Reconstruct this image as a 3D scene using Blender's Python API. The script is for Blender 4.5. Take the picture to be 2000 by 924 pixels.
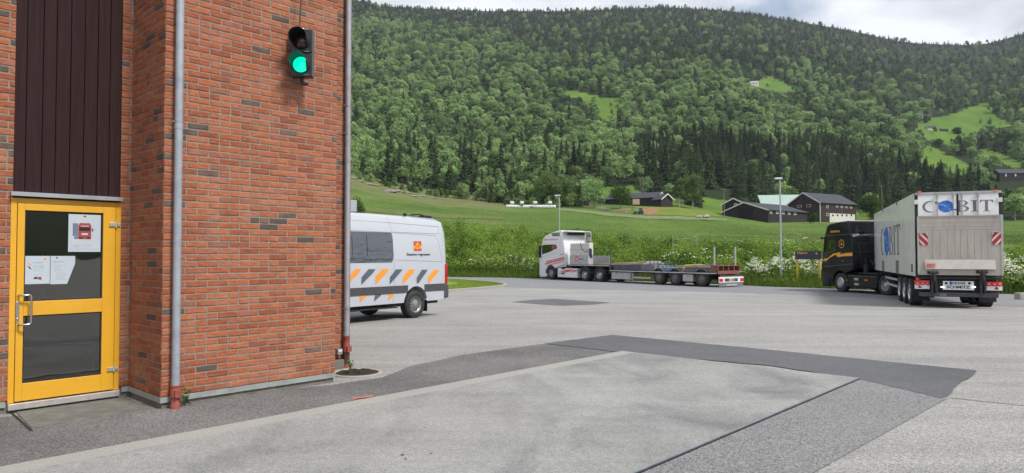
import bpy, bmesh, math, random
import numpy as np
from math import radians as R, sin, cos, pi, sqrt, atan2
from mathutils import Vector, Matrix

for o in list(bpy.data.objects):
    bpy.data.objects.remove(o)
S = bpy.context.scene
COL = S.collection
rnd = random.Random(7)

# ------------------------------------------------------------------ camera
F, PITCH, EYE = 1345.0, R(1.5), 1.70
cam = bpy.data.objects.new("camera", bpy.data.cameras.new("camera"))
COL.objects.link(cam)
cam.location = (0, 0, EYE)
cam.rotation_euler = (R(90) + PITCH, 0, 0)
cam.data.sensor_width = 36
cam.data.lens = F / 2000 * 36
cam.data.clip_start = 0.1
cam.data.clip_end = 9000
S.camera = cam
S.render.resolution_x, S.render.resolution_y = 1024, 473

# ------------------------------------------------------------------ sky and sun
SUN_EL, SUN_AZ = R(52), R(128)        # azimuth clockwise from +Y
w = bpy.data.worlds.new("World")
S.world = w
w.use_nodes = True
nt = w.node_tree
nt.nodes.clear()
N = nt.nodes.new
L = nt.links.new
out = N('ShaderNodeOutputWorld')
bg = N('ShaderNodeBackground'); bg.inputs[1].default_value = 0.1
sky = N('ShaderNodeTexSky'); sky.sky_type = 'NISHITA'; sky.sun_disc = False
sky.sun_elevation = SUN_EL; sky.sun_rotation = SUN_AZ
sky.air_density = 1.2; sky.dust_density = 2.0
tc = N('ShaderNodeTexCoord')
sep = N('ShaderNodeSeparateXYZ'); L(tc.outputs['Generated'], sep.inputs[0])
zz = N('ShaderNodeMath'); zz.operation = 'MAXIMUM'; zz.inputs[1].default_value = 0.0
L(sep.outputs[2], zz.inputs[0])
za = N('ShaderNodeMath'); za.operation = 'ADD'; za.inputs[1].default_value = 0.22
L(zz.outputs[0], za.inputs[0])
dx = N('ShaderNodeMath'); dx.operation = 'DIVIDE'; L(sep.outputs[0], dx.inputs[0]); L(za.outputs[0], dx.inputs[1])
dy = N('ShaderNodeMath'); dy.operation = 'DIVIDE'; L(sep.outputs[1], dy.inputs[0]); L(za.outputs[0], dy.inputs[1])
cmb = N('ShaderNodeCombineXYZ'); L(dx.outputs[0], cmb.inputs[0]); L(dy.outputs[0], cmb.inputs[1])
cmb.inputs[2].default_value = 3.7
n1 = N('ShaderNodeTexNoise'); n1.inputs['Scale'].default_value = 2.4; n1.inputs['Detail'].default_value = 7
n1.inputs['Roughness'].default_value = 0.55; n1.inputs['Distortion'].default_value = 0.4
L(cmb.outputs[0], n1.inputs['Vector'])
r1 = N('ShaderNodeValToRGB')          # grey underside to bright cloud
r1.color_ramp.elements[0].position = 0.36; r1.color_ramp.elements[0].color = (3.7, 3.95, 4.5, 1)
r1.color_ramp.elements[1].position = 0.60; r1.color_ramp.elements[1].color = (7.4, 7.6, 8.1, 1)
L(n1.outputs[0], r1.inputs[0])
n2 = N('ShaderNodeTexNoise'); n2.inputs['Scale'].default_value = 1.1; n2.inputs['Detail'].default_value = 5
n2.inputs['Roughness'].default_value = 0.5
mp = N('ShaderNodeMapping'); mp.inputs['Location'].default_value = (1.3, 4.4, 0); L(cmb.outputs[0], mp.inputs[0])
L(mp.outputs[0], n2.inputs['Vector'])
r2 = N('ShaderNodeValToRGB')          # where the cover is broken
r2.color_ramp.elements[0].position = 0.31; r2.color_ramp.elements[0].color = (0, 0, 0, 1)
r2.color_ramp.elements[1].position = 0.40; r2.color_ramp.elements[1].color = (1, 1, 1, 1)
L(n2.outputs[0], r2.inputs[0])
dt = N('ShaderNodeVectorMath'); dt.operation = 'DOT_PRODUCT'   # the one gap of blue over the ridge
gd = Vector(((1500 - 1000) / F, 1.0, 0.347)).normalized(); dt.inputs[1].default_value = gd
nr0 = N('ShaderNodeVectorMath'); nr0.operation = 'NORMALIZE'; L(tc.outputs['Generated'], nr0.inputs[0]); L(nr0.outputs[0], dt.inputs[0])
gm = N('ShaderNodeMapRange'); gm.inputs['From Min'].default_value = 0.9968; gm.inputs['From Max'].default_value = 0.9996; L(dt.outputs['Value'], gm.inputs['Value'])
n3 = N('ShaderNodeTexNoise'); n3.inputs['Scale'].default_value = 9.0; n3.inputs['Detail'].default_value = 6; L(cmb.outputs[0], n3.inputs['Vector'])
gk = N('ShaderNodeMath'); gk.operation = 'MULTIPLY_ADD'; gk.inputs[1].default_value = 2.2; gk.inputs[2].default_value = -0.55; L(n3.outputs[0], gk.inputs[0])
g2 = N('ShaderNodeMath'); g2.operation = 'MULTIPLY'; g2.use_clamp = True; L(gm.outputs[0], g2.inputs[0]); L(gk.outputs[0], g2.inputs[1])
g3 = N('ShaderNodeMath'); g3.operation = 'SUBTRACT'; g3.use_clamp = True; L(r2.outputs[0], g3.inputs[0]); L(g2.outputs[0], g3.inputs[1])
mx = N('ShaderNodeMix'); mx.data_type = 'RGBA'
L(g3.outputs[0], mx.inputs[0]); L(sky.outputs[0], mx.inputs[6]); L(r1.outputs[0], mx.inputs[7])
L(mx.outputs[2], bg.inputs[0]); L(bg.outputs[0], out.inputs[0])

sl = bpy.data.lights.new("sun", 'SUN'); sl.energy = 3.0; sl.angle = R(11); sl.color = (1, 0.96, 0.9)
so = bpy.data.objects.new("sun", sl); COL.objects.link(so)
sd = Vector((sin(SUN_AZ) * cos(SUN_EL), cos(SUN_AZ) * cos(SUN_EL), sin(SUN_EL)))
so.rotation_euler = sd.to_track_quat('Z', 'Y').to_euler()
so.location = sd * 100

S.view_settings.view_transform = 'Standard'
S.view_settings.look = 'None'
S.view_settings.gamma = 1
S.view_settings.exposure = 0.52
S.view_settings.use_curve_mapping = False
S.render.engine = 'CYCLES'
S.cycles.use_denoising = True
S.cycles.max_bounces = 8
S.cycles.transparent_max_bounces = 12
S.cycles.diffuse_bounces = 3

# ------------------------------------------------------------------ projection helpers
def ray(px, py):
    x, y = (px - 1000) / F, -(py - 462) / F
    Y = cos(PITCH) - y * sin(PITCH)
    Z = sin(PITCH) + y * cos(PITCH)
    return x / Y, Z / Y            # X/Y and (z-EYE)/Y

def at(px, py, Y):
    u, t = ray(px, py)
    return Vector((u * Y, Y, EYE + t * Y))

def row_t(py):
    return ray(1000, py)[1]

def g(Y):                          # the yard falls a little away from the building
    t = min(1, max(0, (Y - 12) / 26.0))
    return -0.32 * t * t * (3 - 2 * t)

def gp(px, py, dz=0.0):
    u, t = ray(px, py)
    Y = -EYE / t
    for _ in range(30):
        Y = (EYE - g(Y)) / -t
    return Vector((u * Y, Y, g(Y) + dz))

class Frame:
    """a vehicle's or building's own axes: x forward, y left, z up"""
    def __init__(s, ox, oy, oz, hx, hy):
        n = sqrt(hx * hx + hy * hy); s.h = (hx / n, hy / n); s.l = (-s.h[1], s.h[0])
        s.o = (ox, oy, oz); s.rot = atan2(s.h[1], s.h[0])
    def side(s, px, py, y=0.0):    # (x, z) where the line of sight meets the plane y
        u, t = ray(px, py)
        ox, oy, oz = s.o
        k = (ox * s.l[0] + oy * s.l[1] + y) / (u * s.l[0] + s.l[1])
        return ((u * k - ox) * s.h[0] + (k - oy) * s.h[1], EYE + t * k - oz)
    def face(s, px, py, x=0.0):    # (y, z) where it meets the plane x
        u, t = ray(px, py)
        ox, oy, oz = s.o
        k = (ox * s.h[0] + oy * s.h[1] + x) / (u * s.h[0] + s.h[1])
        return ((u * k - ox) * s.l[0] + (k - oy) * s.l[1], EYE + t * k - oz)
    def world(s, x, y, z=0):
        return Vector((s.o[0] + x * s.h[0] + y * s.l[0], s.o[1] + x * s.h[1] + y * s.l[1], s.o[2] + z))

# ------------------------------------------------------------------ materials
MATS = {}
def mat(name, col, rough=0.6, metal=0.0, var=0.12, scale=3.0, bump=0.0, bscale=None, spec=0.5, coat=0.0,
        col2=None, dirt=None, stretch=None, trans=0.0, detail=4):
    if name in MATS:
        return MATS[name]
    m = bpy.data.materials.new(name); m.use_nodes = True
    nt = m.node_tree; N = nt.nodes.new; L = nt.links.new
    b = nt.nodes['Principled BSDF']
    b.inputs['Roughness'].default_value = rough
    b.inputs['Metallic'].default_value = metal
    b.inputs['Specular IOR Level'].default_value = spec
    b.inputs['Coat Weight'].default_value = coat
    b.inputs['Coat Roughness'].default_value = 0.06
    tc = N('ShaderNodeTexCoord'); mp = N('ShaderNodeMapping')
    if stretch: mp.inputs['Scale'].default_value = stretch
    L(tc.outputs['Object'], mp.inputs[0])
    n = N('ShaderNodeTexNoise'); n.inputs['Scale'].default_value = scale; n.inputs['Detail'].default_value = detail
    n.inputs['Roughness'].default_value = 0.6
    L(mp.outputs[0], n.inputs['Vector'])
    r = N('ShaderNodeValToRGB')
    r.color_ramp.elements[0].position = 0.3; r.color_ramp.elements[1].position = 0.7
    a = [max(0, c * (1 - var)) for c in col]
    c2 = list(col2) if col2 else [min(1, c * (1 + var)) for c in col]
    if col2: a = list(col)
    r.color_ramp.elements[0].color = (*a, 1); r.color_ramp.elements[1].color = (*c2, 1)
    L(n.outputs[0], r.inputs[0])
    last = r.outputs[0]
    if dirt:                       # (colour, amount, scale): blotchy dirt with a shape of its own
        dcol, amt, dsc = dirt
        n3 = N('ShaderNodeTexNoise'); n3.inputs['Scale'].default_value = dsc; n3.inputs['Detail'].default_value = 8
        n3.inputs['Roughness'].default_value = 0.7
        L(mp.outputs[0], n3.inputs['Vector'])
        r3 = N('ShaderNodeValToRGB'); r3.color_ramp.elements[0].position = 0.45; r3.color_ramp.elements[1].position = 0.75
        r3.color_ramp.elements[1].color = (amt, amt, amt, 1)
        L(n3.outputs[0], r3.inputs[0])
        mx = N('ShaderNodeMix'); mx.data_type = 'RGBA'; mx.inputs[7].default_value = (*dcol, 1)
        L(r3.outputs[0], mx.inputs[0]); L(last, mx.inputs[6]); last = mx.outputs[2]
    L(last, b.inputs['Base Color'])
    if bump:
        n4 = N('ShaderNodeTexNoise'); n4.inputs['Scale'].default_value = bscale or scale * 8; n4.inputs['Detail'].default_value = 4
        L(mp.outputs[0], n4.inputs['Vector'])
        bp = N('ShaderNodeBump'); bp.inputs['Strength'].default_value = bump; bp.inputs['Distance'].default_value = 0.02
        L(n4.outputs[0], bp.inputs['Height']); L(bp.outputs[0], b.inputs['Normal'])
    if trans:
        b.inputs['Transmission Weight'].default_value = trans
    MATS[name] = m
    return m

def emit(name, col, strength):
    if name in MATS: return MATS[name]
    m = bpy.data.materials.new(name); m.use_nodes = True
    b = m.node_tree.nodes['Principled BSDF']
    b.inputs['Base Color'].default_value = (*col, 1)
    b.inputs['Emission Color'].default_value = (*col, 1); b.inputs['Emission Strength'].default_value = strength
    b.inputs['Roughness'].default_value = 0.3
    MATS[name] = m; return m

def glass(name, tint=(0.5, 0.55, 0.55), refl=0.12):
    """a thin pane: fresnel mirror over a tinted see-through sheet"""
    if name in MATS: return MATS[name]
    m = bpy.data.materials.new(name); m.use_nodes = True
    nt = m.node_tree; nt.nodes.clear(); N = nt.nodes.new; L = nt.links.new
    o = N('ShaderNodeOutputMaterial'); gl = N('ShaderNodeBsdfGlossy'); tr = N('ShaderNodeBsdfTransparent')
    gl.inputs['Roughness'].default_value = 0.01
    tr.inputs[0].default_value = (*tint, 1)
    tc = N('ShaderNodeTexCoord'); n = N('ShaderNodeTexNoise'); n.inputs['Scale'].default_value = 1.6
    L(tc.outputs['Object'], n.inputs['Vector'])
    bp = N('ShaderNodeBump'); bp.inputs['Strength'].default_value = 0.06; bp.inputs['Distance'].default_value = 0.05
    L(n.outputs[0], bp.inputs['Height']); L(bp.outputs[0], gl.inputs['Normal'])
    lw = N('ShaderNodeLayerWeight'); lw.inputs[0].default_value = 0.5
    pw = N('ShaderNodeMath'); pw.operation = 'POWER'; pw.inputs[1].default_value = 3.5; L(lw.outputs['Facing'], pw.inputs[0])
    ma = N('ShaderNodeMath'); ma.operation = 'MULTIPLY_ADD'; ma.inputs[1].default_value = 0.85; ma.inputs[2].default_value = refl; ma.use_clamp = True
    L(pw.outputs[0], ma.inputs[0])
    mi = N('ShaderNodeMixShader'); L(ma.outputs[0], mi.inputs[0]); L(tr.outputs[0], mi.inputs[1]); L(gl.outputs[0], mi.inputs[2])
    L(mi.outputs[0], o.inputs[0])
    MATS[name] = m; return m

# ------------------------------------------------------------------ mesh builder
class MB:
    def __init__(s):
        s.v, s.f, s.mi, s.tone = [], [], [], []
        s.m = 0; s.t = 0.5
    def add(s, vs, fs, M=None):
        b = len(s.v)
        for p in vs:
            p = Vector(p)
            if M is not None: p = M @ p
            s.v.append(tuple(p))
        for f in fs:
            s.f.append(tuple(i + b for i in f)); s.mi.append(s.m); s.tone.append(s.t)
        return s
    def box(s, c, d, rz=0, M=None, open_back=False):
        x, y, z = d[0] / 2, d[1] / 2, d[2] / 2
        vs = [(a * x, b_ * y, e * z) for a in (-1, 1) for b_ in (-1, 1) for e in (-1, 1)]
        ca, sa = cos(rz), sin(rz)
        vs = [(c[0] + p[0] * ca - p[1] * sa, c[1] + p[0] * sa + p[1] * ca, c[2] + p[2]) for p in vs]
        fs = [(0, 1, 3, 2), (4, 6, 7, 5), (0, 4, 5, 1), (2, 3, 7, 6), (0, 2, 6, 4), (1, 5, 7, 3)]
        return s.add(vs, fs, M)
    def box2(s, a, b, M=None):
        return s.box([(a[i] + b[i]) / 2 for i in range(3)], [abs(b[i] - a[i]) for i in range(3)], 0, M)
    def cyl(s, p0, p1, r0, r1=None, n=16, cap=True, M=None):
        if r1 is None: r1 = r0
        p0, p1 = Vector(p0), Vector(p1); d = (p1 - p0).normalized()
        a = d.orthogonal().normalized(); b = d.cross(a)
        vs = []
        for p, r in ((p0, r0), (p1, r1)):
            for i in range(n):
                t = 2 * pi * i / n
                vs.append(p + a * cos(t) * r + b * sin(t) * r)
        fs = [(i, (i + 1) % n, n + (i + 1) % n, n + i) for i in range(n)]
        if cap: fs += [tuple(range(n - 1, -1, -1)), tuple(range(n, 2 * n))]
        return s.add(vs, fs, M)
    def tube(s, pts, r, n=8, M=None, cap=True):
        pts = [Vector(p) for p in pts]
        rs = r if isinstance(r, (list, tuple)) else [r] * len(pts)
        vs = []; a = None
        for i, p in enumerate(pts):
            d = (pts[min(i + 1, len(pts) - 1)] - pts[max(i - 1, 0)]).normalized()
            if a is None: a = d.orthogonal().normalized()
            a = (a - d * a.dot(d)).normalized(); b = d.cross(a)
            for k in range(n):
                t = 2 * pi * k / n
                vs.append(p + (a * cos(t) + b * sin(t)) * rs[i])
        fs = []
        for i in range(len(pts) - 1):
            for k in range(n):
                fs.append((i * n + k, i * n + (k + 1) % n, (i + 1) * n + (k + 1) % n, (i + 1) * n + k))
        if cap:
            fs += [tuple(range(n - 1, -1, -1)), tuple((len(pts) - 1) * n + k for k in range(n))]
        return s.add(vs, fs, M)
    def prism(s, poly, axis, a, b, M=None):
        """poly: 2D points in the plane across axis; extruded from a to b"""
        def P(p, h):
            return {0: (h, p[0], p[1]), 1: (p[0], h, p[1]), 2: (p[0], p[1], h)}[axis]
        n = len(poly)
        vs = [P(p, a) for p in poly] + [P(p, b) for p in poly]
        fs = [tuple(range(n)), tuple(range(2 * n - 1, n - 1, -1))]
        fs += [(i, n + i, n + (i + 1) % n, (i + 1) % n) for i in range(n)]
        return s.add(vs, fs, M)
    def lathe(s, prof, c=(0, 0, 0), axis='z', n=28, M=None):
        """prof: (radius, height) pairs"""
        vs = []
        for r, h in prof:
            for i in range(n):
                t = 2 * pi * i / n
                p = {'z': (r * cos(t), r * sin(t), h), 'y': (r * cos(t), h, r * sin(t)), 'x': (h, r * cos(t), r * sin(t))}[axis]
                vs.append((p[0] + c[0], p[1] + c[1], p[2] + c[2]))
        fs = []
        for k in range(len(prof) - 1):
            for i in range(n):
                fs.append((k * n + i, k * n + (i + 1) % n, (k + 1) * n + (i + 1) % n, (k + 1) * n + i))
        return s.add(vs, fs, M)
    def strip(s, A, B, M=None):
        n = len(A)
        return s.add(list(A) + list(B), [(i, i + 1, n + i + 1, n + i) for i in range(n - 1)], M)
    def build(s, name, mats, parent=None, label=None, cat=None, group=None, kind=None, smooth=None, bevel=None,
              fix=True, tone=False, loc=None, rz=0):
        me = bpy.data.meshes.new(name)
        me.from_pydata(s.v, [], s.f)
        for m in (mats if isinstance(mats, (list, tuple)) else [mats]):
            me.materials.append(m)
        me.polygons.foreach_set('material_index', s.mi)
        if fix:
            bm = bmesh.new(); bm.from_mesh(me)
            bmesh.ops.recalc_face_normals(bm, faces=bm.faces)
            bm.to_mesh(me); bm.free()
        if tone:
            at_ = me.attributes.new('tone', 'FLOAT', 'FACE')
            at_.data.foreach_set('value', s.tone)
        if smooth is not None:
            me.shade_smooth(); me.set_sharp_from_angle(angle=R(smooth))
        me.update()
        o = bpy.data.objects.new(name, me); COL.objects.link(o)
        if bevel:
            md = o.modifiers.new('bevel', 'BEVEL'); md.width = bevel; md.segments = 2; md.limit_method = 'ANGLE'
            md.angle_limit = R(35)
        if parent is not None: o.parent = parent
        if loc is not None: o.location = loc; o.rotation_euler = (0, 0, rz)
        return tag(o, label, cat, group, kind)

def tag(o, label=None, cat=None, group=None, kind=None):
    if label: o['label'] = label
    if cat: o['category'] = cat
    if group: o['group'] = group
    if kind: o['kind'] = kind
    return o

def thing(name, label, cat, loc=(0, 0, 0), rz=0, group=None, ry=0):
    o = bpy.data.objects.new(name, None); COL.objects.link(o)
    o.location = loc; o.rotation_euler = (0, ry, rz); o.empty_display_size = 0.3
    return tag(o, label, cat, group)

def fthing(name, label, cat, fr, **k):
    return thing(name, label, cat, fr.o, fr.rot, **k)

def bake(o):
    """apply modifiers without operators"""
    dg = bpy.context.evaluated_depsgraph_get()
    me = bpy.data.meshes.new_from_object(o.evaluated_get(dg))
    o.modifiers.clear(); o.data = me
    return o

def cut(o, cutters, smooth=30):
    """boolean-subtract the cutter builders from o"""
    tmp = []
    for c in cutters:
        q = c.build('cutter', [], None); q.parent = o.parent; tmp.append(q)
        md = o.modifiers.new('cut', 'BOOLEAN'); md.operation = 'DIFFERENCE'; md.object = q; md.solver = 'EXACT'
    bpy.context.view_layer.update()
    bake(o)
    for q in tmp:
        me = q.data; bpy.data.objects.remove(q); bpy.data.meshes.remove(me)
    if smooth: o.data.shade_smooth(); o.data.set_sharp_from_angle(angle=R(smooth))
    return o

def text_mesh(s, size=1.0, bold=0.0, extrude=0.002, align='LEFT', shear=0.0, space=1.0):
    cu = bpy.data.curves.new('t', 'FONT'); cu.body = s; cu.size = size; cu.offset = bold * size; cu.extrude = extrude
    cu.align_x = align; cu.shear = shear; cu.space_character = space; cu.resolution_u = 3
    o = bpy.data.objects.new('t', cu); COL.objects.link(o)
    bpy.context.view_layer.update()
    dg = bpy.context.evaluated_depsgraph_get()
    me = bpy.data.meshes.new_from_object(o.evaluated_get(dg))
    bpy.data.objects.remove(o); bpy.data.curves.remove(cu)
    v = [tuple(p.co) for p in me.vertices]; f = [tuple(p.vertices) for p in me.polygons]
    bpy.data.meshes.remove(me)
    return v, f

def basis(o, ex, ey):
    """matrix that lays a flat drawing (x right, y up) on a plane"""
    ex, ey = Vector(ex).normalized(), Vector(ey).normalized(); ez = ex.cross(ey)
    M = Matrix.Identity(4)
    for i in range(3):
        M[i][0], M[i][1], M[i][2], M[i][3] = ex[i], ey[i], ez[i], o[i]
    return M

def add_text(mb, s, M, width=None, height=None, **k):
    """M as from basis(): text fitted to width/height with its lower left corner at the origin"""
    v, f = text_mesh(s, **k)
    xs = [p[0] for p in v]; ys = [p[1] for p in v]
    x0, x1, y0, y1 = min(xs), max(xs), min(ys), max(ys)
    sx = width / (x1 - x0) if width else 1
    sy = height / (y1 - y0) if height else sx
    if not width: sx = sy
    mb.add([((p[0] - x0) * sx, (p[1] - y0) * sy, p[2]) for p in v], f, M)

def poly(mb, pts, M, th=0.004):
    """a flat shape of thickness th: pts in drawing coordinates"""
    n = len(pts)
    vs = [(p[0], p[1], 0) for p in pts] + [(p[0], p[1], th) for p in pts]
    fs = [tuple(range(n))[::-1], tuple(range(n, 2 * n))] + [(i, (i + 1) % n, n + (i + 1) % n, n + i) for i in range(n)]
    mb.add(vs, fs, M)
# ------------------------------------------------------------------ ground materials
def asphalt(name, dark, light, grain=0.5, gscale=140, blot=0.6, swirl=0.0, stain=None, bump=0.5):
    m = bpy.data.materials.new(name); m.use_nodes = True
    nt = m.node_tree; N = nt.nodes.new; L = nt.links.new
    b = nt.nodes['Principled BSDF']; b.inputs['Roughness'].default_value = 0.9; b.inputs['Specular IOR Level'].default_value = 0.25
    tc = N('ShaderNodeTexCoord')
    def noise(sc, det, rough=0.6, dist=0.0, vec=None):
        n = N('ShaderNodeTexNoise'); n.inputs['Scale'].default_value = sc; n.inputs['Detail'].default_value = det
        n.inputs['Roughness'].default_value = rough; n.inputs['Distortion'].default_value = dist
        L(vec if vec else tc.outputs['Object'], n.inputs['Vector']); return n.outputs[0]
    def ramp(f, p0, p1, c0, c1):
        r = N('ShaderNodeValToRGB'); r.color_ramp.elements[0].position = p0; r.color_ramp.elements[1].position = p1
        r.color_ramp.elements[0].color = (*c0, 1); r.color_ramp.elements[1].color = (*c1, 1); L(f, r.inputs[0]); return r.outputs[0]
    def mix(f, a, c, mode='MIX'):
        x = N('ShaderNodeMix'); x.data_type = 'RGBA'; x.blend_type = mode
        if isinstance(f, float): x.inputs[0].default_value = f
        else: L(f, x.inputs[0])
        for k, s_ in ((6, a), (7, c)):
            if isinstance(s_, tuple): x.inputs[k].default_value = (*s_, 1)
            else: L(s_, x.inputs[k])
        return x.outputs[2]
    base = ramp(noise(0.35, 7, 0.65), 0.5 - blot * 0.35, 0.5 + blot * 0.35, dark, light)
    if swirl:                                   # long polished wheel tracks
        mp = N('ShaderNodeMapping'); mp.inputs['Rotation'].default_value = (0, 0, R(47)); mp.inputs['Scale'].default_value = (0.12, 1.6, 1)
        L(tc.outputs['Object'], mp.inputs[0])
        f = noise(1.0, 5, 0.6, 0.8, mp.outputs[0])
        base = mix(ramp(f, 0.4, 0.7, (0, 0, 0), (swirl,) * 3), base, tuple(min(1, c * 1.25) for c in light))
    if stain:
        mp = N('ShaderNodeMapping'); mp.inputs['Rotation'].default_value = (0, 0, R(-47)); mp.inputs['Scale'].default_value = (1.0, 0.5, 1)
        mp.inputs['Location'].default_value = (3.1, 7.7, 0)
        L(tc.outputs['Object'], mp.inputs[0])
        f = noise(0.8, 7, 0.62, 0.8, mp.outputs[0])
        base = mix(ramp(f, 0.46, 0.74, (0, 0, 0), (0.75,) * 3), base, stain)
    v = N('ShaderNodeTexVoronoi'); v.inputs['Scale'].default_value = gscale; L(tc.outputs['Object'], v.inputs['Vector'])
    sp = N('ShaderNodeSeparateColor'); L(v.outputs['Color'], sp.inputs[0])
    gr = ramp(sp.outputs[0], 0.0, 1.0, (1 - grain,) * 3, (1 + grain,) * 3)
    base = mix(1.0, base, gr, 'MULTIPLY')
    gr2 = ramp(noise(28, 4), 0.25, 0.75, (1 - grain * .5,) * 3, (1 + grain * .5,) * 3)
    base = mix(1.0, base, gr2, 'MULTIPLY')
    spk = ramp(noise(9, 2), 0.72, 0.76, (0, 0, 0), (0.5,) * 3)     # rare dark spots
    base = mix(spk, base, tuple(c * 0.45 for c in dark))
    L(base, b.inputs['Base Color'])
    bp = N('ShaderNodeBump'); bp.inputs['Strength'].default_value = bump; bp.inputs['Distance'].default_value = 0.006
    L(v.outputs['Distance'], bp.inputs['Height']); L(bp.outputs[0], b.inputs['Normal'])
    return m

M_yard = asphalt('worn_asphalt', (0.215, 0.213, 0.205), (0.295, 0.292, 0.280), 0.42, 95, 0.6, 0.45)
M_dark = asphalt('new_asphalt', (0.092, 0.094, 0.100), (0.132, 0.134, 0.142), 0.30, 120, 0.5)
M_mid = asphalt('coarse_asphalt', (0.165, 0.165, 0.168), (0.215, 0.215, 0.215), 0.48, 90, 0.8)
M_side = asphalt('damp_asphalt', (0.100, 0.098, 0.100), (0.180, 0.177, 0.172), 0.48, 90, 0.4)
M_road = asphalt('road_asphalt', (0.185, 0.187, 0.198), (0.22, 0.222, 0.232), 0.22, 60, 0.8)
M_conc = asphalt('slab_concrete', (0.205, 0.208, 0.203), (0.315, 0.318, 0.306), 0.34, 160, 0.6, 0.22, stain=(0.105, 0.105, 0.115), bump=0.25)
M_edge = asphalt('slab_edge_concrete', (0.275, 0.275, 0.255), (0.33, 0.33, 0.305), 0.15, 160, 0.8, bump=0.2)
M_kerb = mat('kerb_stone', (0.33, 0.31, 0.28), 0.9, var=0.2, scale=9, bump=0.5)
M_paver = mat('slate_paver', (0.15, 0.155, 0.14), 0.85, var=0.25, scale=5, bump=0.3, dirt=((0.09, 0.085, 0.07), 0.7, 6))
M_soil = mat('soil', (0.045, 0.035, 0.025), 1.0, var=0.6, scale=40, bump=1.0)

def vex(px): return float(np.interp(px, [800, 880, 960, 1050, 1250, 1400, 1500], [-1.4, -1.0, 0.9, 2.3, 2.4, 1.4, 0.3]))
def A_of(x, y): return 0.68 * x + 0.733 * y

# yard: one sheet, finer where the camera looks
xs = list(np.concatenate([np.linspace(-900, -60, 8), np.linspace(-50, 60, 56), np.linspace(75, 900, 8)]))
ys = list(np.concatenate([np.linspace(-900, -30, 8), np.linspace(-20, 110, 66), np.linspace(130, 300, 4)]))
mb = MB()
vs = [(x, y, g(y) if y < 60 else g(y) - 0.4) for y in ys for x in xs]
nx = len(xs)
mb.add(vs, [(j * nx + i, j * nx + i + 1, (j + 1) * nx + i + 1, (j + 1) * nx + i) for j in range(len(ys) - 1) for i in range(nx - 1)])
mb.build('ground', M_yard, kind='structure', fix=False, smooth=60)

def sheet(name, pts, dz, m, step=1.0, **k):
    """a flat patch lying on the yard: outline pts (world x, y), tessellated so that it follows the fall"""
    from mathutils.geometry import delaunay_2d_cdt
    out_, n = [], len(pts)
    for i in range(n):
        a, b = Vector(pts[i][:2]), Vector(pts[(i + 1) % n][:2])
        q = max(1, int((b - a).length / step))
        for j in range(q): out_.append(a + (b - a) * j / q)
    x0, x1 = min(p.x for p in out_), max(p.x for p in out_); y0, y1 = min(p.y for p in out_), max(p.y for p in out_)
    inner = []
    yy = y0 + step / 2
    while yy < y1 and y1 > 12:
        xx = x0 + step / 2
        while xx < x1:
            inner.append(Vector((xx, yy))); xx += step
        yy += step
    no = len(out_)
    v, e, f, *_ = delaunay_2d_cdt(out_ + inner, [(i, (i + 1) % no) for i in range(no)], [list(range(no))], 1, 1e-5)
    mb = MB(); mb.add([(p.x, p.y, g(p.y) + dz) for p in v], [t for t in f])
    return mb.build(name, m, fix=False, kind='structure', **k)

def P2(px, py): p = gp(px, py); return (p.x, p.y)
def wob(pts, amp=0.03, seg=0.35, seed=1):
    """worn, slightly ragged edges"""
    r = random.Random(seed); o = []
    for i in range(len(pts)):
        a, b = Vector(pts[i]), Vector(pts[(i + 1) % len(pts)])
        n = max(1, int((b - a).length / seg)); nn = (b - a).normalized().orthogonal()
        for j in range(n):
            q = a + (b - a) * j / n
            if j: q = q + nn * r.uniform(-amp, amp)
            o.append((q.x, q.y))
    return o

# the weighing slab
s0, s1, s2 = Vector(P2(1215, 687)), Vector(P2(1675, 740)), Vector(P2(1240, 924))
s3 = Vector(P2(0, 915))
dl = (s3 - s0).normalized(); dr = (s2 - s1).normalized()
q0, q1 = s0 + dl * 16, s1 + dr * 16
def slab_box(name, a, b, c, d, z0, z1, m, **k):
    mb = MB()
    mb.add([(*p, z) for z in (z0, z1) for p in (a, b, c, d)], [(0, 1, 2, 3), (4, 5, 6, 7), (0, 1, 5, 4), (1, 2, 6, 5), (2, 3, 7, 6), (3, 0, 4, 7)])
    return mb.build(name, m, kind='structure', **k)
wL = (s1 - s0).normalized()
slab_box('concrete_slab', s0 + wL * 0.28, s1, q1, q0 + wL * 0.28, -0.2, 0.017, M_conc)
slab_box('slab_border', s0, s0 + wL * 0.276, q0 + wL * 0.276, q0, -0.2, 0.015, M_edge)
M_steel = mat('galvanised_steel', (0.35, 0.38, 0.42), 0.45, 0.7, var=0.15, scale=6, bump=0.1)
slab_box('slab_steel_edge', s1 + wL * 0.004, s1 + wL * 0.024, q1 + wL * 0.024, q1 + wL * 0.004, -0.1, 0.019, M_steel)
M_gap = mat('joint_gap', (0.02, 0.02, 0.022), 1.0)
slab_box('slab_joint', s1 + wL * 0.025, s1 + wL * 0.042, q1 + wL * 0.042, q1 + wL * 0.025, -0.1, 0.011, M_gap)

M_gap2 = mat('oil_stain', (0.06, 0.06, 0.062), 0.5, var=0.3, scale=30)
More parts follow.
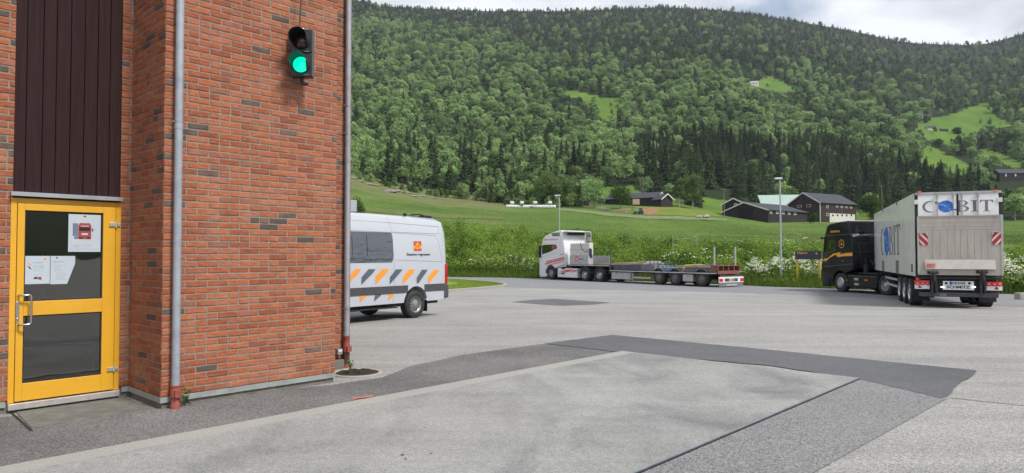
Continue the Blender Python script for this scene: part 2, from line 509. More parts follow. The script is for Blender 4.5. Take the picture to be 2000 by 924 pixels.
# asphalt patches
strip_pts = [P2(1062, 672), P2(1195, 655), P2(1560, 690), P2(1908, 725), P2(1895, 738), P2(1880, 745), P2(1862, 760), P2(1852, 774), P2(1838, 779), P2(1680, 742), P2(1500, 715), P2(1215, 690), P2(1150, 682)]
sheet('new_asphalt_strip', wob(strip_pts, 0.014, 0.16, 3), 0.012, M_dark, 1.0)
side_pts = [tuple(q0 - wL * 4.5), tuple(s0 + dl * 7.6 - wL * 1.8), P2(650, 752), P2(745, 738), P2(800, 716), P2(900, 694), P2(1000, 680), P2(1062, 672), P2(1190, 686), tuple(s0), tuple(s0 + wL * 0.02 + dl * 8), tuple(q0)]
sheet('side_asphalt', wob(side_pts, 0.016, 0.25, 4), 0.004, M_side, 1.0)
rp = [P2(1678, 743), P2(1852, 778)]
far_d = (Vector(P2(1590, 924)) - Vector(rp[1])).normalized()
sheet('coarse_asphalt_lane', [tuple(s1 + wL * .05), rp[1], tuple(Vector(rp[1]) + far_d * 17), tuple(q1 + wL * .05)], 0.008, M_mid, 1.0)
sheet('asphalt_patch', wob([P2(998, 590), P2(1040, 586), P2(1080, 584), P2(1192, 591), P2(1160, 595), P2(1100, 597), P2(1060, 595)], 0.02, 0.6, 5), 0.008, M_dark, 1.0)
# saw cut joint that runs to the frame's edge beyond the strip
c0, c1 = Vector(P2(1856, 778)), Vector(P2(2030, 796))
sheet('tarmac_seam', [tuple(c0), tuple(c0 + Vector((0, 0.02))), tuple(c1 + Vector((0, 0.02))), tuple(c1)], 0.004, M_gap, 2.0)
# the road along the bank
def AB(a, b): return (0.68 * a + 0.733 * b, 0.733 * a - 0.680 * b)
near = [P2(2000, 600), P2(1640, 579), P2(1445, 572), P2(1150, 565), P2(990, 561), P2(873, 549)]
road = [AB(46, 40), AB(46, -90)] + [AB(36, -90), AB(35, -47)] + near[::-1] + [AB(33, 40)]
sheet('road', wob(road, 0.04, 1.5, 8), 0.004, M_road, 2.5)

for i, (a, b, r0) in enumerate(((842, 890, .012), (786, 893, .022), (792, 901, .012), (1405, 830, .012), (1302, 735, .02), (1180, 640, .03))):
    c = gp(a, b); rq = random.Random(i); mbq = MB(); vq = [(c.x + cos(t) * r0 * rq.uniform(.5, 1.3), c.y + sin(t) * r0 * rq.uniform(.5, 1.3), g(c.y) + 0.0215) for t in [2 * pi * k / 9 for k in range(9)]]
    mbq.add(vq, [tuple(range(9))]); mbq.build('oil_spot', M_gap2, fix=False, kind='structure')
# grass island with a kerb
M_lawn = mat('mown_grass', (0.145, 0.235, 0.03), 0.95, var=0.15, scale=0.8, col2=(0.235, 0.30, 0.055), bump=0.6, bscale=60, stretch=(0.35, 2.2, 1))
isl = [P2(800, 578), P2(873, 571), P2(930, 566.5), P2(975, 562.5), P2(992, 559.5), P2(988, 556.5), P2(960, 553), P2(915, 549.5), P2(873, 547), P2(820, 546), P2(760, 548)]
def smooth_closed(pts, it=2):
    for _ in range(it):
        o = []
        for i in range(len(pts)):
            a, b = Vector(pts[i]), Vector(pts[(i + 1) % len(pts)])
            o += [tuple(a * 0.75 + b * 0.25), tuple(a * 0.25 + b * 0.75)]
        pts = o
    return pts
isl = smooth_closed(isl)
cen = Vector((sum(p[0] for p in isl) / len(isl), sum(p[1] for p in isl) / len(isl)))
mb = MB(); n = len(isl); vs = []
for k_, (ins, h) in enumerate([(0, 0), (0, 0.13), (0.22, 0.14), (0.24, 0.05)]):
    for i in range(n):
        a, b, c = Vector(isl[i - 1]), Vector(isl[i]), Vector(isl[(i + 1) % n])
        nn = (c - a).normalized(); nn = Vector((-nn.y, nn.x))
        if (cen - b).dot(nn) < 0: nn = -nn
        p = b + nn * ins
        vs.append((p.x, p.y, g(p.y) + h))
mb.add(vs, [(k_ * n + i, k_ * n + (i + 1) % n, (k_ + 1) * n + (i + 1) % n, (k_ + 1) * n + i) for k_ in range(3) for i in range(n)])
mb.build('kerb', M_kerb, kind='structure', smooth=30)
inn = [(v[0], v[1]) for v in vs[2 * n:3 * n]]
sheet('grass_island', inn, 0.12, M_lawn, 1.2)

# ------------------------------------------------------------------ hillside
RIDGE = [(-3000, 60), (-600, 20), (200, -30), (600, -16), (683, -3), (740, 12), (850, 18), (960, 22), (1100, 22), (1200, 18), (1300, 14), (1400, 20), (1480, 28),
         (1560, 42), (1640, 55), (1700, 67), (1750, 79), (1800, 85), (1880, 88), (1930, 86), (1965, 78), (2000, 68), (2100, 50), (2600, 40), (5000, 120)]
FOOT = [(-3000, 330), (300, 330), (690, 347), (760, 366), (860, 386), (950, 394), (1060, 402), (1200, 402), (1320, 402), (1420, 418), (1500, 431), (1700, 433),
        (1960, 434), (2200, 434), (5000, 434)]
def lerp(tab, x):
    return float(np.interp(x, [a for a, _ in tab], [b for _, b in tab]))
def u_px(u): return 1000 + u * F
_rt = {}
def rt(tab, u):
    return row_t(lerp(tab, u_px(u)))
def Ye(u): return min(110.0, max(24.0, (42.6 + vex(u_px(u))) / max(0.2, 0.68 * u + 0.733)))
YN = [240, 320, 420, 560, 760, 1000, 1400]
FR = [0.0, 0.10, 0.24, 0.43, 0.66, 0.84, 1.0]
def hash_noise(x, y, s=0):
    v = 0; a = 1.0
    for k_ in range(4):
        v += a * (sin(x * 1.3 + 2.1 * k_ + s) * cos(y * 1.7 - 1.3 * k_ + s * 2) + 0.5 * sin(x * 2.9 - y * 2.3 + s * 3 + k_))
        x, y = x * 1.9 + 0.7 * y, y * 1.9 - 0.7 * x; a *= 0.5
    return v / 2.2
def terr_t(u, Y):
    ye = Ye(u); px = u_px(u)
    tf, tr_ = rt(FOOT, u), rt(RIDGE, u)
    if Y >= 240:
        if Y <= 1400:
            fr = float(np.interp(math.log(Y), [math.log(a) for a in YN], FR))
            t = tf + fr * (tr_ - tf)
            e = sin(pi * (math.log(Y / 240) / math.log(1400 / 240)))
            return t + 0.010 * e * hash_noise(u * 7, math.log(Y) * 5, 0.3)
        return tr_ - (Y - 1400) * 0.00035
    ks = [ye - 0.6, ye + 0.4, ye + 3, ye + 14]
    zs = [-0.36, -0.30, 0.05, 2.0 + 0.6 * max(0, min(1, (1200 - px) / 500))]
    t120 = row_t(lerp([(600, 418), (870, 436), (1060, 441), (1300, 452), (1560, 457), (2000, 458)], px))
    ks += [135.0, 240.0]; zs += [EYE + t120 * 135, EYE + tf * 240]
    if ks[3] > 120: ks[3] = 125
    z = float(np.interp(Y, ks, zs))
    return (z + 0.12 * hash_noise(u * Y * 0.12, Y * 0.1) * min(1, max(0, (Y - ye - 2) / 20)) - EYE) / Y
def terr(u, Y): return Vector((u * Y, Y, EYE + terr_t(u, Y) * Y))
def row_to_Y(px, py, lo=240, hi=1400):
    """distance at which the line of sight meets the hillside"""
    u, t = ray(px, py)
    a, b = lo, hi
    if terr_t(u, hi) < t: return None
    for _ in range(26):
        m_ = (a + b) / 2
        if terr_t(u, m_) < t: a = m_
        else: b = m_
    return a
def hit(px, py, lo=240, hi=1400):
    Y = row_to_Y(px, py, lo, hi)
    return None if Y is None else terr(ray(px, py)[0], Y)

us = list(np.linspace(-2.2, -0.6, 20)) + list(np.linspace(-0.55, 1.0, 400)) + list(np.linspace(1.08, 2.2, 20))
mb = MB(); vs = []
NY = 230
for i, u in enumerate(us):
    ye = Ye(u) - 0.6
    yy = [ye, ye + 1, ye + 2, ye + 3.6, ye + 8, ye + 14] + list(np.exp(np.linspace(math.log(ye + 16), math.log(1400), NY - 12))) + [1420, 1450, 1500, 1580, 1700, 2000]
    for Y in yy:
        vs.append(terr(u, Y))
nY = NY
mb.add(vs, [(i * nY + j, (i + 1) * nY + j, (i + 1) * nY + j + 1, i * nY + j + 1) for i in range(len(us) - 1) for j in range(nY - 1)])
# grass that covers fields; forest floor above
def field_mat(name, c1, c2, c3, sc=0.05):
    m = bpy.data.materials.new(name); m.use_nodes = True
    nt = m.node_tree; N = nt.nodes.new; L = nt.links.new
    b = nt.nodes['Principled BSDF']; b.inputs['Roughness'].default_value = 1; b.inputs['Specular IOR Level'].default_value = 0.1
    tc = N('ShaderNodeTexCoord')
    def noise(sc, det, st=None):
        n = N('ShaderNodeTexNoise'); n.inputs['Scale'].default_value = sc; n.inputs['Detail'].default_value = det; n.inputs['Roughness'].default_value = 0.65
        v = tc.outputs['Object']
        if st:
            mp = N('ShaderNodeMapping'); mp.inputs['Scale'].default_value = st; L(v, mp.inputs[0]); v = mp.outputs[0]
        L(v, n.inputs['Vector']); return n.outputs[0]
    r = N('ShaderNodeValToRGB'); r.color_ramp.elements[0].position = 0.35; r.color_ramp.elements[1].position = 0.68
    r.color_ramp.elements[0].color = (*c1, 1); r.color_ramp.elements[1].color = (*c2, 1)
    L(noise(sc, 8, (1, 0.5, 0.5)), r.inputs[0])
    r2 = N('ShaderNodeValToRGB'); r2.color_ramp.elements[0].position = 0.56; r2.color_ramp.elements[1].position = 0.75
    r2.color_ramp.elements[0].color = (0, 0, 0, 1); r2.color_ramp.elements[1].color = (0.75, 0.75, 0.75, 1)
    L(noise(sc * 0.7, 9), r2.inputs[0])
    mx = N('ShaderNodeMix'); mx.data_type = 'RGBA'; mx.inputs[7].default_value = (*c3, 1)
    L(r2.outputs[0], mx.inputs[0]); L(r.outputs[0], mx.inputs[6])
    r3 = N('ShaderNodeValToRGB'); r3.color_ramp.elements[0].color = (0.6, 0.6, 0.6, 1); r3.color_ramp.elements[1].color = (1.4, 1.4, 1.4, 1)
    L(noise(2.2, 5), r3.inputs[0])
    mm = N('ShaderNodeMix'); mm.data_type = 'RGBA'; mm.blend_type = 'MULTIPLY'; mm.inputs[0].default_value = 1
    L(mx.outputs[2], mm.inputs[6]); L(r3.outputs[0], mm.inputs[7])
    L(mm.outputs[2], b.inputs['Base Color'])
    bp = N('ShaderNodeBump'); bp.inputs['Distance'].default_value = 0.3; bp.inputs['Strength'].default_value = 0.8
    L(noise(1.5, 6), bp.inputs['Height']); L(bp.outputs[0], b.inputs['Normal'])
    return m
M_field = field_mat('meadow', (0.062, 0.115, 0.022), (0.115, 0.178, 0.038), (0.175, 0.180, 0.070))
M_past = field_mat('hill_pasture', (0.070, 0.135, 0.020), (0.118, 0.190, 0.034), (0.055, 0.10, 0.020), 0.05)
M_floor = field_mat('forest_floor', (0.014, 0.024, 0.010), (0.026, 0.040, 0.014), (0.03, 0.035, 0.014))
M_dryg = field_mat('dry_slope', (0.105, 0.135, 0.045), (0.155, 0.165, 0.065), (0.20, 0.17, 0.10), 0.12)
# clearings on the hill, outlined where the photograph shows them
def farm_yard(px, Y): return (1380 < px < 1700 and Y < 285 - max(0, 1440 - px) * 0.2) or (1190 < px < 1335 and Y < 268)
CLEAR = [
    [(1085, 172), (1130, 178), (1175, 190), (1212, 192), (1208, 215), (1190, 240), (1168, 232), (1165, 205), (1110, 188)],
    [(1462, 164), (1482, 158), (1500, 147), (1525, 158), (1560, 176), (1530, 182), (1490, 172), (1462, 171)],
    [(1785, 262), (1797, 234), (1850, 226), (1895, 210), (1930, 200), (1940, 222), (1965, 238), (1985, 247), (1950, 249), (1925, 246), (1905, 264), (1880, 270), (1850, 284), (1815, 275)],
    [(1795, 300), (1815, 282), (1845, 298), (1885, 318), (1905, 332), (1880, 343), (1830, 330), (1800, 318)],
    [(1895, 298), (1925, 290), (1975, 308), (2005, 323), (1998, 337), (1960, 320), (1915, 306)],
    [(1160, 368), (1235, 362), (1255, 378), (1240, 392), (1180, 392)],
    [(1375, 385), (1420, 392), (1440, 425), (1370, 412)],
    [(680, 345), (690, 340), (760, 362), (860, 384), (990, 398), (990, 410), (690, 400)],
]
def inpoly(x, y, P):
    c = False; n = len(P)
    for i in range(n):
        x1, y1 = P[i]; x2, y2 = P[i - 1]
        if (y1 > y) != (y2 > y) and x < (x2 - x1) * (y - y1) / (y2 - y1) + x1: c = not c
    return c
def to_px(v):
    """world point to the photograph's pixels (used to test what lies where)"""
    x, y, z = v[0], v[1], v[2] - EYE
    f = y * cos(PITCH) + z * sin(PITCH); up = -y * sin(PITCH) + z * cos(PITCH)
    return 1000 + F * x / f, 462 - F * up / f
CB = [(min(a for a, b in P), max(a for a, b in P), min(b for a, b in P), max(b for a, b in P)) for P in CLEAR]
for fi, f_ in enumerate(mb.f):
    c = sum((Vector(mb.v[i]) for i in f_), Vector()) / 4
    m_ = 0
    px, py = to_px(c)
    if c.y > 236 and py < lerp(FOOT, px) - 4 and not farm_yard(px, c.y): m_ = 2
    if c.y > 236 and 600 < px < 2100 and any(B[0] < px < B[1] and B[2] < py < B[3] and inpoly(px, py, P) for P, B in zip(CLEAR, CB)): m_ = 1
    if 150 < c.y < 262 and 600 < px < 990:
        top = lerp(FOOT, px)
        if py < top + 22 - (px - 690) * 0.03: m_ = 3
    mb.mi[fi] = m_
mb.build('hillside', [M_field, M_past, M_floor, M_dryg], kind='structure', fix=False, smooth=80)

# the other side of the valley, behind the camera (what panes and paint reflect)
mb = MB(); vs = []
NA = 60
for j, (rr, hh) in enumerate([(260, -1), (420, 12), (700, 45), (1000, 95), (1250, 125), (1600, 130)]):
    for i in range(NA + 1):
        a = pi + pi * i / NA
        hh2 = hh * (1 + 0.18 * sin(a * 5) + 0.08 * sin(a * 13)) if hh > 0 else hh
        vs.append((cos(a) * rr * 1.4, -40 + sin(a) * rr, hh2))
mb.add(vs, [(j * (NA + 1) + i, j * (NA + 1) + i + 1, (j + 1) * (NA + 1) + i + 1, (j + 1) * (NA + 1) + i) for j in range(5) for i in range(NA)])
mb.build('valley_side', field_mat('far_forest', (0.018, 0.035, 0.012), (0.035, 0.06, 0.02), (0.05, 0.07, 0.03), 0.01), kind='structure', fix=True, smooth=80)
# ------------------------------------------------------------------ the brick building
u0 = ray(317, 600)[0]
C0 = Vector((u0 * 7.6, 7.6))
Ba, Bb = Vector((0.680, 0.733)), Vector((0.733, -0.680))          # along the wall / out of it
BROT = atan2(0.733, 0.680)
def W(px, py, yp=0.0):
    """(x, z) on the building's plane y = yp (y grows into the building)"""
    u, t = ray(px, py)
    o = C0 - Bb * yp
    # o + s*Ba = (u*Y, Y)
    s_ = (u * o.y - o.x) / (Ba.x - u * Ba.y)
    Y = o.y + s_ * Ba.y
    return s_, EYE + t * Y
LM = W(655.5, 500)[0]
XR = W(684, 500, 1.0)[0]
BH = 6.6
bld = thing('brick_building', 'red brick building with a yellow glazed door and dark vertical boarding above it', 'building', (C0.x, C0.y, 0), BROT)

def brick_mat():
    m = bpy.data.materials.new('brick'); m.use_nodes = True
    nt = m.node_tree; N = nt.nodes.new; L = nt.links.new
    b = nt.nodes['Principled BSDF']; b.inputs['Roughness'].default_value = 0.88; b.inputs['Specular IOR Level'].default_value = 0.2
    a = N('ShaderNodeAttribute'); a.attribute_name = 'tone'
    r = N('ShaderNodeValToRGB'); r.color_ramp.interpolation = 'LINEAR'
    e = r.color_ramp.elements
    e[0].position = 0.0; e[0].color = (0.285, 0.092, 0.052, 1)
    e[1].position = 0.30; e[1].color = (0.370, 0.120, 0.058, 1)
    for p, c in ((0.60, (0.425, 0.148, 0.074)), (0.80, (0.385, 0.150, 0.088)), (0.88, (0.33, 0.125, 0.080)), (0.925, (0.20, 0.125, 0.095)), (0.94, (0.145, 0.108, 0.088)), (1.0, (0.10, 0.082, 0.072))):
        k = e.new(p); k.color = (*c, 1)
    L(a.outputs['Fac'], r.inputs[0])
    tc = N('ShaderNodeTexCoord')
    n = N('ShaderNodeTexNoise'); n.inputs['Scale'].default_value = 18; n.inputs['Detail'].default_value = 6; n.inputs['Roughness'].default_value = 0.7
    mp = N('ShaderNodeMapping'); mp.inputs['Scale'].default_value = (0.6, 0.6, 1.6); L(tc.outputs['Object'], mp.inputs[0]); L(mp.outputs[0], n.inputs['Vector'])
    r2 = N('ShaderNodeValToRGB'); r2.color_ramp.elements[0].position = 0.3; r2.color_ramp.elements[1].position = 0.7
    r2.color_ramp.elements[0].color = (0.62, 0.60, 0.60, 1); r2.color_ramp.elements[1].color = (1.16, 1.14, 1.12, 1); L(n.outputs[0], r2.inputs[0])
    mx = N('ShaderNodeMix'); mx.data_type = 'RGBA'; mx.blend_type = 'MULTIPLY'; mx.inputs[0].default_value = 1
    L(r.outputs[0], mx.inputs[6]); L(r2.outputs[0], mx.inputs[7])
    n3 = N('ShaderNodeTexNoise'); n3.inputs['Scale'].default_value = 1.1; n3.inputs['Detail'].default_value = 8; n3.inputs['Roughness'].default_value = 0.72
    L(tc.outputs['Object'], n3.inputs['Vector'])
    r3 = N('ShaderNodeValToRGB'); r3.color_ramp.elements[0].position = 0.52; r3.color_ramp.elements[1].position = 0.8
    r3.color_ramp.elements[0].color = (0, 0, 0, 1); r3.color_ramp.elements[1].color = (0.6, 0.6, 0.6, 1); L(n3.outputs[0], r3.inputs[0])
    m2 = N('ShaderNodeMix'); m2.data_type = 'RGBA'; m2.inputs[7].default_value = (0.44, 0.27, 0.18, 1)
    L(r3.outputs[0], m2.inputs[0]); L(mx.outputs[2], m2.inputs[6])
    L(m2.outputs[2], b.inputs['Base Color'])
    n4 = N('ShaderNodeTexNoise'); n4.inputs['Scale'].default_value = 55; n4.inputs['Detail'].default_value = 5; L(tc.outputs['Object'], n4.inputs['Vector'])
    n5 = N('ShaderNodeTexNoise'); n5.inputs['Scale'].default_value = 9; L(mp.outputs[0], n5.inputs['Vector'])
    ad = N('ShaderNodeMath'); ad.operation = 'ADD'; L(n4.outputs[0], ad.inputs[0]); L(n5.outputs[0], ad.inputs[1])
    bp = N('ShaderNodeBump'); bp.inputs['Strength'].default_value = 0.7; bp.inputs['Distance'].default_value = 0.008
    L(ad.outputs[0], bp.inputs['Height']); L(bp.outputs[0], b.inputs['Normal'])
    return m
M_brick = brick_mat()
M_mort = mat('mortar', (0.31, 0.26, 0.21), 0.95, var=0.18, scale=14, bump=0.8, bscale=120, dirt=((0.16, 0.13, 0.11), 0.5, 3))

rb = random.Random(11)
ROW, BL, JT = 0.075, 0.25, 0.0165
Z0 = 0.138
def brick_face(mb, o, dx, dn, length, z0, z1, phase=0.0, end_cut=True, dark=0.055):
    """lay courses on the plane through o along dx, facing dn; mb.m: 0 brick, 1 mortar"""
    o, dx, dn = Vector(o), Vector(dx), Vector(dn)
    # mortar bed
    mb.m = 1; mb.t = 0.5
    a, b_ = o, o + dx * length
    mb.add([(a.x, a.y, z0), (b_.x, b_.y, z0), (b_.x, b_.y, z1), (a.x, a.y, z1)], [(0, 1, 2, 3)])
    mb.m = 0
    row = 0; z = z0
    while z + 0.03 < z1:
        h = min(ROW - JT, z1 - z)
        off = phase + (BL / 2 if row % 2 else 0) + rb.uniform(-0.004, 0.004)
        s_ = -((off) % BL)
        while s_ < length - 0.02:
            e = s_ + BL - JT
            # now and then two headers in place of a stretcher
            parts_ = [(s_, e)]
            if rb.random() < 0.07: parts_ = [(s_, s_ + BL / 2 - JT), (s_ + BL / 2, e)]
            for (pa, pb) in parts_:
                pa, pb = max(pa, 0.0), min(pb, length)
                if pb - pa < 0.02: continue
                tone = rb.uniform(0.0, 0.86) if rb.random() > dark else rb.uniform(0.92, 1.0)
                if rb.random() < 0.08: tone = rb.uniform(0.84, 0.90)
                mb.t = tone
                d0 = 0.006 + rb.uniform(-0.002, 0.003)
                jz = rb.uniform(-0.0015, 0.0015); js = rb.uniform(-0.002, 0.002); tl = rb.uniform(-0.0015, 0.0015)
                c = 0.004
                pa_, pb_ = max(0, pa + js) if pa > 0 else pa, pb + js if pb < length else pb
                A0, B0 = o + dx * pa_, o + dx * pb_
                def q(base, zz, dep): return (base.x + dn.x * dep, base.y + dn.y * dep, zz)
                zl, zh = z + jz, z + h + jz
                ca, cb = A0 + dx * c, B0 - dx * c
                vs = [q(A0, zl, -0.003), q(B0, zl + tl, -0.003), q(B0, zh + tl, -0.003), q(A0, zh, -0.003),
                      q(A0, zl, d0 - 0.003), q(B0, zl + tl, d0 - 0.003), q(B0, zh + tl, d0 - 0.003), q(A0, zh, d0 - 0.003),
                      q(ca, zl + c, d0), q(cb, zl + c + tl, d0), q(cb, zh - c + tl, d0), q(ca, zh - c, d0)]
                mb.add(vs, [(0, 1, 5, 4), (1, 2, 6, 5), (2, 3, 7, 6), (3, 0, 4, 7), (4, 5, 9, 8), (5, 6, 10, 9), (6, 7, 11, 10), (7, 4, 8, 11), (8, 9, 10, 11)])
            s_ += BL
        z += ROW; row += 1

# measured openings in the recessed plane (y = 1.0)
dxl, dzb = W(14, 782, 1.0); dxr = W(231, 770, 1.0)[0]
dtop = W(130, 391, 1.0)[1]
bxl = W(27, 300, 1.0)[0]; bxr = W(236, 300, 1.0)[0]
XL = -6.0
pl = MB(); brick_face(pl, (0, 0), (1, 0), (0, -1), LM, Z0, BH)
pl.build('pilaster_wall', [M_brick, M_mort], bld, fix=True, tone=True)
pl = MB(); brick_face(pl, (0, 1.0), (0, -1), (-1, 0), 1.0, Z0, BH, phase=0.06); brick_face(pl, (LM, 0), (0, 1), (1, 0), 1.0, Z0, BH, phase=0.06)
pl.build('return_wall', [M_brick, M_mort], bld, fix=True, tone=True)
pl = MB()
brick_face(pl, (XL, 1.0), (1, 0), (0, -1), bxl - XL, Z0, BH, phase=0.1, dark=0.12)
brick_face(pl, (bxr, 1.0), (1, 0), (0, -1), -bxr, Z0, BH, phase=0.02)
brick_face(pl, (LM, 1.0), (1, 0), (0, -1), XR - LM, Z0, BH, phase=0.02, dark=0.1)
pl.build('recessed_wall', [M_brick, M_mort], bld, fix=True, tone=True)
# the body behind: side and back walls, flat roof
M_wallb = mat('side_brick', (0.42, 0.14, 0.07), 0.9, var=0.2, scale=12, bump=0.4)
mb = MB(); mb.box2((XR - 0.2, 1.01, 0), (XR, 9, BH)); mb.box2((XL, 1.01, 0), (XL + 0.2, 9, BH)); mb.box2((XL + 0.2, 8.8, 0), (XR - 0.2, 9, BH))
mb.box2((XL + 0.2, 1.02, 0), (dxl - 0.001, 1.2, BH)); mb.box2((dxr + 0.001, 1.02, 0), (XR - 0.2, 1.2, BH)); mb.box2((dxl, 1.04, dtop + 0.06), (dxr, 1.2, BH))
mb.build('side_wall', M_wallb, bld)
M_roof = mat('roof_felt', (0.06, 0.06, 0.065), 0.9)
mb = MB(); mb.box2((XL - 0.1, 0.9, BH), (XR + 0.1, 9.1, BH + 0.2)); mb.box2((-0.05, -0.05, BH), (LM + 0.05, 0.899, BH + 0.2))
mb.build('roof', M_roof, bld)
# plinth and flashing
M_plinth = mat('plinth_concrete', (0.21, 0.19, 0.165), 0.95, var=0.3, scale=10, bump=0.8, dirt=((0.10, 0.09, 0.07), 0.6, 5))
M_flash = mat('flashing_sheet', (0.36, 0.39, 0.38), 0.5, 0.3, var=0.12, scale=5, dirt=((0.2, 0.19, 0.16), 0.6, 4))
mb = MB()
mb.box2((0.012, 0.012, -0.1), (LM - 0.012, 0.5, 0.135)); mb.box2((-0.5, 1.012, -0.1), (LM + 0.5, 1.2, 0.135)); mb.box2((0.02, 0.5, -0.1), (LM - 0.02, 1.0, 0.13))
mb.box2((XL, 1.012, -0.1), (dxl, 1.2, 0.135)); mb.box2((dxr, 1.013, -0.1), (-0.5, 1.19, 0.134)); mb.box2((LM + .5, 1.013, -0.1), (XR, 1.19, 0.134))
mb.build('plinth', M_plinth, bld, bevel=0.006)
def flash(mb, p, q, n):
    p, q, n = Vector(p), Vector(q), Vector(n)
    a, b_ = p + n * 0.014, q + n * 0.014; c, d = p + n * 0.003, q + n * 0.003
    for (zz0, zz1) in ((0.07, 0.132),):
        mb.add([(a.x, a.y, zz0), (b_.x, b_.y, zz0), (b_.x, b_.y, zz1), (a.x, a.y, zz1), (c.x, c.y, zz0), (d.x, d.y, zz0), (d.x, d.y, zz1), (c.x, c.y, zz1)],
               [(0, 1, 2, 3), (4, 5, 6, 7), (0, 1, 5, 4), (2, 3, 7, 6), (1, 2, 6, 5), (0, 3, 7, 4)])
mb = MB(); flash(mb, (-0.014, 0), (LM, 0), (0, -1)); flash(mb, (0, 0.999), (0, 0.0), (-1, 0)); flash(mb, (dxr + 0.03, 1.0), (-0.015, 1.0), (0, -1)); flash(mb, (XL, 1.0), (dxl - 0.02, 1.0), (0, -1))
mb.build('base_flashing', M_flash, bld)

# dark boarding above the door
M_board = mat('stained_board', (0.034, 0.017, 0.018), 0.85, spec=0.15, var=0.18, scale=2.0, stretch=(14, 14, 0.7), bump=0.35, bscale=5, dirt=((0.018, 0.012, 0.012), 0.6, 3))
bz0 = W(130, 380, 1.0)[1]
cuts = [27, 50, 82, 108, 136, 163, 189, 213, 236]
mb = MB()
for i in range(len(cuts) - 1):
    xa, xb = W(cuts[i], 250, 1.0)[0], W(cuts[i + 1], 250, 1.0)[0]
    mb.box2((xa + 0.004, 0.985 + (i % 2) * 0.004, bz0), (xb - 0.004, 1.012, BH))
mb.box2((bxl, 1.013, bz0), (bxr, 1.03, BH))
mb.build('boarding', M_board, bld, bevel=0.003)
mb = MB(); z = bz0 - 0.002
mb.box2((bxl - 0.03, 0.93, z - 0.045), (bxr + 0.01, 0.945, z)); mb.box2((bxl - 0.03, 0.9455, z - 0.012), (bxr + 0.01, 1.02, z - 0.001))
mb.build('drip_flashing', mat('drip_sheet', (0.40, 0.42, 0.44), 0.4, 0.5), bld)

# the door
M_yel = mat('yellow_paint', (0.72, 0.375, 0.022), 0.42, var=0.05, scale=3, coat=0.15, bump=0.02, dirt=((0.42, 0.24, 0.03), 0.3, 6))
M_chrome = mat('brushed_steel', (0.55, 0.54, 0.52), 0.28, 1.0, var=0.08, scale=20)
M_gasket = mat('gasket', (0.012, 0.012, 0.012), 0.6)
dy = 1.0
zt = dtop; zb_ = W(120, 775, 1.0)[1] + 0.0
fw = 0.055
mb = MB()
mb.box2((dxl, dy - 0.01, zb_), (dxl + fw, dy + 0.07, zt)); mb.box2((dxr - fw, dy - 0.01, zb_), (dxr, dy + 0.07, zt)); mb.box2((dxl + fw, dy - 0.01, zt - fw), (dxr - fw, dy + 0.07, zt))
mb.build('door_frame', M_yel, bld, bevel=0.004)
dl0, dl1 = dxl + fw + 0.005, dxr - fw - 0.005
lz0, lz1 = zb_ + 0.012, zt - fw - 0.005
gx0 = W(47, 500, dy)[0]; gx1 = W(200, 500, dy)[0]
g1t = W(120, 413.5, dy)[1]; g1b = W(120, 586, dy)[1]; g2t = W(120, 613, dy)[1]; g2b = W(120, 740, dy)[1]
door = MB()
yb, yf = dy + 0.05, dy - 0.018
door.box2((dl0, yf, lz0), (gx0, yb, lz1)); door.box2((gx1, yf, lz0), (dl1, yb, lz1))
door.box2((gx0, yf, g1t), (gx1, yb, lz1)); door.box2((gx0, yf, g2t), (gx1, yb, g1b)); door.box2((gx0, yf, lz0), (gx1, yb, g2b))
dobj = door.build('door', M_yel, bld, bevel=0.004, label='yellow framed door with two dark glass panes')
gk = MB()
for (za_, zb2) in ((g1b, g1t), (g2b, g2t)):
    t_ = 0.012
    gk.box2((gx0, dy, za_), (gx0 + t_, dy + 0.02, zb2)); gk.box2((gx1 - t_, dy, za_), (gx1, dy + 0.02, zb2))
    gk.box2((gx0 + t_, dy, za_), (gx1 - t_, dy + 0.02, za_ + t_)); gk.box2((gx0 + t_, dy, zb2 - t_), (gx1 - t_, dy + 0.02, zb2))
gk.build('gasket', M_gasket, dobj)
M_dglass = glass('door_glass', (0.62, 0.67, 0.64), 0.19)
for (za_, zb2) in ((g1b, g1t), (g2b, g2t)):
    q = MB(); q.add([(gx0 + .01, dy + 0.01, za_ + .01), (gx1 - .01, dy + 0.01, za_ + .01), (gx1 - .01, dy + 0.01, zb2 - .01), (gx0 + .01, dy + 0.01, zb2 - .01)], [(0, 1, 2, 3)])
    q.build('glass_pane', M_dglass, dobj, fix=False)
hx = W(57, 600, dy)[0]; hz1 = W(45, 576, dy)[1]; hz0 = W(45, 633, dy)[1]; hx0 = W(35, 600, dy)[0]
mb = MB()
hp = [(hx0, yf, hz1), (hx0, yf - 0.06, hz1)]
pts = [(hx0, yf, hz1 - 0.0), (hx0 + 0.002, yf - 0.055, hz1), (hx0 + 0.03, yf - 0.075, hz1), (hx - 0.02, yf - 0.078, hz1), (hx - 0.004, yf - 0.078, hz1 - 0.008), (hx, yf - 0.078, hz1 - 0.03),
       (hx, yf - 0.078, hz0 + 0.03), (hx - 0.004, yf - 0.078, hz0 + 0.008), (hx - 0.02, yf - 0.078, hz0), (hx0 + 0.03, yf - 0.075, hz0), (hx0 + 0.002, yf - 0.055, hz0), (hx0, yf, hz0)]
mb.tube(pts, 0.011, 12)
mb.build('pull_handle', M_chrome, dobj, smooth=40)
lx = W(33, 610, dy)[0]
mb = MB(); mb.box2((lx - 0.016, yf - 0.008, hz0 + 0.02), (lx + 0.016, yf, hz1 - 0.07)); mb.cyl((lx, yf - 0.02, hz0 + 0.06), (lx, yf, hz0 + 0.06), 0.012)
mb.build('lock_plate', M_chrome, dobj, bevel=0.003)
M_hinge = mat('hinge_metal', (0.55, 0.55, 0.54), 0.4, 0.6)
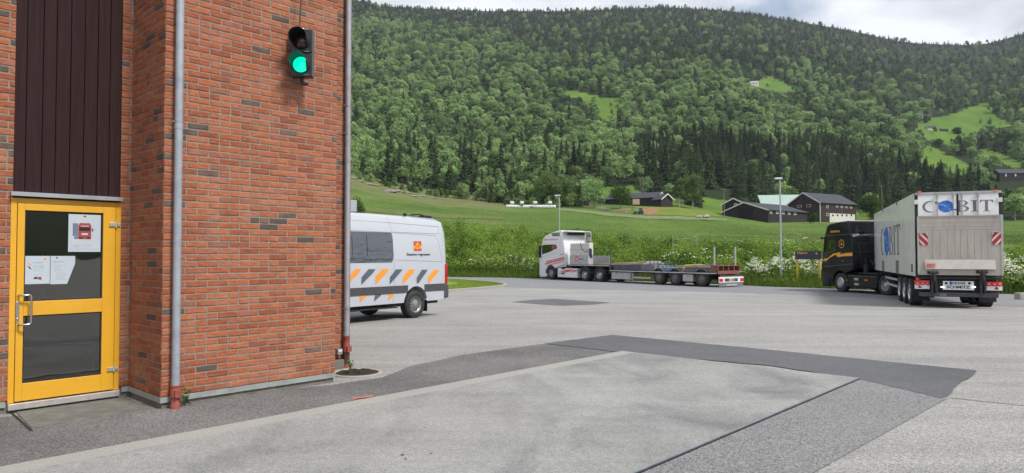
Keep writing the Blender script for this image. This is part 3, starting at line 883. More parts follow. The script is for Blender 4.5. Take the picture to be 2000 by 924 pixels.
for hz in (W(218, 439, dy)[1], W(213, 721, dy)[1]):
    xh = dxr - fw
    mb = MB(); mb.box2((xh - 0.075, yf - 0.016, hz - 0.022), (xh - 0.012, yf - 0.001, hz + 0.022)); mb.box2((xh + 0.008, dy - 0.026, hz - 0.02), (xh + 0.045, dy - 0.011, hz + 0.014)); mb.cyl((xh - 0.002, dy - 0.03, hz - 0.035), (xh - 0.002, dy - 0.03, hz + 0.035), 0.011)
    mb.build('hinge', M_hinge, bld, bevel=0.002)
# threshold
mb = MB(); tz = zb_ - 0.004
mb.box2((dxl - 0.0, 0.955, tz - 0.068), (dxr + 0.0, 1.10, tz)); 
mb.build('threshold', mat('threshold_alu', (0.50, 0.46, 0.44), 0.5, 0.4, var=0.12, scale=9, dirt=((0.3, 0.25, 0.22), 0.6, 12)), bld, bevel=0.006)
mb = MB(); mb.box2((dxl, 1.02, -0.05), (dxr, 1.2, tz - 0.07)); mb.build('sill_step', M_plinth, bld)
# interior of the porch room
M_in = mat('inner_wall', (0.55, 0.51, 0.45), 0.9, var=0.05); M_inf = mat('inner_floor', (0.10, 0.09, 0.08), 0.5)
mb = MB()
ix0, ix1 = dxl - 1.0, dxr + 0.9
mb.box2((ix0, 1.21, 0.0), (ix1, 4.2, 0.06))
mb.build('inner_floor', M_inf, bld)
mb = MB(); mb.box2((ix0, 4.2, 0.06), (ix1, 4.3, 2.9)); mb.box2((ix0 - 0.1, 1.21, 0.06), (ix0, 4.2, 2.9)); mb.box2((ix1, 1.21, 0.06), (ix1 + 0.1, 4.2, 2.9)); mb.box2((ix0, 1.21, 2.9), (ix1, 4.2, 2.98))
mb.build('inner_wall', M_in, bld)

# drainpipes
M_pipe = mat('pipe_zinc', (0.36, 0.40, 0.45), 0.45, 0.3, var=0.1, scale=4, dirt=((0.20, 0.21, 0.23), 0.6, 7))
M_cast = mat('red_cast_iron', (0.30, 0.065, 0.045), 0.65, var=0.2, scale=14, bump=0.3, dirt=((0.14, 0.06, 0.05), 0.5, 12))
M_rubber = mat('black_rubber', (0.015, 0.015, 0.016), 0.7, var=0.2, scale=10)
def drain(px_, x, y, zred, ztop, brackets, collar=True):
    mb = MB(); mb.cyl((x, y, zred), (x, y, ztop), 0.0425, n=24)
    for zz in (zred + 0.001, 3.1):
        mb.cyl((x, y, zz), (x, y, zz + 0.09), 0.0455, n=24)
    p = mb.build('drainpipe', M_pipe, bld, smooth=40)
    mb = MB(); mb.lathe([(0.001, -0.02), (0.052, -0.02), (0.052, 0.05), (0.046, 0.06), (0.046, zred * 0.5), (0.055, zred * 0.5 + 0.01), (0.055, zred * 0.5 + 0.1), (0.047, zred * 0.5 + 0.12), (0.047, zred - 0.02), (0.053, zred - 0.01), (0.053, zred + 0.02), (0.043, zred + 0.02)], (x, y, 0), n=24)
    mb.box2((x - 0.03, y - 0.075, zred * 0.5 + 0.012), (x + 0.045, y - 0.05, zred * 0.5 + 0.09))
    mb.build('cast_base', M_cast, p, smooth=35)
    for zz in brackets:
        mb = MB(); mb.cyl((x, y, zz), (x, y, zz + 0.022), 0.047, n=24); mb.box2((x - 0.012, y + 0.03, zz), (x + 0.012, y + 0.12, zz + 0.02)); mb.cyl((x - 0.05, y, zz + 0.011), (x - 0.07, y, zz + 0.011), 0.006)
        mb.build('pipe_clamp', M_steel, p, smooth=40)
    return p
pxx, _ = W(346, 500, -0.075)
drain(0, pxx, -0.075, W(340, 756, -0.075)[1], BH, [W(346, 240, -0.075)[1], 5.2])
pxr_ = W(677.5, 500, 0.93)[0]
drain(1, pxr_, 0.93, W(677, 658, 0.93)[1], BH, [W(677, 604, 0.93)[1], 3.95, W(677, 262, .93)[1]])
mb = MB(); mb.cyl((pxr_, 0.93, -0.02), (pxr_, 0.93, 0.22), 0.05, n=20); mb.build('pipe_boot', mat('rusty_dark', (0.06, 0.03, 0.025), 0.8), bld, smooth=40)
# block and little meter box beside the right pipe
xb0 = W(655, 700, 1.0)[0]
mb = MB(); mb.box2((LM + 0.03, 0.90, 0.0), (pxr_ - 0.05, 0.985, W(665, 702, 0.95)[1]))
mb.build('concrete_block', M_plinth, bld, bevel=0.008)
za_, zb2 = W(662, 692, 0.94)[1], W(662, 681, 0.94)[1]
xa = W(656.5, 688, 0.94)[0]; xc = W(666, 688, 0.94)[0]
mb = MB(); mb.box2((xa, 0.90, za_), (xc, 0.98, zb2)); mb.build('junction_box', mat('grey_plastic', (0.22, 0.24, 0.26), 0.5), bld, bevel=0.004)
mb = MB(); mb.box2((xa + 0.01, 0.894, (za_ + zb2) / 2), (xc - 0.01, 0.899, zb2 - 0.01)); mb.build('box_window', mat('pale_plastic', (0.7, 0.7, 0.68), 0.4), bld)

# paving slab in front of the door
def Bw(x, y): p = C0 + Ba * x - Bb * y; return (p.x, p.y)
mb = MB()
pp = [P2(62, 838), P2(28, 803), P2(232, 772), P2(292, 799)]
mb.add([(p[0], p[1], z) for z in (-0.05, 0.012) for p in pp], [(0, 1, 2, 3), (4, 5, 6, 7), (0, 1, 5, 4), (1, 2, 6, 5), (2, 3, 7, 6), (3, 0, 4, 7)])
mb.build('paving_slab', M_paver, kind='structure')
a_, b_ = Vector(P2(20, 803)), Vector(P2(64, 842))
nn = (b_ - a_).normalized(); nn = Vector((nn.y, -nn.x)) * 0.022
sheet('paving_joint', [tuple(a_), tuple(b_), tuple(b_ + nn), tuple(a_ + nn)], 0.009, M_gap, 1)

# ring of soil at the right pipe
rc = Vector(P2(697, 729.5)); 
mb = MB(); mb.lathe([(0.36, -0.02), (0.36, 0.012), (0.35, 0.022), (0.315, 0.022), (0.305, 0.012), (0.305, -0.02)], (rc.x, rc.y, 0), n=40)
mb.build('soil_ring', M_kerb, kind='structure', smooth=40)
mb = MB(); r_ = random.Random(3); vs = [(rc.x, rc.y, 0.02)]; fs = []
for k in range(1, 9):
    for i in range(30):
        t = 2 * pi * i / 30; rr = 0.31 * k / 8
        vs.append((rc.x + cos(t) * rr, rc.y + sin(t) * rr, (0.004 + r_.uniform(0, 0.028)) if k < 8 else 0.006))
for i in range(30): fs.append((0, 1 + i, 1 + (i + 1) % 30))
for k in range(7):
    for i in range(30): fs.append((1 + k * 30 + i, 1 + k * 30 + (i + 1) % 30, 31 + k * 30 + (i + 1) % 30, 31 + k * 30 + i))
mb.add(vs, fs); mb.build('soil', M_soil, kind='structure', fix=False)

# ------------------------------------------------------------------ papers on the door
M_paper = mat('paper', (0.46, 0.52, 0.58), 0.6, var=0.04, scale=6)
M_ink = mat('ink_grey', (0.14, 0.16, 0.18), 0.7); M_ink2 = mat('ink_pale', (0.36, 0.40, 0.45), 0.7)
M_red = mat('print_red', (0.33, 0.05, 0.05), 0.6); M_org = mat('print_orange', (0.75, 0.25, 0.03), 0.6); M_blk = mat('print_black', (0.015, 0.015, 0.02), 0.5)
def bworld(x, y, z): p = C0 + Ba * x - Bb * y; return Vector((p.x, p.y, z))
def paper(name, label, px0, py0, px1, py1, pts=None):
    x0, z1 = W(px0, py0, dy - 0.004); x1, z0 = W(px1, py1, dy - 0.004)
    o = thing(name, label, 'poster' if name == 'poster' else 'notice', bworld(x0, dy - 0.004, z0), BROT)
    w_, h_ = x1 - x0, z1 - z0
    M = basis((0, 0, 0), (1, 0, 0), (0, 0, 1))
    mb = MB(); poly(mb, [(a * w_, b * h_) for a, b in (pts or [(0, 0), (1, 0), (1, 1), (0, 1)])], M, 0.001)
    mb.build('sheet', M_paper, o)
    return o, w_, h_
def ink(o, m, items, w_, h_, name='print'):
    mb = MB()
    if name.endswith('_mark') or name in ('lorry_print', 'trailer_print'):
        for it in items:
            q = MB(); poly(q, [(a * w_, b * h_) for a, b in it], basis((0, -0.0012, 0), (1, 0, 0), (0, 0, 1)), 0.0006); q.build(name, m, o)
        return
    for it in items:
        M = basis((0, 0 - 0.0012, 0), (1, 0, 0), (0, 0, 1))
        if isinstance(it[0], str):
            s_, x, y, ww = it
            add_text(mb, s_, basis((x * w_, -0.0012, y * h_), (1, 0, 0), (0, 0, 1)), width=ww * w_, extrude=0.0003)
        else:
            poly(mb, [(a * w_, b * h_) for a, b in it], M, 0.0006)
    return mb.build(name, m, o)
def rc_(x0, y0, x1, y1): return [(x0, y0), (x1, y0), (x1, y1), (x0, y1)]
o, w_, h_ = paper('poster', 'wrinkled white poster with a red lorry on the door glass', 134, 418, 196, 492)
ink(o, M_red, [rc_(0.30, 0.34, 0.70, 0.72), [(0.32, 0.72), (0.68, 0.72), (0.66, 0.77), (0.34, 0.77)], rc_(0.46, 0.93, 0.54, 0.97)], w_, h_, 'lorry_print')
ink(o, mat('ink_blue', (0.13, 0.18, 0.26), 0.7), [rc_(0.13, 0.42, 0.295, 0.76), rc_(0.18, 0.34, 0.295, 0.415)], w_, h_, 'trailer_print')
mb = MB(); M = basis((0, -0.0022, 0), (1, 0, 0), (0, 0, 1))
for r in (rc_(0.33, 0.56, 0.67, 0.66), rc_(0.33, 0.35, 0.44, 0.39), rc_(0.57, 0.35, 0.67, 0.39), rc_(0.72, 0.55, 0.76, 0.63)): mb = MB(); poly(mb, [(a * w_, b * h_) for a, b in r], M, 0.0004); mb.build('window_print', M_blk, o)
mb = MB()
for r in (rc_(0.40, 0.45, 0.60, 0.50), rc_(0.38, 0.68, 0.62, 0.70)): mb = MB(); poly(mb, [(a * w_, b * h_) for a, b in r], M, 0.0004); mb.build('grille_print', M_paper, o)
ink(o, M_ink2, [('Trygg Trailer', 0.06, 0.12, 0.66), ('For tryggere veier i vinterland', 0.06, 0.05, 0.85)], w_, h_, 'lettering')
o, w_, h_ = paper('notice', 'white notice with opening hours and a small colour picture, nearest the door pull', 49.5, 500, 97, 554)
ink(o, M_ink, [('Åpningstider:', 0.3, 0.73, 0.42)], w_, h_, 'heading')
ink(o, M_ink2, [rc_(0.33, 0.66 - i * 0.035, 0.48, 0.675 - i * 0.035) for i in range(4)] + [rc_(0.55, 0.66 - i * 0.035, 0.76, 0.675 - i * 0.035) for i in range(4)] + [rc_(0.26, 0.47, 0.76, 0.485), rc_(0.30, 0.32, 0.66, 0.335)], w_, h_, 'text_line')
ink(o, M_org, [[(0.10, 0.74), (0.16, 0.75), (0.26, 0.66), (0.20, 0.66)], rc_(0.76, 0.86, 0.84, 0.93)], w_, h_, 'orange_mark')
ink(o, M_blk, [[(0.10, 0.63), (0.16, 0.63), (0.26, 0.53), (0.20, 0.53)], [(0.33, 0.18), (0.50, 0.18), (0.50, 0.25), (0.38, 0.25)]], w_, h_, 'dark_mark')
ink(o, M_red, [[(0.52, 0.16), (0.66, 0.14), (0.66, 0.25), (0.52, 0.25)]], w_, h_, 'red_mark')
o, w_, h_ = paper('notice', 'white notice with one lower corner folded away, hung below the poster', 99, 500, 146, 554, [(0, 0), (0.68, 0), (1.0, 0.72), (1, 1), (0, 1)])
ink(o, M_ink, [('Kjøretøy/Data', 0.10, 0.76, 0.46)], w_, h_, 'heading')
ink(o, M_ink2, [rc_(0.13, 0.66 - i * 0.05, 0.13 + (0.6, 0.3, 0.3, 0.32, 0.3)[i], 0.675 - i * 0.05) for i in range(5)] + [rc_(0.2, 0.37 - i * 0.07, 0.2 + (0.4, 0.42, 0.35, 0.45)[i], 0.385 - i * 0.07) for i in range(4)], w_, h_, 'text_line')
ink(o, M_blk, [[(0.20, 0.96), (0.26, 0.96), (0.30, 0.91), (0.24, 0.91)]], w_, h_, 'dark_mark')

# things inside the porch room
o = thing('monitor', 'dark flat screen hanging inside behind the door glass', 'screen', bworld(dxl + 0.55, 4.1, 1.35), BROT)
mb = MB(); mb.box2((-0.5, -0.05, -0.38), (0.5, 0.02, 0.38)); mb.build('screen', mat('screen_black', (0.008, 0.008, 0.01), 0.15), o, bevel=0.01)
mb = MB(); mb.box2((-0.1, 0.021, -0.1), (0.1, 0.095, 0.1)); mb.build('wall_bracket', M_gasket, o)
o = thing('bench', 'low red cushioned bench inside the porch', 'bench', bworld(dxl + 0.9, 3.3, 0.06), BROT)
mb = MB(); mb.box2((-0.6, -0.25, 0.38), (0.6, 0.25, 0.48)); mb.build('seat', mat('red_fabric', (0.25, 0.03, 0.02), 0.9), o, bevel=0.03)
for sx in (-0.5, 0.5):
    mb = MB(); mb.box2((sx - 0.03, -0.22, 0), (sx + 0.03, 0.22, 0.379)); mb.build('leg', M_gasket, o)

# ------------------------------------------------------------------ traffic light
Dl = 8.60
TL = thing('traffic_light', 'black two-lamp traffic light on the brick wall with its green lamp lit', 'traffic light', at(588, 103, Dl), 0)
ang = atan2(-0.98, 0.07)          # facing direction
nrm = Vector((0.19, -0.98, 0)).normalized()
TL.rotation_euler = (0, 0, ang + pi / 2)   # local -y faces out
sc_ = Dl / F
M_tl = mat('signal_black', (0.018, 0.020, 0.026), 0.42, var=0.1, coat=0.1)
hw, hh = 21 * sc_, 47 * sc_
mb = MB(); mb.box2((-hw, 0.0, 0.004), (hw, 0.12, hh)); hs = mb.build('housing', M_tl, TL, bevel=0.012)
mb = MB(); mb.box2((-hw, 0.0, -hh), (hw, 0.12, -0.004)); mb.build('housing', M_tl, TL, bevel=0.012)
M_rim = mat('signal_rim', (0.10, 0.11, 0.13), 0.35)
mb = MB(); mb.box2((hw + 0.0005, 0.005, -hh + 0.01), (hw + 0.006, 0.10, hh - 0.01)); mb.build('side_trim', mat('side_grey', (0.10, 0.11, 0.13), 0.4), TL)
M_green = emit('green_lamp', (0.0, 0.62, 0.33), 1.35); M_redoff = mat('red_lens_off', (0.045, 0.012, 0.014), 0.25, coat=0.5)
M_gvis = mat('visor_black', (0.014, 0.014, 0.016), 0.55)
for zc, ml, nm in ((hh / 2, M_redoff, 'unlit red lens'), (-hh / 2, M_green, 'lit green lens')):
    r_ = 0.098
    mb = MB(); mb.lathe([(0.001, -0.032), (0.03, -0.030), (0.06, -0.024), (0.085, -0.014), (r_, 0.0)], (0, 0, zc), 'y', 32)
    le = mb.build('lens', ml, TL, label=nm, smooth=60)
    mb = MB(); mb.lathe([(r_, -0.004), (r_ + 0.008, -0.02), (r_ + 0.014, -0.004)], (0, 0, zc), 'y', 32); mb.build('lens_ring', M_tl, le, smooth=40)
    # cowl visor open below
    vs = []; nseg = 26
    for (dep) in (0.0, -0.22):
        for i in range(nseg + 1):
            a0 = -0.28 * pi if dep == 0 else -0.06 * pi
            t = a0 + (pi - 2 * a0) * i / nseg
            for rr in (r_ + 0.014, r_ + 0.009):
                vs.append((cos(t) * rr, dep, zc + sin(t) * rr))
    fs = []; n2 = 2 * (nseg + 1)
    for i in range(nseg):
        a, b_ = 2 * i, 2 * i + 2
        fs += [(a, b_, n2 + b_, n2 + a), (a + 1, n2 + a + 1, n2 + b_ + 1, b_ + 1), (n2 + a, n2 + b_, n2 + b_ + 1, n2 + a + 1), (a, a + 1, b_ + 1, b_)]
    mb = MB(); mb.add(vs, fs); mb.build('visor', M_gvis, TL, smooth=50)
mb = MB()
for zc in (0.012, -hh + 0.018): mb = MB(); mb.box2((0.04, -0.008, zc), (0.10, -0.0005, zc + 0.006)); mb.build('clip', M_steel, TL)
mb = MB(); mb.tube([(0, 0.06, -hh), (0, 0.06, -hh - 0.05), (0.0, 0.10, -hh - 0.07), (0.03, 0.19, -hh - 0.05)], 0.022, 10); mb.cyl((0, 0.06, -hh - 0.09), (0, 0.06, -hh - 0.04), 0.014); mb.build('lower_bracket', M_gvis, TL, smooth=40)
mb = MB(); mb.tube([(0, 0.06, hh), (0, 0.06, hh + 0.02), (0.04, 0.20, hh + 0.02)], 0.016, 8); mb.cyl((-0.02, 0.05, hh + 0.01), (-0.02, 0.05, hh + 0.045), 0.008); mb.build('upper_bracket', M_chrome, TL, smooth=40)
mb = MB()
p0 = TL.location + Vector((-0.02, 0, hh + 0.02))
pw = [p0, p0 + Vector((-0.005, 0.03, 0.15)), p0 + Vector((0.01, 0.06, 0.6)), p0 + Vector((0.025, 0.1, 1.2)), p0 + Vector((0.03, 0.12, 2.1))]
mb.tube([(p - p0) for p in pw], 0.008, 8)
cb = mb.build('power_cable', M_gvis, smooth=40, label='thin black cable hanging down the brick wall to the traffic light', cat='cable'); cb.location = p0

# weed at the foot of the left pipe, and grass tuft in the soil ring
def leafy(name, label, base, n, h, spread, leaf, m, seed, cat='plant'):
    r_ = random.Random(seed); o = thing(name, label, cat, base)
    st = MB(); lf = MB()
    for i in range(n):
        a = r_.uniform(0, 2 * pi); hh_ = h * r_.uniform(0.4, 1.0); sp = spread * r_.uniform(0.2, 1)
        top = Vector((cos(a) * sp, sin(a) * sp, hh_)); mid = Vector((top.x * 0.3, top.y * 0.3, hh_ * 0.6))
        st.tube([(0, 0, 0), mid, top], [0.004, 0.003, 0.0015], 5)
        for k in range(7):
            q = mid.lerp(top, k / 6) + Vector([r_.uniform(-1, 1) * leaf * 0.8 for _ in range(3)])
            d = Vector((r_.uniform(-1, 1), r_.uniform(-1, 1), r_.uniform(-0.3, 0.6))).normalized(); e = d.cross(Vector((0, 0, 1))).normalized()
            L_ = leaf * r_.uniform(0.6, 1.2)
            lf.add([q, q + d * L_ * 0.35 + e * L_ * 0.38, q + d * L_ * 0.7 + e * L_ * 0.3, q + d * L_, q + d * L_ * 0.7 - e * L_ * 0.3, q + d * L_ * 0.35 - e * L_ * 0.38], [(0, 1, 2, 3, 4, 5)])
    st.build('stem', m, o, smooth=60); lf.build('leaf', m, o, fix=False)
    return o
M_weed = mat('weed_leaf', (0.10, 0.19, 0.03), 0.6, var=0.35, scale=25)
wb_ = P2(358, 793)
leafy('weed', 'small bushy green weed at the foot of the drainpipe nearest the yellow door', (wb_[0], wb_[1] + 0.02, 0.0), 16, 0.22, 0.10, 0.05, M_weed, 5)
wb_ = P2(684, 732)
leafy('weed', 'thin weed sprouting from the soil ring beside the red pipe base', (wb_[0], wb_[1], 0.01), 9, 0.20, 0.05, 0.035, M_weed, 6)
# spray paint cross on the slab border
mc = gp(708, 779)
mb = MB()
dA = Vector((Ba.x, Ba.y)); 
for (d, l_) in ((Ba, 0.16), (Ba + Bb * 0.9, 0.13)):
    zq = 0.0 if l_ == 0.16 else 0.0015; d = d.normalized(); e = Vector((-d.y, d.x)) * 0.012
    mb.add([(*(Vector((0, 0)) - d * l_ - e), zq), (*(d * l_ - e), zq), (*(d * l_ + e), zq), (*(-d * l_ + e), zq)], [(0, 1, 2, 3)])
sp = mb.build('paint_mark', mat('spray_orange', (0.75, 0.16, 0.10), 0.8, var=0.3, scale=30), fix=False, kind='structure'); sp.location = (mc.x, mc.y, 0.0205)
# ------------------------------------------------------------------ vehicle materials
M_wht = mat('white_paint', (0.70, 0.71, 0.73), 0.28, var=0.04, scale=2, coat=0.5, dirt=((0.45, 0.43, 0.40), 0.25, 3))
M_van = mat('van_silver_white', (0.47, 0.50, 0.55), 0.25, var=0.03, scale=2, coat=0.6, dirt=((0.42, 0.42, 0.42), 0.2, 4))
M_blkp = mat('black_paint', (0.006, 0.0065, 0.009), 0.25, var=0.15, scale=2, coat=0.12, spec=0.3, dirt=((0.025, 0.024, 0.022), 0.2, 5))
M_plast = mat('dark_plastic', (0.055, 0.058, 0.065), 0.6, var=0.12, scale=6)
M_chas = mat('chassis_black', (0.018, 0.018, 0.02), 0.65, var=0.3, scale=8, dirt=((0.07, 0.06, 0.05), 0.5, 6))
M_tyre = mat('tyre', (0.022, 0.022, 0.024), 0.8, var=0.2, scale=12, dirt=((0.07, 0.065, 0.06), 0.4, 8))
M_rimg = mat('rim_grey', (0.30, 0.31, 0.33), 0.4, 0.5, var=0.15, scale=8, dirt=((0.10, 0.09, 0.08), 0.5, 9))
M_rimd = mat('rim_dirty', (0.17, 0.14, 0.12), 0.7, 0.1, var=0.2, scale=8)
M_rimb = mat('rim_bright', (0.52, 0.53, 0.55), 0.3, 0.8, var=0.1, scale=8)
M_seam = mat('panel_gap', (0.10, 0.105, 0.115), 0.7)
M_hole = mat('hole_black', (0.006, 0.006, 0.006), 0.9)
M_tail = mat('tail_lamp_red', (0.45, 0.012, 0.012), 0.15, coat=0.8, var=0.2, scale=9)
M_orr = mat('reflex_orange', (0.86, 0.30, 0.03), 0.45, var=0.04)
M_gry = mat('decal_grey', (0.085, 0.105, 0.13), 0.45, var=0.04)
M_amb = mat('amber_lamp', (0.75, 0.22, 0.01), 0.3)
M_vglass = glass('vehicle_glass', (0.34, 0.38, 0.36), 0.08)
M_alu = mat('worn_aluminium', (0.43, 0.395, 0.355), 0.5, 0.25, var=0.10, scale=3, stretch=(1, 1, 0.3), dirt=((0.27, 0.24, 0.21), 0.55, 4), bump=0.05)
M_box = mat('trailer_panel', (0.74, 0.75, 0.70), 0.35, var=0.03, scale=1, coat=0.3, dirt=((0.46, 0.46, 0.42), 0.5, 1.3))
M_doorw = mat('trailer_door_white', (0.80, 0.80, 0.80), 0.4, var=0.03, dirt=((0.5, 0.48, 0.44), 0.3, 4))
M_cob = mat('letter_grey', (0.16, 0.17, 0.19), 0.5, var=0.06); M_blu = mat('globe_blue', (0.012, 0.085, 0.42), 0.4, var=0.3, scale=9, col2=(0.05, 0.22, 0.70))
M_lred = mat('lamp_red', (0.62, 0.03, 0.03), 0.2, coat=0.6); M_lred2 = emit('lamp_red_lit', (0.75, 0.05, 0.04), 0.35)
M_plate = mat('plate_white', (0.72, 0.73, 0.74), 0.4, var=0.03)
M_wood = mat('raw_timber', (0.42, 0.30, 0.19), 0.85, var=0.2, scale=4, stretch=(0.3, 6, 6), dirt=((0.25, 0.2, 0.15), 0.5, 3))
M_woodg = mat('grey_timber', (0.34, 0.31, 0.27), 0.9, var=0.2, scale=4, stretch=(0.3, 6, 6))
M_rust = mat('red_oxide', (0.22, 0.075, 0.055), 0.8, var=0.3, scale=6, dirt=((0.12, 0.09, 0.07), 0.6, 5))
M_bluest = mat('blue_strap', (0.03, 0.09, 0.38), 0.8, var=0.15); M_yelst = mat('yellow_strap', (0.62, 0.50, 0.05), 0.8)
M_lgrey = mat('light_grey_panel', (0.42, 0.42, 0.41), 0.5, 0.1, var=0.06, dirt=((0.26, 0.24, 0.21), 0.5, 4))
M_yd = mat('decal_yellow', (0.80, 0.36, 0.035), 0.45, var=0.05)
M_rdec = mat('decal_red', (0.60, 0.035, 0.03), 0.45, var=0.05)

WHEELS = {}
def wheel(parent, x, y, z, r, w_, kind, side=1, rim=None, holes=10, dish=0.06, rr=0.57, bright=None):
    """outer face at y (side=+1: left). Tyre is the part, rim the sub-part"""
    key = (r, w_, kind, side)
    if key not in WHEELS:
        h = w_
        prof = [(r * rr, -0.004), (r * (rr + .04), 0.004), (r * 0.80, 0.012), (r * 0.93, 0.004), (r * 0.985, -0.02), (r, -0.05), (r, -h + 0.05), (r * 0.97, -h + 0.01), (r * 0.8, -h), (r * rr, -h + 0.005)]
        t = MB(); t.lathe([(a, b * side) for a, b in prof], axis='y', n=40)
        for k in range(3): 
            yy = -0.06 - (h - 0.12) * k / 2
            t.lathe([(r * 1.002, (yy - 0.004) * side), (r * 1.002, (yy + 0.004) * side)], axis='y', n=40)
        to = t.build('wheel', M_tyre, smooth=50)
        q = MB(); R_ = r * rr
        q.lathe([(R_ * 1.0, 0.0), (R_ * 0.985, 0.006 * side), (R_ * 0.95, -0.004 * side), (R_ * 0.90, -dish * .6 * side), (R_ * 0.82, -dish * side), (R_ * 0.50, -dish * 0.75 * side), (R_ * 0.44, -dish * .7 * side), (R_ * 0.40, -dish * 0.05 * side), (R_ * 0.30, 0.012 * side), (0.001, 0.014 * side)], axis='y', n=36)
        ro = q.build('rim', rim or M_rimg, to, smooth=35)
        hb = MB()
        for k in range(holes):
            a = 2 * pi * k / holes
            c = (cos(a) * R_ * 0.72, -dish * 0.86 * side, sin(a) * R_ * 0.72)
            hb.cyl((c[0], c[1] + 0.004 * side, c[2]), (c[0], c[1] + 0.009 * side, c[2]), R_ * 0.095, n=10)
        hb.build('rim_hole', M_hole, to)
        nb = MB()
        for k in range(10):
            a = 2 * pi * (k + .5) / 10; c = (cos(a) * R_ * 0.53, sin(a) * R_ * 0.53)
            nb.cyl((c[0], -dish * 0.8 * side, c[1]), (c[0], -dish * 0.8 * side + 0.025 * side, c[1]), R_ * 0.035, n=6)
        nb.build('wheel_nut', M_rimb, to)
        WHEELS[key] = to
        to.parent = parent; to.location = (x, y, z); return to
    src = WHEELS[key]
    c = src.copy(); COL.objects.link(c); c.parent = parent; c.location = (x, y, z)
    for ch in src.children:
        d = ch.copy(); COL.objects.link(d); d.parent = c
    return c

def sboxp(mb, fr, p0, p1, y, dep, **k):
    x0, z1 = fr.side(*p0, y); x1, z0 = fr.side(*p1, y)
    mb.box2((x0, y - dep, z0), (x1, y, z1))
def spoly(mb, fr, pts, y, th=0.004, base=None):
    """flat decal on the left side plane y"""
    q = [fr.side(*p, y) for p in pts]
    vs = [(a, y, b) for a, b in q] + [(a, y + th, b) for a, b in q]; n = len(q)
    mb.add(vs, [tuple(range(n)), tuple(range(2 * n - 1, n - 1, -1))] + [(i, n + i, n + (i + 1) % n, (i + 1) % n) for i in range(n)])
def stext(mb, fr, s, pll, pur, y, **k):
    """text on the left side plane between two corners (lower left, upper right) of the photograph's pixels"""
    x0, z0 = fr.side(*pll, y); x1, z1 = fr.side(*pur, y)
    add_text(mb, s, basis((x0, y, z0), (-1, 0, 0), (0, 0, 1)), width=abs(x1 - x0), height=abs(z1 - z0), **k)

# ================================================================== the van
vf = Frame(-3.52, 19.70, g(19.7), -0.57, -0.82)
van = fthing('panel_van', 'white panel van with orange and dark grey slanted stripes, half hidden behind the brick corner', 'van', vf)
def v4(x, y): return (640 + x / 3.85, 400 + y / 3.85)
zsill = vf.side(*v4(560, 738), .99)[1]; zroof = vf.side(*v4(500, 74), .75)[1]
xrear = vf.side(*v4(897, 480), .99)[0]
ZP = [0.0, 0.10, 0.30, 0.47, 0.62, 0.78, 0.90, 0.965, 0.992, 1.0]          # share of the height sill to roof
YP = [0.985, 1.0, 1.0, 1.0, 0.985, 0.955, 0.92, 0.86, 0.72, 0.0]
def vring(x, zb, zt_, wsc=1.0, curve=1.0):
    L_ = []
    for a, b in zip(ZP, YP):
        L_.append((x, b * wsc, zb + a * (zt_ - zb)))
    return L_ + [(p[0], -p[1], p[2]) for p in L_[-2::-1]]
secs = [(xrear + 0.0, zsill + .02, zroof - 0.42, 0.93), (xrear + 0.03, zsill, zroof - 0.20, 0.965), (xrear + 0.12, zsill, zroof - 0.07, 0.99), (xrear + 0.35, zsill, zroof - 0.015, 1.0), (0, zsill, zroof, 1.0), (1.5, zsill, zroof + .01, 1.0),
        (2.6, zsill, zroof, 1.0), (3.1, zsill, zroof - 0.10, 0.99), (3.75, zsill, 1.95, 0.98), (4.15, zsill, 1.48, 0.97), (4.7, zsill, 1.22, 0.93), (4.95, zsill + 0.05, 0.98, 0.82)]
mb = MB(); vs = []; nr = len(vring(0, 0, 1))
for s_ in secs: vs += vring(*s_)
fs = [(i * nr + j, i * nr + (j + 1) % nr, (i + 1) * nr + (j + 1) % nr, (i + 1) * nr + j) for i in range(len(secs) - 1) for j in range(nr)]
fs += [tuple(range(nr)), tuple((len(secs) - 1) * nr + j for j in range(nr))]
mb.add(vs, fs)
body = mb.build('body', M_van, van)
rw = 0.385
cs = []
hubx = vf.side(*v4(663, 755), .99)[0]
for hx_ in (hubx, hubx + 3.9):
    for sg in (1, -1):
        c = MB(); c.cyl((hx_, sg * 0.66, rw + 0.03), (hx_, sg * 1.2, rw + 0.03), 0.475, n=40); cs.append(c)
cut(body, cs, 32)
def ys_(z):
    a = (z - zsill) / (zroof - zsill)
    return float(np.interp(a, ZP, YP))
def vdec(mb, pts, eps=0.006):
    q = [vf.side(*v4(*p), 0.99) for p in pts]
    mb.add([(a, ys_(b) + eps, b) for a, b in q], [tuple(range(len(q)))])
def vline(mb, pts, wd=0.008, eps=0.004):
    q = [vf.side(*v4(*p), 0.99) for p in pts]; A_, B_ = [], []
    dense = []
    for i in range(len(q) - 1):
        for k in range(6): dense.append((q[i][0] + (q[i + 1][0] - q[i][0]) * k / 6, q[i][1] + (q[i + 1][1] - q[i][1]) * k / 6))
    dense.append(q[-1])
    for i, (a, b) in enumerate(dense):
        d = Vector(dense[min(i + 1, len(dense) - 1)]) - Vector(dense[max(i - 1, 0)]); d.normalize(); n_ = Vector((-d.y, d.x)) * wd / 2
        A_.append((a + n_.x, ys_(b + n_.y) + eps, b + n_.y)); B_.append((a - n_.x, ys_(b - n_.y) + eps, b - n_.y))
    mb.strip(A_, B_)
mb = MB()
for ln in ([(470, 85), (482, 150), (487, 210), (497, 430), (500, 600), (490, 735)], [(160, 112), (490, 135), (845, 165)], [(160, 190), (485, 208)], [(490, 210), (780, 228), (815, 235), (835, 270), (860, 425)],
           [(500, 415), (858, 428)], [(845, 165), (842, 218)], [(495, 205), (845, 218)]):
    vline(mb, ln, 0.006)
vline(mb, [(160, 432), (164, 400)], 0.008)
mb.build('panel_seam', M_seam, body, fix=False)
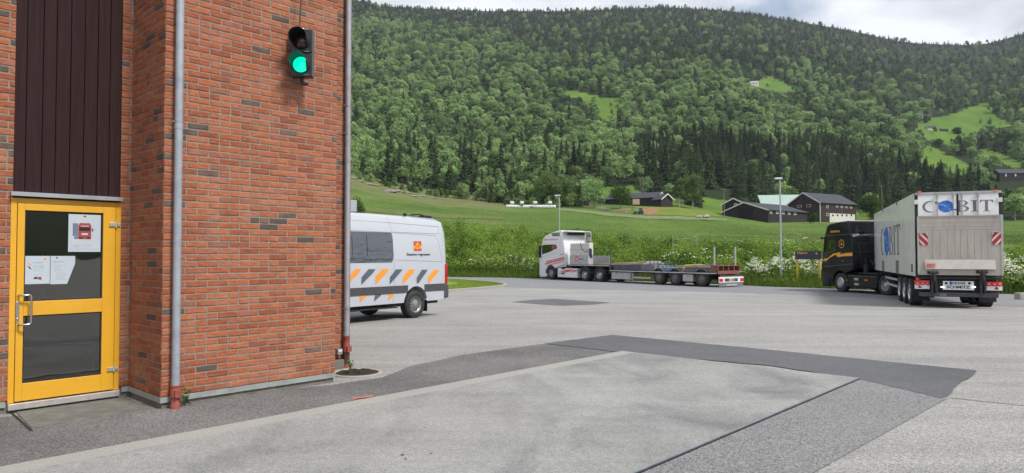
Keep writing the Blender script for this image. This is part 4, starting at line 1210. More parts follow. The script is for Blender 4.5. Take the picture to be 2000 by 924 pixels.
# side window, following the curve of the wall
mb = MB()
q0_, q1_ = vf.side(*v4(60, 187), .97), vf.side(*v4(492, 433), .99)
xa, xb = q0_[0], q1_[0]
zt_l = vf.side(*v4(488, 210), .97)[1]; zb_l = q1_[1]
cols_ = 8
vs = []
for j in range(cols_ + 1):
    z = zb_l + (zt_l - zb_l) * j / cols_
    ins = 0.05 if j in (0, cols_) else (0.012 if j in (1, cols_ - 1) else 0)
    for xx in (xa - ins, xb + ins): vs.append((xx, ys_(z) + 0.008, z))
mb.add(vs, [(2 * j, 2 * j + 1, 2 * j + 3, 2 * j + 2) for j in range(cols_)])
M_dark_gl = mat('privacy_glass', (0.012, 0.014, 0.018), 0.03, var=0.1, spec=1.0, coat=1.0, bump=1.0, bscale=0.9, stretch=(1, 1, 3.5))
for n_ in M_dark_gl.node_tree.nodes:
    if n_.type == 'BUMP': n_.inputs['Distance'].default_value = 0.035
M_dark_gl.node_tree.nodes['Principled BSDF'].inputs['IOR'].default_value = 1.7
wn = mb.build('window', M_dark_gl, van, fix=False, smooth=60)
mb = MB(); vline(mb, [(185, 230), (185, 380)], 0.012, 0.012); vline(mb, [(297, 225), (298, 385)], 0.012, 0.012)
mb.build('window_divider', M_gasket, wn, fix=False)
# grey moulding and stripes
mb = MB()
def vband(mb, x0, x1, za0, za1, eps=0.012):
    vs = []
    for xx in (x0, x1):
        for z in (za0, za1): vs.append((xx, ys_(z) + eps, z))
    mb.add(vs, [(0, 2, 3, 1)])
zm1, zm0 = vf.side(*v4(560, 607), 1.0)[1], vf.side(*v4(560, 662), 1.0)[1]
arch = sqrt(max(0.01, 0.475 ** 2 - (zm0 - rw) ** 2)) + 0.01
mb.box2((xrear + 0.12, 0.96, zm0), (hubx - 0.34, 1.022, zm1)); mb.box2((hubx + 0.34, 0.96, zm0), (hubx + 3.42, 1.022, zm1))
mb.box2((hubx - 0.40, 0.97, zm0 + 0.10), (hubx + 0.40, 1.021, zm1 - 0.002)) if zm1 > rw + 0.58 else None
mb.build('side_moulding', M_plast, van, bevel=0.006)
so_, sg_ = MB(), MB()
strp = [([(205, 483), (247, 483), (238, 505), (165, 578), (160, 540)], 0), ([(305, 484), (357, 484), (340, 510), (250, 602), (252, 545)], 1), ([(408, 484), (460, 484), (440, 512), (358, 600), (357, 540)], 0), ([(510, 486), (562, 486), (540, 512), (463, 600), (465, 545)], 1),
        ([(608, 487), (656, 487), (638, 515), (562, 598), (564, 545)], 0), ([(706, 488), (750, 488), (735, 512), (680, 590), (666, 590), (667, 548)], 1), ([(796, 489), (838, 489), (822, 515), (756, 594), (752, 545)], 0),
        ([(160, 675), (185, 677), (160, 700)], 1), ([(244, 674), (298, 674), (290, 686), (240, 732), (240, 700)], 0), ([(355, 672), (404, 670), (395, 684), (348, 726), (350, 695)], 1), ([(458, 668), (498, 667), (490, 684), (456, 722)], 0)]
for pts, k in strp:
    mb = MB(); vdec(mb, pts, 0.007); mb.build(('orange_stripe', 'dark_stripe')[k], (M_orr, M_gry)[k], van, fix=False)
# emblem and name
mb = MB(); vdec(mb, [(648, 274), (706, 274), (706, 347), (648, 347)], 0.007)
em = mb.build('emblem', mat('emblem_red', (0.50, 0.075, 0.045), 0.45), van, fix=False)
mb = MB()
def eshape(mb, pts): vdec(mb, pts, 0.010)
cx_, cy_ = 677, 315
for k in range(10):      # ring of the crest
    a0, a1 = 2 * pi * k / 10, 2 * pi * (k + .8) / 10
    eshape(mb, [(cx_ + cos(a0) * 17, cy_ + sin(a0) * 19), (cx_ + cos(a1) * 17, cy_ + sin(a1) * 19), (cx_ + cos(a1) * 12, cy_ + sin(a1) * 13), (cx_ + cos(a0) * 12, cy_ + sin(a0) * 13)])
eshape(mb, [(cx_ - 11, 303), (cx_ - 14, 288), (cx_ - 7, 295), (cx_, 282), (cx_ + 7, 295), (cx_ + 14, 288), (cx_ + 11, 303)])
eshape(mb, [(cx_ - 1.5, 284), (cx_ - 1.5, 275), (cx_ + 1.5, 275), (cx_ + 1.5, 284)])
for sgn in (-1, 1):
    eshape(mb, [(cx_ + sgn * 18, 310), (cx_ + sgn * 30, 308), (cx_ + sgn * 37, 315), (cx_ + sgn * 28, 322), (cx_ + sgn * 33, 332), (cx_ + sgn * 20, 330)])
eshape(mb, [(cx_ - 7, 310), (cx_ - 3, 310), (cx_, 320), (cx_ + 3, 310), (cx_ + 7, 310), (cx_, 329)])
mb.build('crest', mat('crest_yellow', (0.80, 0.42, 0.04), 0.45), em, fix=False)
mb = MB()
x0_, z0_ = vf.side(*v4(593, 388), .99); x1_, z1_ = vf.side(*v4(768, 364), .99)
add_text(mb, 'Statens vegvesen', basis((x0_, ys_(z0_) + 0.006, z0_), (-1, 0, 0), (0, -0.05, 1)), width=abs(x1_ - x0_), height=abs(z1_ - z0_) * 1.08, bold=0.012)
mb.build('lettering', mat('van_text', (0.03, 0.035, 0.045), 0.5), van)
# tail lamp, bumper, mudflap, step, roof gear
z1_, z0_ = vf.side(*v4(890, 443), .99)[1], vf.side(*v4(890, 598), .99)[1]
for sg in (1, -1):
    mb = MB(); mb.box2((xrear - 0.025, sg * 0.80, z0_), (xrear + 0.09, sg * 1.0, z1_)); mb.build('tail_lamp', M_tail, van, bevel=0.02)
zb0 = vf.side(*v4(880, 700), .99)[1]
mb = MB(); mb.box2((xrear - 0.07, -0.97, zb0), (xrear + 0.13, 1.005, z0_ - 0.004)); mb.build('bumper', M_plast, van, bevel=0.03)
mb = MB(); mb.box2((xrear + 0.13, 0.85, zb0 + 0.02), (hubx - 0.43, 0.99, zsill + 0.02)); mb.build('rear_sill', M_van, van, bevel=0.01)
for sg in (1, -1):
    wheel(van, hubx, sg * 0.985, rw, rw, 0.24, 'van', sg, M_rimg, 12, 0.04, 0.60)
    wheel(van, hubx + 3.9, sg * 0.985, rw, rw, 0.24, 'van', sg)
    mb = MB(); mb.box2((hubx - 0.50, sg * 0.72, 0.16), (hubx - 0.47, sg * 0.97, 0.62)); mb.build('mudflap', M_rubber, van)
mb = MB(); mb.box2((hubx + 0.75, 0.83, 0.335), (hubx + 3.3, 1.03, 0.37)); mb.box2((hubx + 1.0, 0.5, 0.36), (hubx + 1.05, 0.84, 0.40)); mb.box2((hubx + 2.6, 0.5, 0.36), (hubx + 2.65, 0.84, 0.40))
mb.build('side_step', M_gasket, van, bevel=0.006)
mb = MB(); mb.box2((xrear + 0.2, -0.8, 0.36), (4.4, 0.8, zsill + 0.04)); mb.cyl((hubx, -0.8, rw), (hubx, 0.8, rw), 0.09); mb.box2((hubx + 0.8, -0.75, 0.28), (hubx + 1.4, -0.2, 0.40))
mb.build('underbody', M_chas, van)
mb = MB(); mb.box2((0.1 + hubx, 0.66, zroof - 0.02), (0.16 + hubx, 0.70, zroof + 0.05)); mb.cyl((hubx + 0.13, 0.68, zroof + 0.02), (hubx + 0.13, 0.68, zroof + 0.06), 0.05)
mb.tube([(xrear + 0.45, 0.55, zroof + 0.03), (xrear + 0.8, 0.60, zroof + 0.07), (xrear + 1.15, 0.62, zroof + 0.04)], 0.02, 8); mb.box2((xrear + 0.28, 0.45, zroof - 0.03), (xrear + 0.62, 0.62, zroof + 0.045)); mb.cyl((xrear + 0.22, 0.55, zroof - 0.05), (xrear + 0.22, 0.55, zroof + 0.02), 0.035)
mb.build('roof_gear', M_gasket, van, bevel=0.004)
mb = MB(); mb.box2((hubx + 3.1, 0.99, 1.5), (hubx + 3.2, 1.2, 1.85)); mb.box2((hubx + 3.1, -1.2, 1.5), (hubx + 3.2, -0.99, 1.85)); mb.build('door_mirror', M_gasket, van, bevel=0.02)
mb = MB(); mb.add([(3.13, -0.86, 2.5), (3.13, 0.86, 2.5), (4.18, 0.9, 1.52), (4.18, -0.9, 1.52)], [(0, 1, 2, 3)]); mb.build('windscreen', M_dark_gl, van)

# ================================================================== serif lettering shared by the trailer's side and doors
def serif_word(mg, mbn, o, ex, ez_, W_, H_, slots, mirror=1, th=0.004):
    """C (globe) B I T; slots give each letter's x range as a share of the width"""
    M = basis(o, ex, ez_)
    def P(slot, pts, mb, off=0.0):
        a, b = slots[slot]
        M2 = M @ Matrix.Translation((0, 0, off))
        poly(mb, [((a + (b - a) * x) * W_, y * H_) for x, y in pts], M2, th)
    def ring(slot, c, ro, ri, a0, a1, mb, ci=None, n=18):
        ci = ci or c; a, b = slots[slot]
        A_, B_ = [], []
        for k in range(n + 1):
            t = a0 + (a1 - a0) * k / n
            A_.append(((a + (b - a) * (c[0] + ro[0] * cos(t))) * W_, (c[1] + ro[1] * sin(t)) * H_, th))
            B_.append(((a + (b - a) * (ci[0] + ri[0] * cos(t))) * W_, (ci[1] + ri[1] * sin(t)) * H_, th))
        mb.strip(A_, B_, M)
    ring(0, (0.55, 0.5), (0.55, 0.52), (0.50, 0.46), R(38), R(322), mg, (0.68, 0.5))
    P(0, [(0.90, 0.96), (0.99, 0.96), (0.99, 0.68), (0.95, 0.68), (0.88, 0.84)], mg)
    P(1, [(0.10, 1.0), (0.10, 0.0), (0.26, 0.0), (0.26, 1.0)], mg) if False else None
    # B
    P(2, [(0.0, 0.0), (0.0, 0.04), (0.12, 0.05), (0.12, 0.95), (0.0, 0.96), (0.0, 1.0), (0.45, 1.0), (0.45, 0.95), (0.34, 0.95), (0.34, 0.05), (0.45, 0.05), (0.45, 0.0)], mg)
    P(2, [(0.34, 0.50), (0.34, 0.545), (0.5, 0.545), (0.5, 0.50)], mg, 0.0003)
    ring(2, (0.45, 0.765), (0.46, 0.235), (0.26, 0.19), R(-90), R(90), mg)
    ring(2, (0.45, 0.265), (0.55, 0.265), (0.32, 0.215), R(-90), R(90), mg)
    P(3, [(0, 0), (0, 0.04), (0.28, 0.06), (0.28, 0.94), (0, 0.96), (0, 1), (1, 1), (1, 0.96), (0.72, 0.94), (0.72, 0.06), (1, 0.04), (1, 0)], mg)
    P(4, [(0.24, 0), (0.24, 0.035), (0.38, 0.06), (0.38, 0.93), (0.18, 0.93), (0.05, 0.76), (0, 0.76), (0.02, 1.0), (0.98, 1.0), (1.0, 0.76), (0.95, 0.76), (0.82, 0.93), (0.60, 0.93), (0.60, 0.06), (0.76, 0.035), (0.76, 0)], mg)
    # the blue globe with its tail and pale sweep
    a, b = slots[1]
    pts = [((a + (b - a) * (0.5 + 0.5 * cos(t))) * W_, (0.5 + 0.53 * sin(t)) * H_) for t in [2 * pi * k / 26 for k in range(26)]]
    poly(mbn, pts, M @ Matrix.Translation((0, 0, 0.0008)), th)
    poly(mbn, [((a + (b - a) * x) * W_, y * H_) for x, y in ((-0.12, 0.90), (-0.02, 0.93), (0.4, 0.62), (0.3, 0.55), (-0.08, 0.74))], M @ Matrix.Translation((0, 0, 0.0003)), th)
    poly(mbn, [((a + (b - a) * x) * W_, y * H_) for x, y in ((0.85, 0.35), (1.22, 0.22), (1.25, 0.12), (0.8, 0.14))], M @ Matrix.Translation((0, 0, 0.0003)), th)
def globe_light(mb, o, ex, ez_, W_, H_, slot):
    M = basis(o, ex, ez_) @ Matrix.Translation((0, 0, 0.0018)); a, b = slot
    for pts in (((0.05, 0.66), (0.45, 0.56), (0.78, 0.66), (0.5, 0.62), (0.12, 0.72)), ((0.2, 0.60), (0.5, 0.44), (0.9, 0.42), (0.5, 0.49)), ((0.65, 0.3), (0.72, 0.14), (0.85, 0.10), (0.76, 0.2), (0.9, 0.3))):
        poly(mb, [((a + (b - a) * x) * W_, y * H_) for x, y in pts], M, 0.004)

# ================================================================== box trailer
tz = -0.155
tf = Frame(15.24, 23.52, tz, 0.378, 0.926)
trl = fthing('box_trailer', 'long pale box trailer with grey lettering, raised tail lift and three axles', 'trailer', tf, ry=R(0.15))
def r7(x, y): return (1580 + x / 3.42, 350 + y / 3.42)
def ru(x, y): return (1770 + x / 7.7, 360 + y / 7.7)
def rl(x, y): return (1770 + x / 9.524, 520 + y / 9.524)
def sd(x, y): return (1690 + x / 4.2, 380 + y / 4.2)
ZT = tf.side(1785.5, 376.9, 1.275)[1]; ZB = tf.side(1788, 539, 1.275)[1]
print('trailer top/bottom', ZT, ZB, 'front x', tf.side(1707.5, 460, 1.275)[0])
TLn = min(13.8, max(13.0, tf.side(1707.5, 460, 1.275)[0]))
mb = MB(); mb.box2((0.06, -1.275, ZB), (TLn, 1.275, ZT)); bx = mb.build('box_body', M_box, trl, bevel=0.012)
mb = MB()
for y_ in (1.2765,): mb.box2((0.05, 1.262, ZB - 0.01), (TLn, 1.281, ZB + 0.09)); mb.box2((0.05, -1.281, ZB - 0.01), (TLn, -1.262, ZB + 0.09))
mb.build('bottom_rail', M_box, bx)
mb = MB()
for k in range(1, 26):
    xx = 0.06 + (TLn - 0.06) * k / 26
    for sg in (1, -1): mb.box2((xx - 0.004, sg * 1.2745, ZB + 0.1), (xx + 0.004, sg * 1.2765, ZT - 0.04))
mb.build('panel_joint', mat('joint_pale', (0.46, 0.47, 0.45), 0.5), bx)
mb = MB()
for (a_, b_) in ((sd(137, 538), sd(156, 635)), (sd(250, 538), sd(275, 655)), (sd(375, 570), sd(391, 636))):
    mb = MB(); x0, z1 = tf.side(*a_, 1.28); x1, z0 = tf.side(*b_, 1.28); mb.box2((x0, 1.27, max(z0, ZB)), (x1, 1.284, z1)); mb.build('side_strip', mat('strip_grey', (0.13, 0.14, 0.14), 0.6), bx)
mb = MB()
for p in (sd(142, 128), sd(258, 68)):
    x0, z0 = tf.side(*p, 1.28); mb.box2((x0 - 0.12, 1.262, ZT - 0.13), (x0 + 0.12, 1.285, ZT + 0.015))
mb.build('roof_catch', M_plast, bx)
x0, z0 = tf.side(*sd(126, 500), 1.277); x1, z1 = tf.side(*sd(289, 225), 1.277)
Ws = abs(x1 - x0); Hs = z1 - z0
sl_ = [0, 0, 0, 0, 0]
xr = [tf.side(*sd(q, 370), 1.277)[0] for q in (128, 155, 158, 193, 196, 227, 230, 246, 249, 289)]
sl_ = [((x0 - xr[2 * i]) / Ws, (x0 - xr[2 * i + 1]) / Ws) for i in range(5)]
mg, mbl, ml = MB(), MB(), MB()
serif_word(mg, mbl, (x0, 1.278, z0 + 0.05), (-1, 0, 0), (0, 0, 1), Ws, Hs - .1, sl_)
globe_light(ml, (x0, 1.278, z0 + 0.05), (-1, 0, 0), (0, 0, 1), Ws, Hs - .1, sl_[1])
mg.build('side_lettering', M_cob, bx); mbl.build('side_globe', M_blu, bx); ml.build('globe_sweep', mat('globe_pale', (0.25, 0.42, 0.75), 0.4), bx)

def fbox(mb, p0, p1, xo, dep):
    """box on the rear plane: outermost at x = xo, going dep forward"""
    y0, z1 = tf.face(*p0, xo); y1, z0 = tf.face(*p1, xo); mb.box2((xo, y0, z0), (xo + dep, y1, z1))
def ftext(mb, s, pll, pur, xo, **k):
    y0, z0 = tf.face(*pll, xo); y1, z1 = tf.face(*pur, xo)
    add_text(mb, s, basis((xo, y0, z0), (0, -1, 0), (0, 0, 1)), width=abs(y1 - y0), height=abs(z1 - z0), **k)
Zdt = tf.face(*ru(700, 150), 0)[1]; Zd0 = tf.face(*ru(700, 465), 0)[1]
# frame round the doors
mb = MB(); mb.box2((0.0, 1.19, ZB), (0.06, 1.275, ZT)); mb.box2((0.0, -1.275, ZB), (0.06, -1.19, ZT)); mb.box2((0.0, -1.19, Zdt), (0.06, 1.19, ZT)); mb.box2((0.0, -1.19, ZB), (0.05, 1.19, ZB + 0.12))
mb.build('rear_frame', M_chas, trl)
mb = MB(); mb.box2((-0.03, -1.26, ZT - 0.09), (0.0, 1.26, ZT - 0.005)); mb.build('top_rail', M_lgrey, trl, bevel=0.006)
for (a_, b_) in ((1.18, 0.03), (-0.03, -1.18)):
    mb = MB(); mb.box2((-0.012, a_, ZB + 0.12), (0.05, b_, Zdt)); mb.build('rear_door', M_doorw, trl, bevel=0.004)
mb = MB(); mb.box2((-0.018, -0.028, ZB + 0.12), (0.04, 0.028, Zdt)); mb.build('door_seal', M_gasket, trl)
mb = MB()
for q in (468, 707, 838, 1080):
    mb = MB(); y0, _ = tf.face(*ru(q, 300), -0.03)
    mb.cyl((-0.04, y0, ZB + 0.3), (-0.04, y0, ZT - 0.05), 0.017, n=10); mb.build('lock_rod', mat('rod_zinc', (0.45, 0.45, 0.44), 0.4, 0.6, dirt=((0.30, 0.20, 0.10), 0.5, 5)), trl, smooth=40)
mb = MB()
for q, big in ((468, 1), (707, 0), (838, 0), (1080, 1)):
    y0, z_ = tf.face(*ru(q, 180), -0.05)
    mb.box2((-0.075, y0 - 0.03, z_ - 0.02), (-0.055, y0 + 0.03, ZT - 0.02)); mb.box2((-0.055, y0 - 0.03, z_ - 0.02), (-0.013, y0 + 0.03, z_ + 0.05))
mb.build('rod_keeper', M_lgrey, trl, bevel=0.004)
mb = MB()
for p0, p1 in ((ru(120, 235), ru(190, 300)), (ru(1365, 200), ru(1450, 265))): mb = MB(); fbox(mb, p0, p1, -0.035, 0.03); mb.build('hinge', mat('hinge_white', (0.62, 0.62, 0.60), 0.5), trl, bevel=0.006)
for p0, p1 in ((ru(178, 105), ru(222, 128)), (ru(1330, 80), ru(1376, 102))):
    mb = MB(); fbox(mb, p0, p1, -0.05, 0.018); mb.build('marker_lamp', M_lred2, trl, bevel=0.004)
y0, z0 = tf.face(*ru(240, 432), -0.014); y1, z1 = tf.face(*ru(1312, 226), -0.014)
Wd, Hd = abs(y1 - y0), z1 - z0 - 0.0
ym = [tf.face(*ru(q, 330), -0.014)[0] for q in (243, 460, 482, 715, 752, 945, 970, 1090, 1110, 1312)]
sl2 = [((y0 - ym[2 * i]) / Wd, (y0 - ym[2 * i + 1]) / Wd) for i in range(5)]
mg, mbl, ml = MB(), MB(), MB()
serif_word(mg, mbl, (-0.0125, y0, z0 + 0.02), (0, -1, 0), (0, 0, 1), Wd, Hd * 0.93, sl2)
globe_light(ml, (-0.0125, y0, z0 + 0.02), (0, -1, 0), (0, 0, 1), Wd, Hd * .93, sl2[1])
mg.build('door_lettering', M_cob, trl); mbl.build('door_globe', M_blu, trl); ml.build('globe_sweep', MATS['globe_pale'], trl)
# tail lift
XO = -0.16
yL, Zl1 = tf.face(*r7(722, 247), XO); yR, _ = tf.face(*r7(1296, 247), XO); _, Zl0 = tf.face(*r7(1000, 642), XO)
print('tail lift', yL, yR, Zl1, Zl0)
mb = MB(); mb.box2((XO, yL, Zl0), (XO + 0.05, yR, Zl1)); tl = mb.build('tail_lift', M_alu, trl, bevel=0.008)
mb = MB(); mb.box2((XO - 0.012, yL, Zl0 + 0.05), (XO - 0.001, yL - 0.07, Zl1)); mb.box2((XO - 0.012, yR + 0.07, Zl0 + 0.05), (XO - 0.001, yR, Zl1)); mb.box2((XO - 0.014, yL - .07, Zl1 - 0.03), (XO - 0.001, yR + .07, Zl1))
mb.build('edge_profile', M_lgrey, tl)
zpl1 = tf.face(*r7(1000, 335), XO)[1]; zpl0 = tf.face(*r7(1000, 535), XO)[1]
mb = MB()
for q in (825, 876, 925, 975, 1012, 1060, 1105, 1150, 1195): 
    y_, _ = tf.face(*r7(q, 400), XO); mb.box2((XO - 0.0015, y_ - 0.004, zpl0), (XO + 0.001, y_ + 0.004, zpl1))
for q in (262, 290, 318, 338):
    z_ = tf.face(*r7(1000, q), XO)[1]; mb.box2((XO - 0.0015, yR + 0.12, z_ - 0.003), (XO + 0.001, yL - 0.12, z_ + 0.003))
mb.build('plank_joint', mat('joint_dark', (0.17, 0.15, 0.13), 0.8), tl)
mb = MB(); a_, b_ = r7(775, 537), r7(1250, 603); y0, z1 = tf.face(*a_, XO - .06); y1, z0 = tf.face(*b_, XO - .06)
mb.add([(XO - 0.002, y0, z1), (XO - 0.002, y1, z1), (XO - 0.09, y1, z0), (XO - 0.09, y0, z0), (XO - 0.002, y0, z0 - 0.01), (XO - 0.002, y1, z0 - 0.01)], [(0, 1, 2, 3), (3, 2, 5, 4), (0, 3, 4), (1, 5, 2), (0, 4, 5, 1)])
mb.build('fold_flap', mat('flap_alu', (0.47, 0.44, 0.41), 0.5, 0.2, var=0.08, dirt=((0.3, 0.27, 0.24), 0.4, 5)), tl)
mb = MB(); fbox(mb, r7(779, 562), r7(845, 590), XO - 0.094, 0.006)
st_ = mb.build('sticker', mat('sticker_pink', (0.62, 0.30, 0.29), 0.5, var=0.2, scale=30), tl)
mb = MB()
for k in range(3):
    mb.box2((XO - 0.098, tf.face(*r7(783, 570), XO)[0], tf.face(*r7(0 + 800, 568 + k * 7), XO - .09)[1] - 0.012), (XO - 0.0945, tf.face(*r7(840 - k * 8, 570), XO)[0], tf.face(*r7(800, 568 + k * 7), XO - .09)[1]))
mb.build('sticker_line', M_rdec, st_)
for (p0, p1, fl) in ((r7(735, 362), r7(795, 440), 1), (r7(1223, 356), r7(1285, 436), -1)):
    mb = MB(); fbox(mb, p0, p1, XO - 0.012, 0.01); wp = mb.build('warning_panel', mat('reflex_white', (0.66, 0.62, 0.58), 0.5, var=0.1, scale=8), tl)
    y0, z1 = tf.face(*p0, XO - .012); y1, z0 = tf.face(*p1, XO - .012); mb = MB(); M = basis((XO - 0.0125, y0, z0), (0, -1, 0), (0, 0, 1))
    w2, h2 = abs(y1 - y0), z1 - z0
    for pts in (((0, 0.95), (0.0, 0.55), (0.75, -0.0), (1, 0), (1, 0.25)), ((0, 0.35), (0, 0.05), (0.08, 0), (0.42, 0)), ((0.25, 1), (0.7, 1), (1, 0.78), (1, 0.45))):
        poly(mb, [((x if fl == 1 else 1 - x) * w2, y * h2) for x, y in pts], M, 0.003)
    mb.build('red_stripe', mat('stripe_red', (0.36, 0.02, 0.035), 0.5), wp)
    mb = MB(); mb.box2((XO - 0.03, y0, z1 + 0.005), (XO - 0.001, y1, z1 + 0.03)); mb.build('panel_cap', M_lgrey, wp)
# lift gear, lamps, plates, bumper
mb = MB()
for (pa, pb) in ((rl(440, 95), rl(600, 575)), (rl(1370, 80), rl(1492, 575))):
    ya, _ = tf.face(*pa, XO); yb2, _ = tf.face(*pb, XO); ca = (ya + yb2) / 2; z1 = tf.face(*pa, XO)[1]; z0 = tf.face(*pb, XO)[1]
    mb.box2((XO - 0.02, ca - 0.09, z0 + 0.15), (0.25, ca - 0.03, z1 - 0.12)); mb.box2((XO - 0.02, ca + 0.03, z0 + 0.1), (0.25, ca + 0.09, z1 - 0.12))
    mb.tube([(XO - 0.06, ca + 0.02, z1), (XO - 0.05, ca, z1 - 0.3), (0.1, ca, z0), (0.5, ca, z0 - 0.02)], 0.05, 8)
    mb.cyl((XO - 0.05, ca - 0.13, z1 - 0.04), (XO - 0.05, ca + 0.13, z1 - 0.04), 0.045, n=12); mb.box2((XO - 0.03, ca + 0.1, z1 - 0.1), (XO + 0.01, ca + 0.2, z1 + 0.0))
ya, za1 = tf.face(*rl(185, 190), 0.02); yb2, za0 = tf.face(*rl(1480, 240), 0.02); 
mb.box2((-0.05, -1.22, za0 - 0.02), (0.1, 1.22, za1)); mb.box2((0.12, -1.1, za0 - 0.5), (0.2, 1.1, za0))
mb.build('lift_gear', M_chas, trl, bevel=0.006)
mb = MB(); _, b1 = tf.face(*rl(700, 492), -0.1); _, b0 = tf.face(*rl(700, 568), -0.1)
yl2, _ = tf.face(*rl(240, 520), -0.1); yr2, _ = tf.face(*rl(1720, 540), -0.1)
mb.box2((-0.12, yl2, b0), (0.0, yr2, b1)); mb.build('underrun_bar', mat('bar_dark', (0.04, 0.045, 0.055), 0.5), trl, bevel=0.01)
mb = MB(); ftext(mb, 'DHOLLANDIA', rl(625, 545), rl(750, 520), -0.122, bold=0.01); mb.build('bar_lettering', M_lgrey, trl)
for (p0, p1, cxs, tx) in ((rl(157, 262), rl(437, 425), (212, 308, 402), 252), (rl(1492, 290), rl(1792, 455), (1533, 1637, 1733), 1680)):
    mb = MB(); fbox(mb, p0, p1, -0.07, 0.02); pn = mb.build('lamp_panel', M_plate, trl, bevel=0.003)
    mb = MB(); yq, zq = tf.face(p0[0], p0[1] + 0.5, -0.075); fbox(mb, p0, (p1[0], p0[1] + (p1[1] - p0[1]) * 0.5), -0.074, 0.003); mb.build('lamp_strip', M_lred, pn)
    zc = tf.face(*rl(cxs[1], (320 if cxs[0] < 500 else 340)), -0.09)[1]
    for c_ in cxs:
        yc = tf.face(*rl(c_, 320), -0.09)[0]
        mb = MB(); mb.lathe([(0.001, -0.03), (0.05, -0.026), (0.062, -0.01), (0.066, 0.0)], (-0.075, yc, zc), 'x', 20); lp = mb.build('round_lamp', M_lred, pn, smooth=60)
        mb = MB(); mb.box2((-0.108, yc - 0.03, zc - 0.008), (-0.104, yc + 0.03, zc + 0.008)); mb.build('lamp_bar', mat('lamp_pink', (0.9, 0.45, 0.42), 0.3), lp)
    yt, zt2 = tf.face(*rl(tx, 345 if tx < 500 else 370), -0.08); _, zt3 = tf.face(*rl(tx, 400 if tx < 500 else 432), -0.08)
    mb = MB(); mb.prism([(yt - 0.065, zt3), (yt + 0.065, zt3), (yt, zt2)], 0, -0.078, -0.071); mb.build('triangle_reflector', mat('reflex_red', (0.30, 0.01, 0.012), 0.3), pn)
mb = MB(); fbox(mb, rl(682, 275), rl(1262, 448), -0.05, 0.02); pb_ = mb.build('plate_board', M_plate, trl, bevel=0.003)
mb = MB(); fbox(mb, rl(806, 285), rl(1112, 345), -0.056, 0.004); npl = mb.build('number_plate', mat('plate_grey', (0.50, 0.55, 0.62), 0.4), pb_)
mb = MB(); fbox(mb, rl(806, 285), rl(850, 345), -0.059, 0.0025); mb.build('plate_band', mat('band_blue', (0.02, 0.08, 0.42), 0.4), npl)
mb = MB(); ftext(mb, 'CZ 6160', rl(858, 334), rl(1092, 298), -0.0585, bold=0.02); mb.build('plate_number', M_blk, npl)
mb = MB(); ftext(mb, 'SCHMITZ', rl(752, 412), rl(1185, 364), -0.052, bold=0.03); mb.build('board_lettering', M_blk, pb_)
mb = MB()
for q in (743, 1175):
    yq, zq = tf.face(*rl(q, 318), -0.052); mb.lathe([(0.001, -0.006), (0.04, -0.005), (0.045, 0)], (-0.05, yq, zq), 'x', 14)
mb.build('board_mark', M_blk, pb_, smooth=50)
for q in (672, 1262):
    yq, zq = tf.face(*rl(q, 388), -0.08); mb = MB(); mb.box2((-0.10, yq - 0.045, zq - 0.02), (-0.052, yq + 0.045, zq + 0.02)); mb.build('plate_lamp', emit('plate_lamp_lit', (0.85, 1.0, 0.93), 2.5), trl, bevel=0.008)
yq, zq = tf.face(*rl(122, 232), -0.02); mb = MB(); mb.box2((-0.04, 1.17, zq - 0.03), (0.02, 1.27, zq + 0.03)); mb.build('side_marker', M_lred2, trl, bevel=0.01)
# chassis, axles, wheels
mb = MB()
for y_ in (0.45, -0.45): mb.box2((0.3, y_ - 0.06, 0.72), (TLn - 0.3, y_ + 0.06, ZB))
for xx in (0.7, 3.0, 5.0, 7.0, 9.0, 11.0, 12.6): mb.box2((xx, -1.2, ZB - 0.16), (xx + 0.1, 1.2, ZB - 0.002))
mb.build('chassis_beam', M_chas, trl)
axl = [1.62, 2.93, 4.24]
rt_ = 0.50
for ax in axl:
    mb = MB(); mb.cyl((ax, -1.0, rt_), (ax, 1.0, rt_), 0.075, n=12); mb.box2((ax - 0.3, 0.38, 0.5), (ax + 0.3, 0.50, 0.74)); mb.box2((ax - 0.3, -0.50, 0.5), (ax + 0.3, -0.38, 0.74)); mb.build('axle', M_chas, trl)
    for sg in (1, -1): wheel(trl, ax, sg * 1.262, rt_ - 0.02, rt_, 0.385, 'trailer', sg, M_rimb, 10, 0.05, 0.56)
for sg in (1, -1):
    mb = MB(); mb.box2((0.78, sg * 0.74, 0.22), (0.81, sg * 1.25, 0.98)); fl_ = mb.build('mudflap', M_rubber, trl)
    mb = MB(); yq = sg * 0.99; M = basis((0.778, yq + 0.1, 0.36), (0, -1, 0), (0, 0, 1))
    poly(mb, [(0, 0.06), (0.03, 0.10), (0.12, 0.09), (0.17, 0.05), (0.2, 0.0), (0.15, 0.01), (0.12, 0.04), (0.06, 0.05)], M, 0.002); mb.build('flap_logo', M_plate, fl_)
mb = MB()
for sg in (1, -1): mb.box2((9.3, sg * 0.55, 0.15), (9.42, sg * 0.67, ZB)); mb.box2((9.2, sg * 0.45, 0.10), (9.52, sg * 0.77, 0.15))
mb.build('landing_leg', M_chas, trl)
mb = MB()
for zz in (0.5, 0.78):
    for sg in (1, -1): mb.box2((5.0, sg * 1.2, zz), (9.0, sg * 1.235, zz + 0.09))
mb.build('side_guard', M_lgrey, trl)

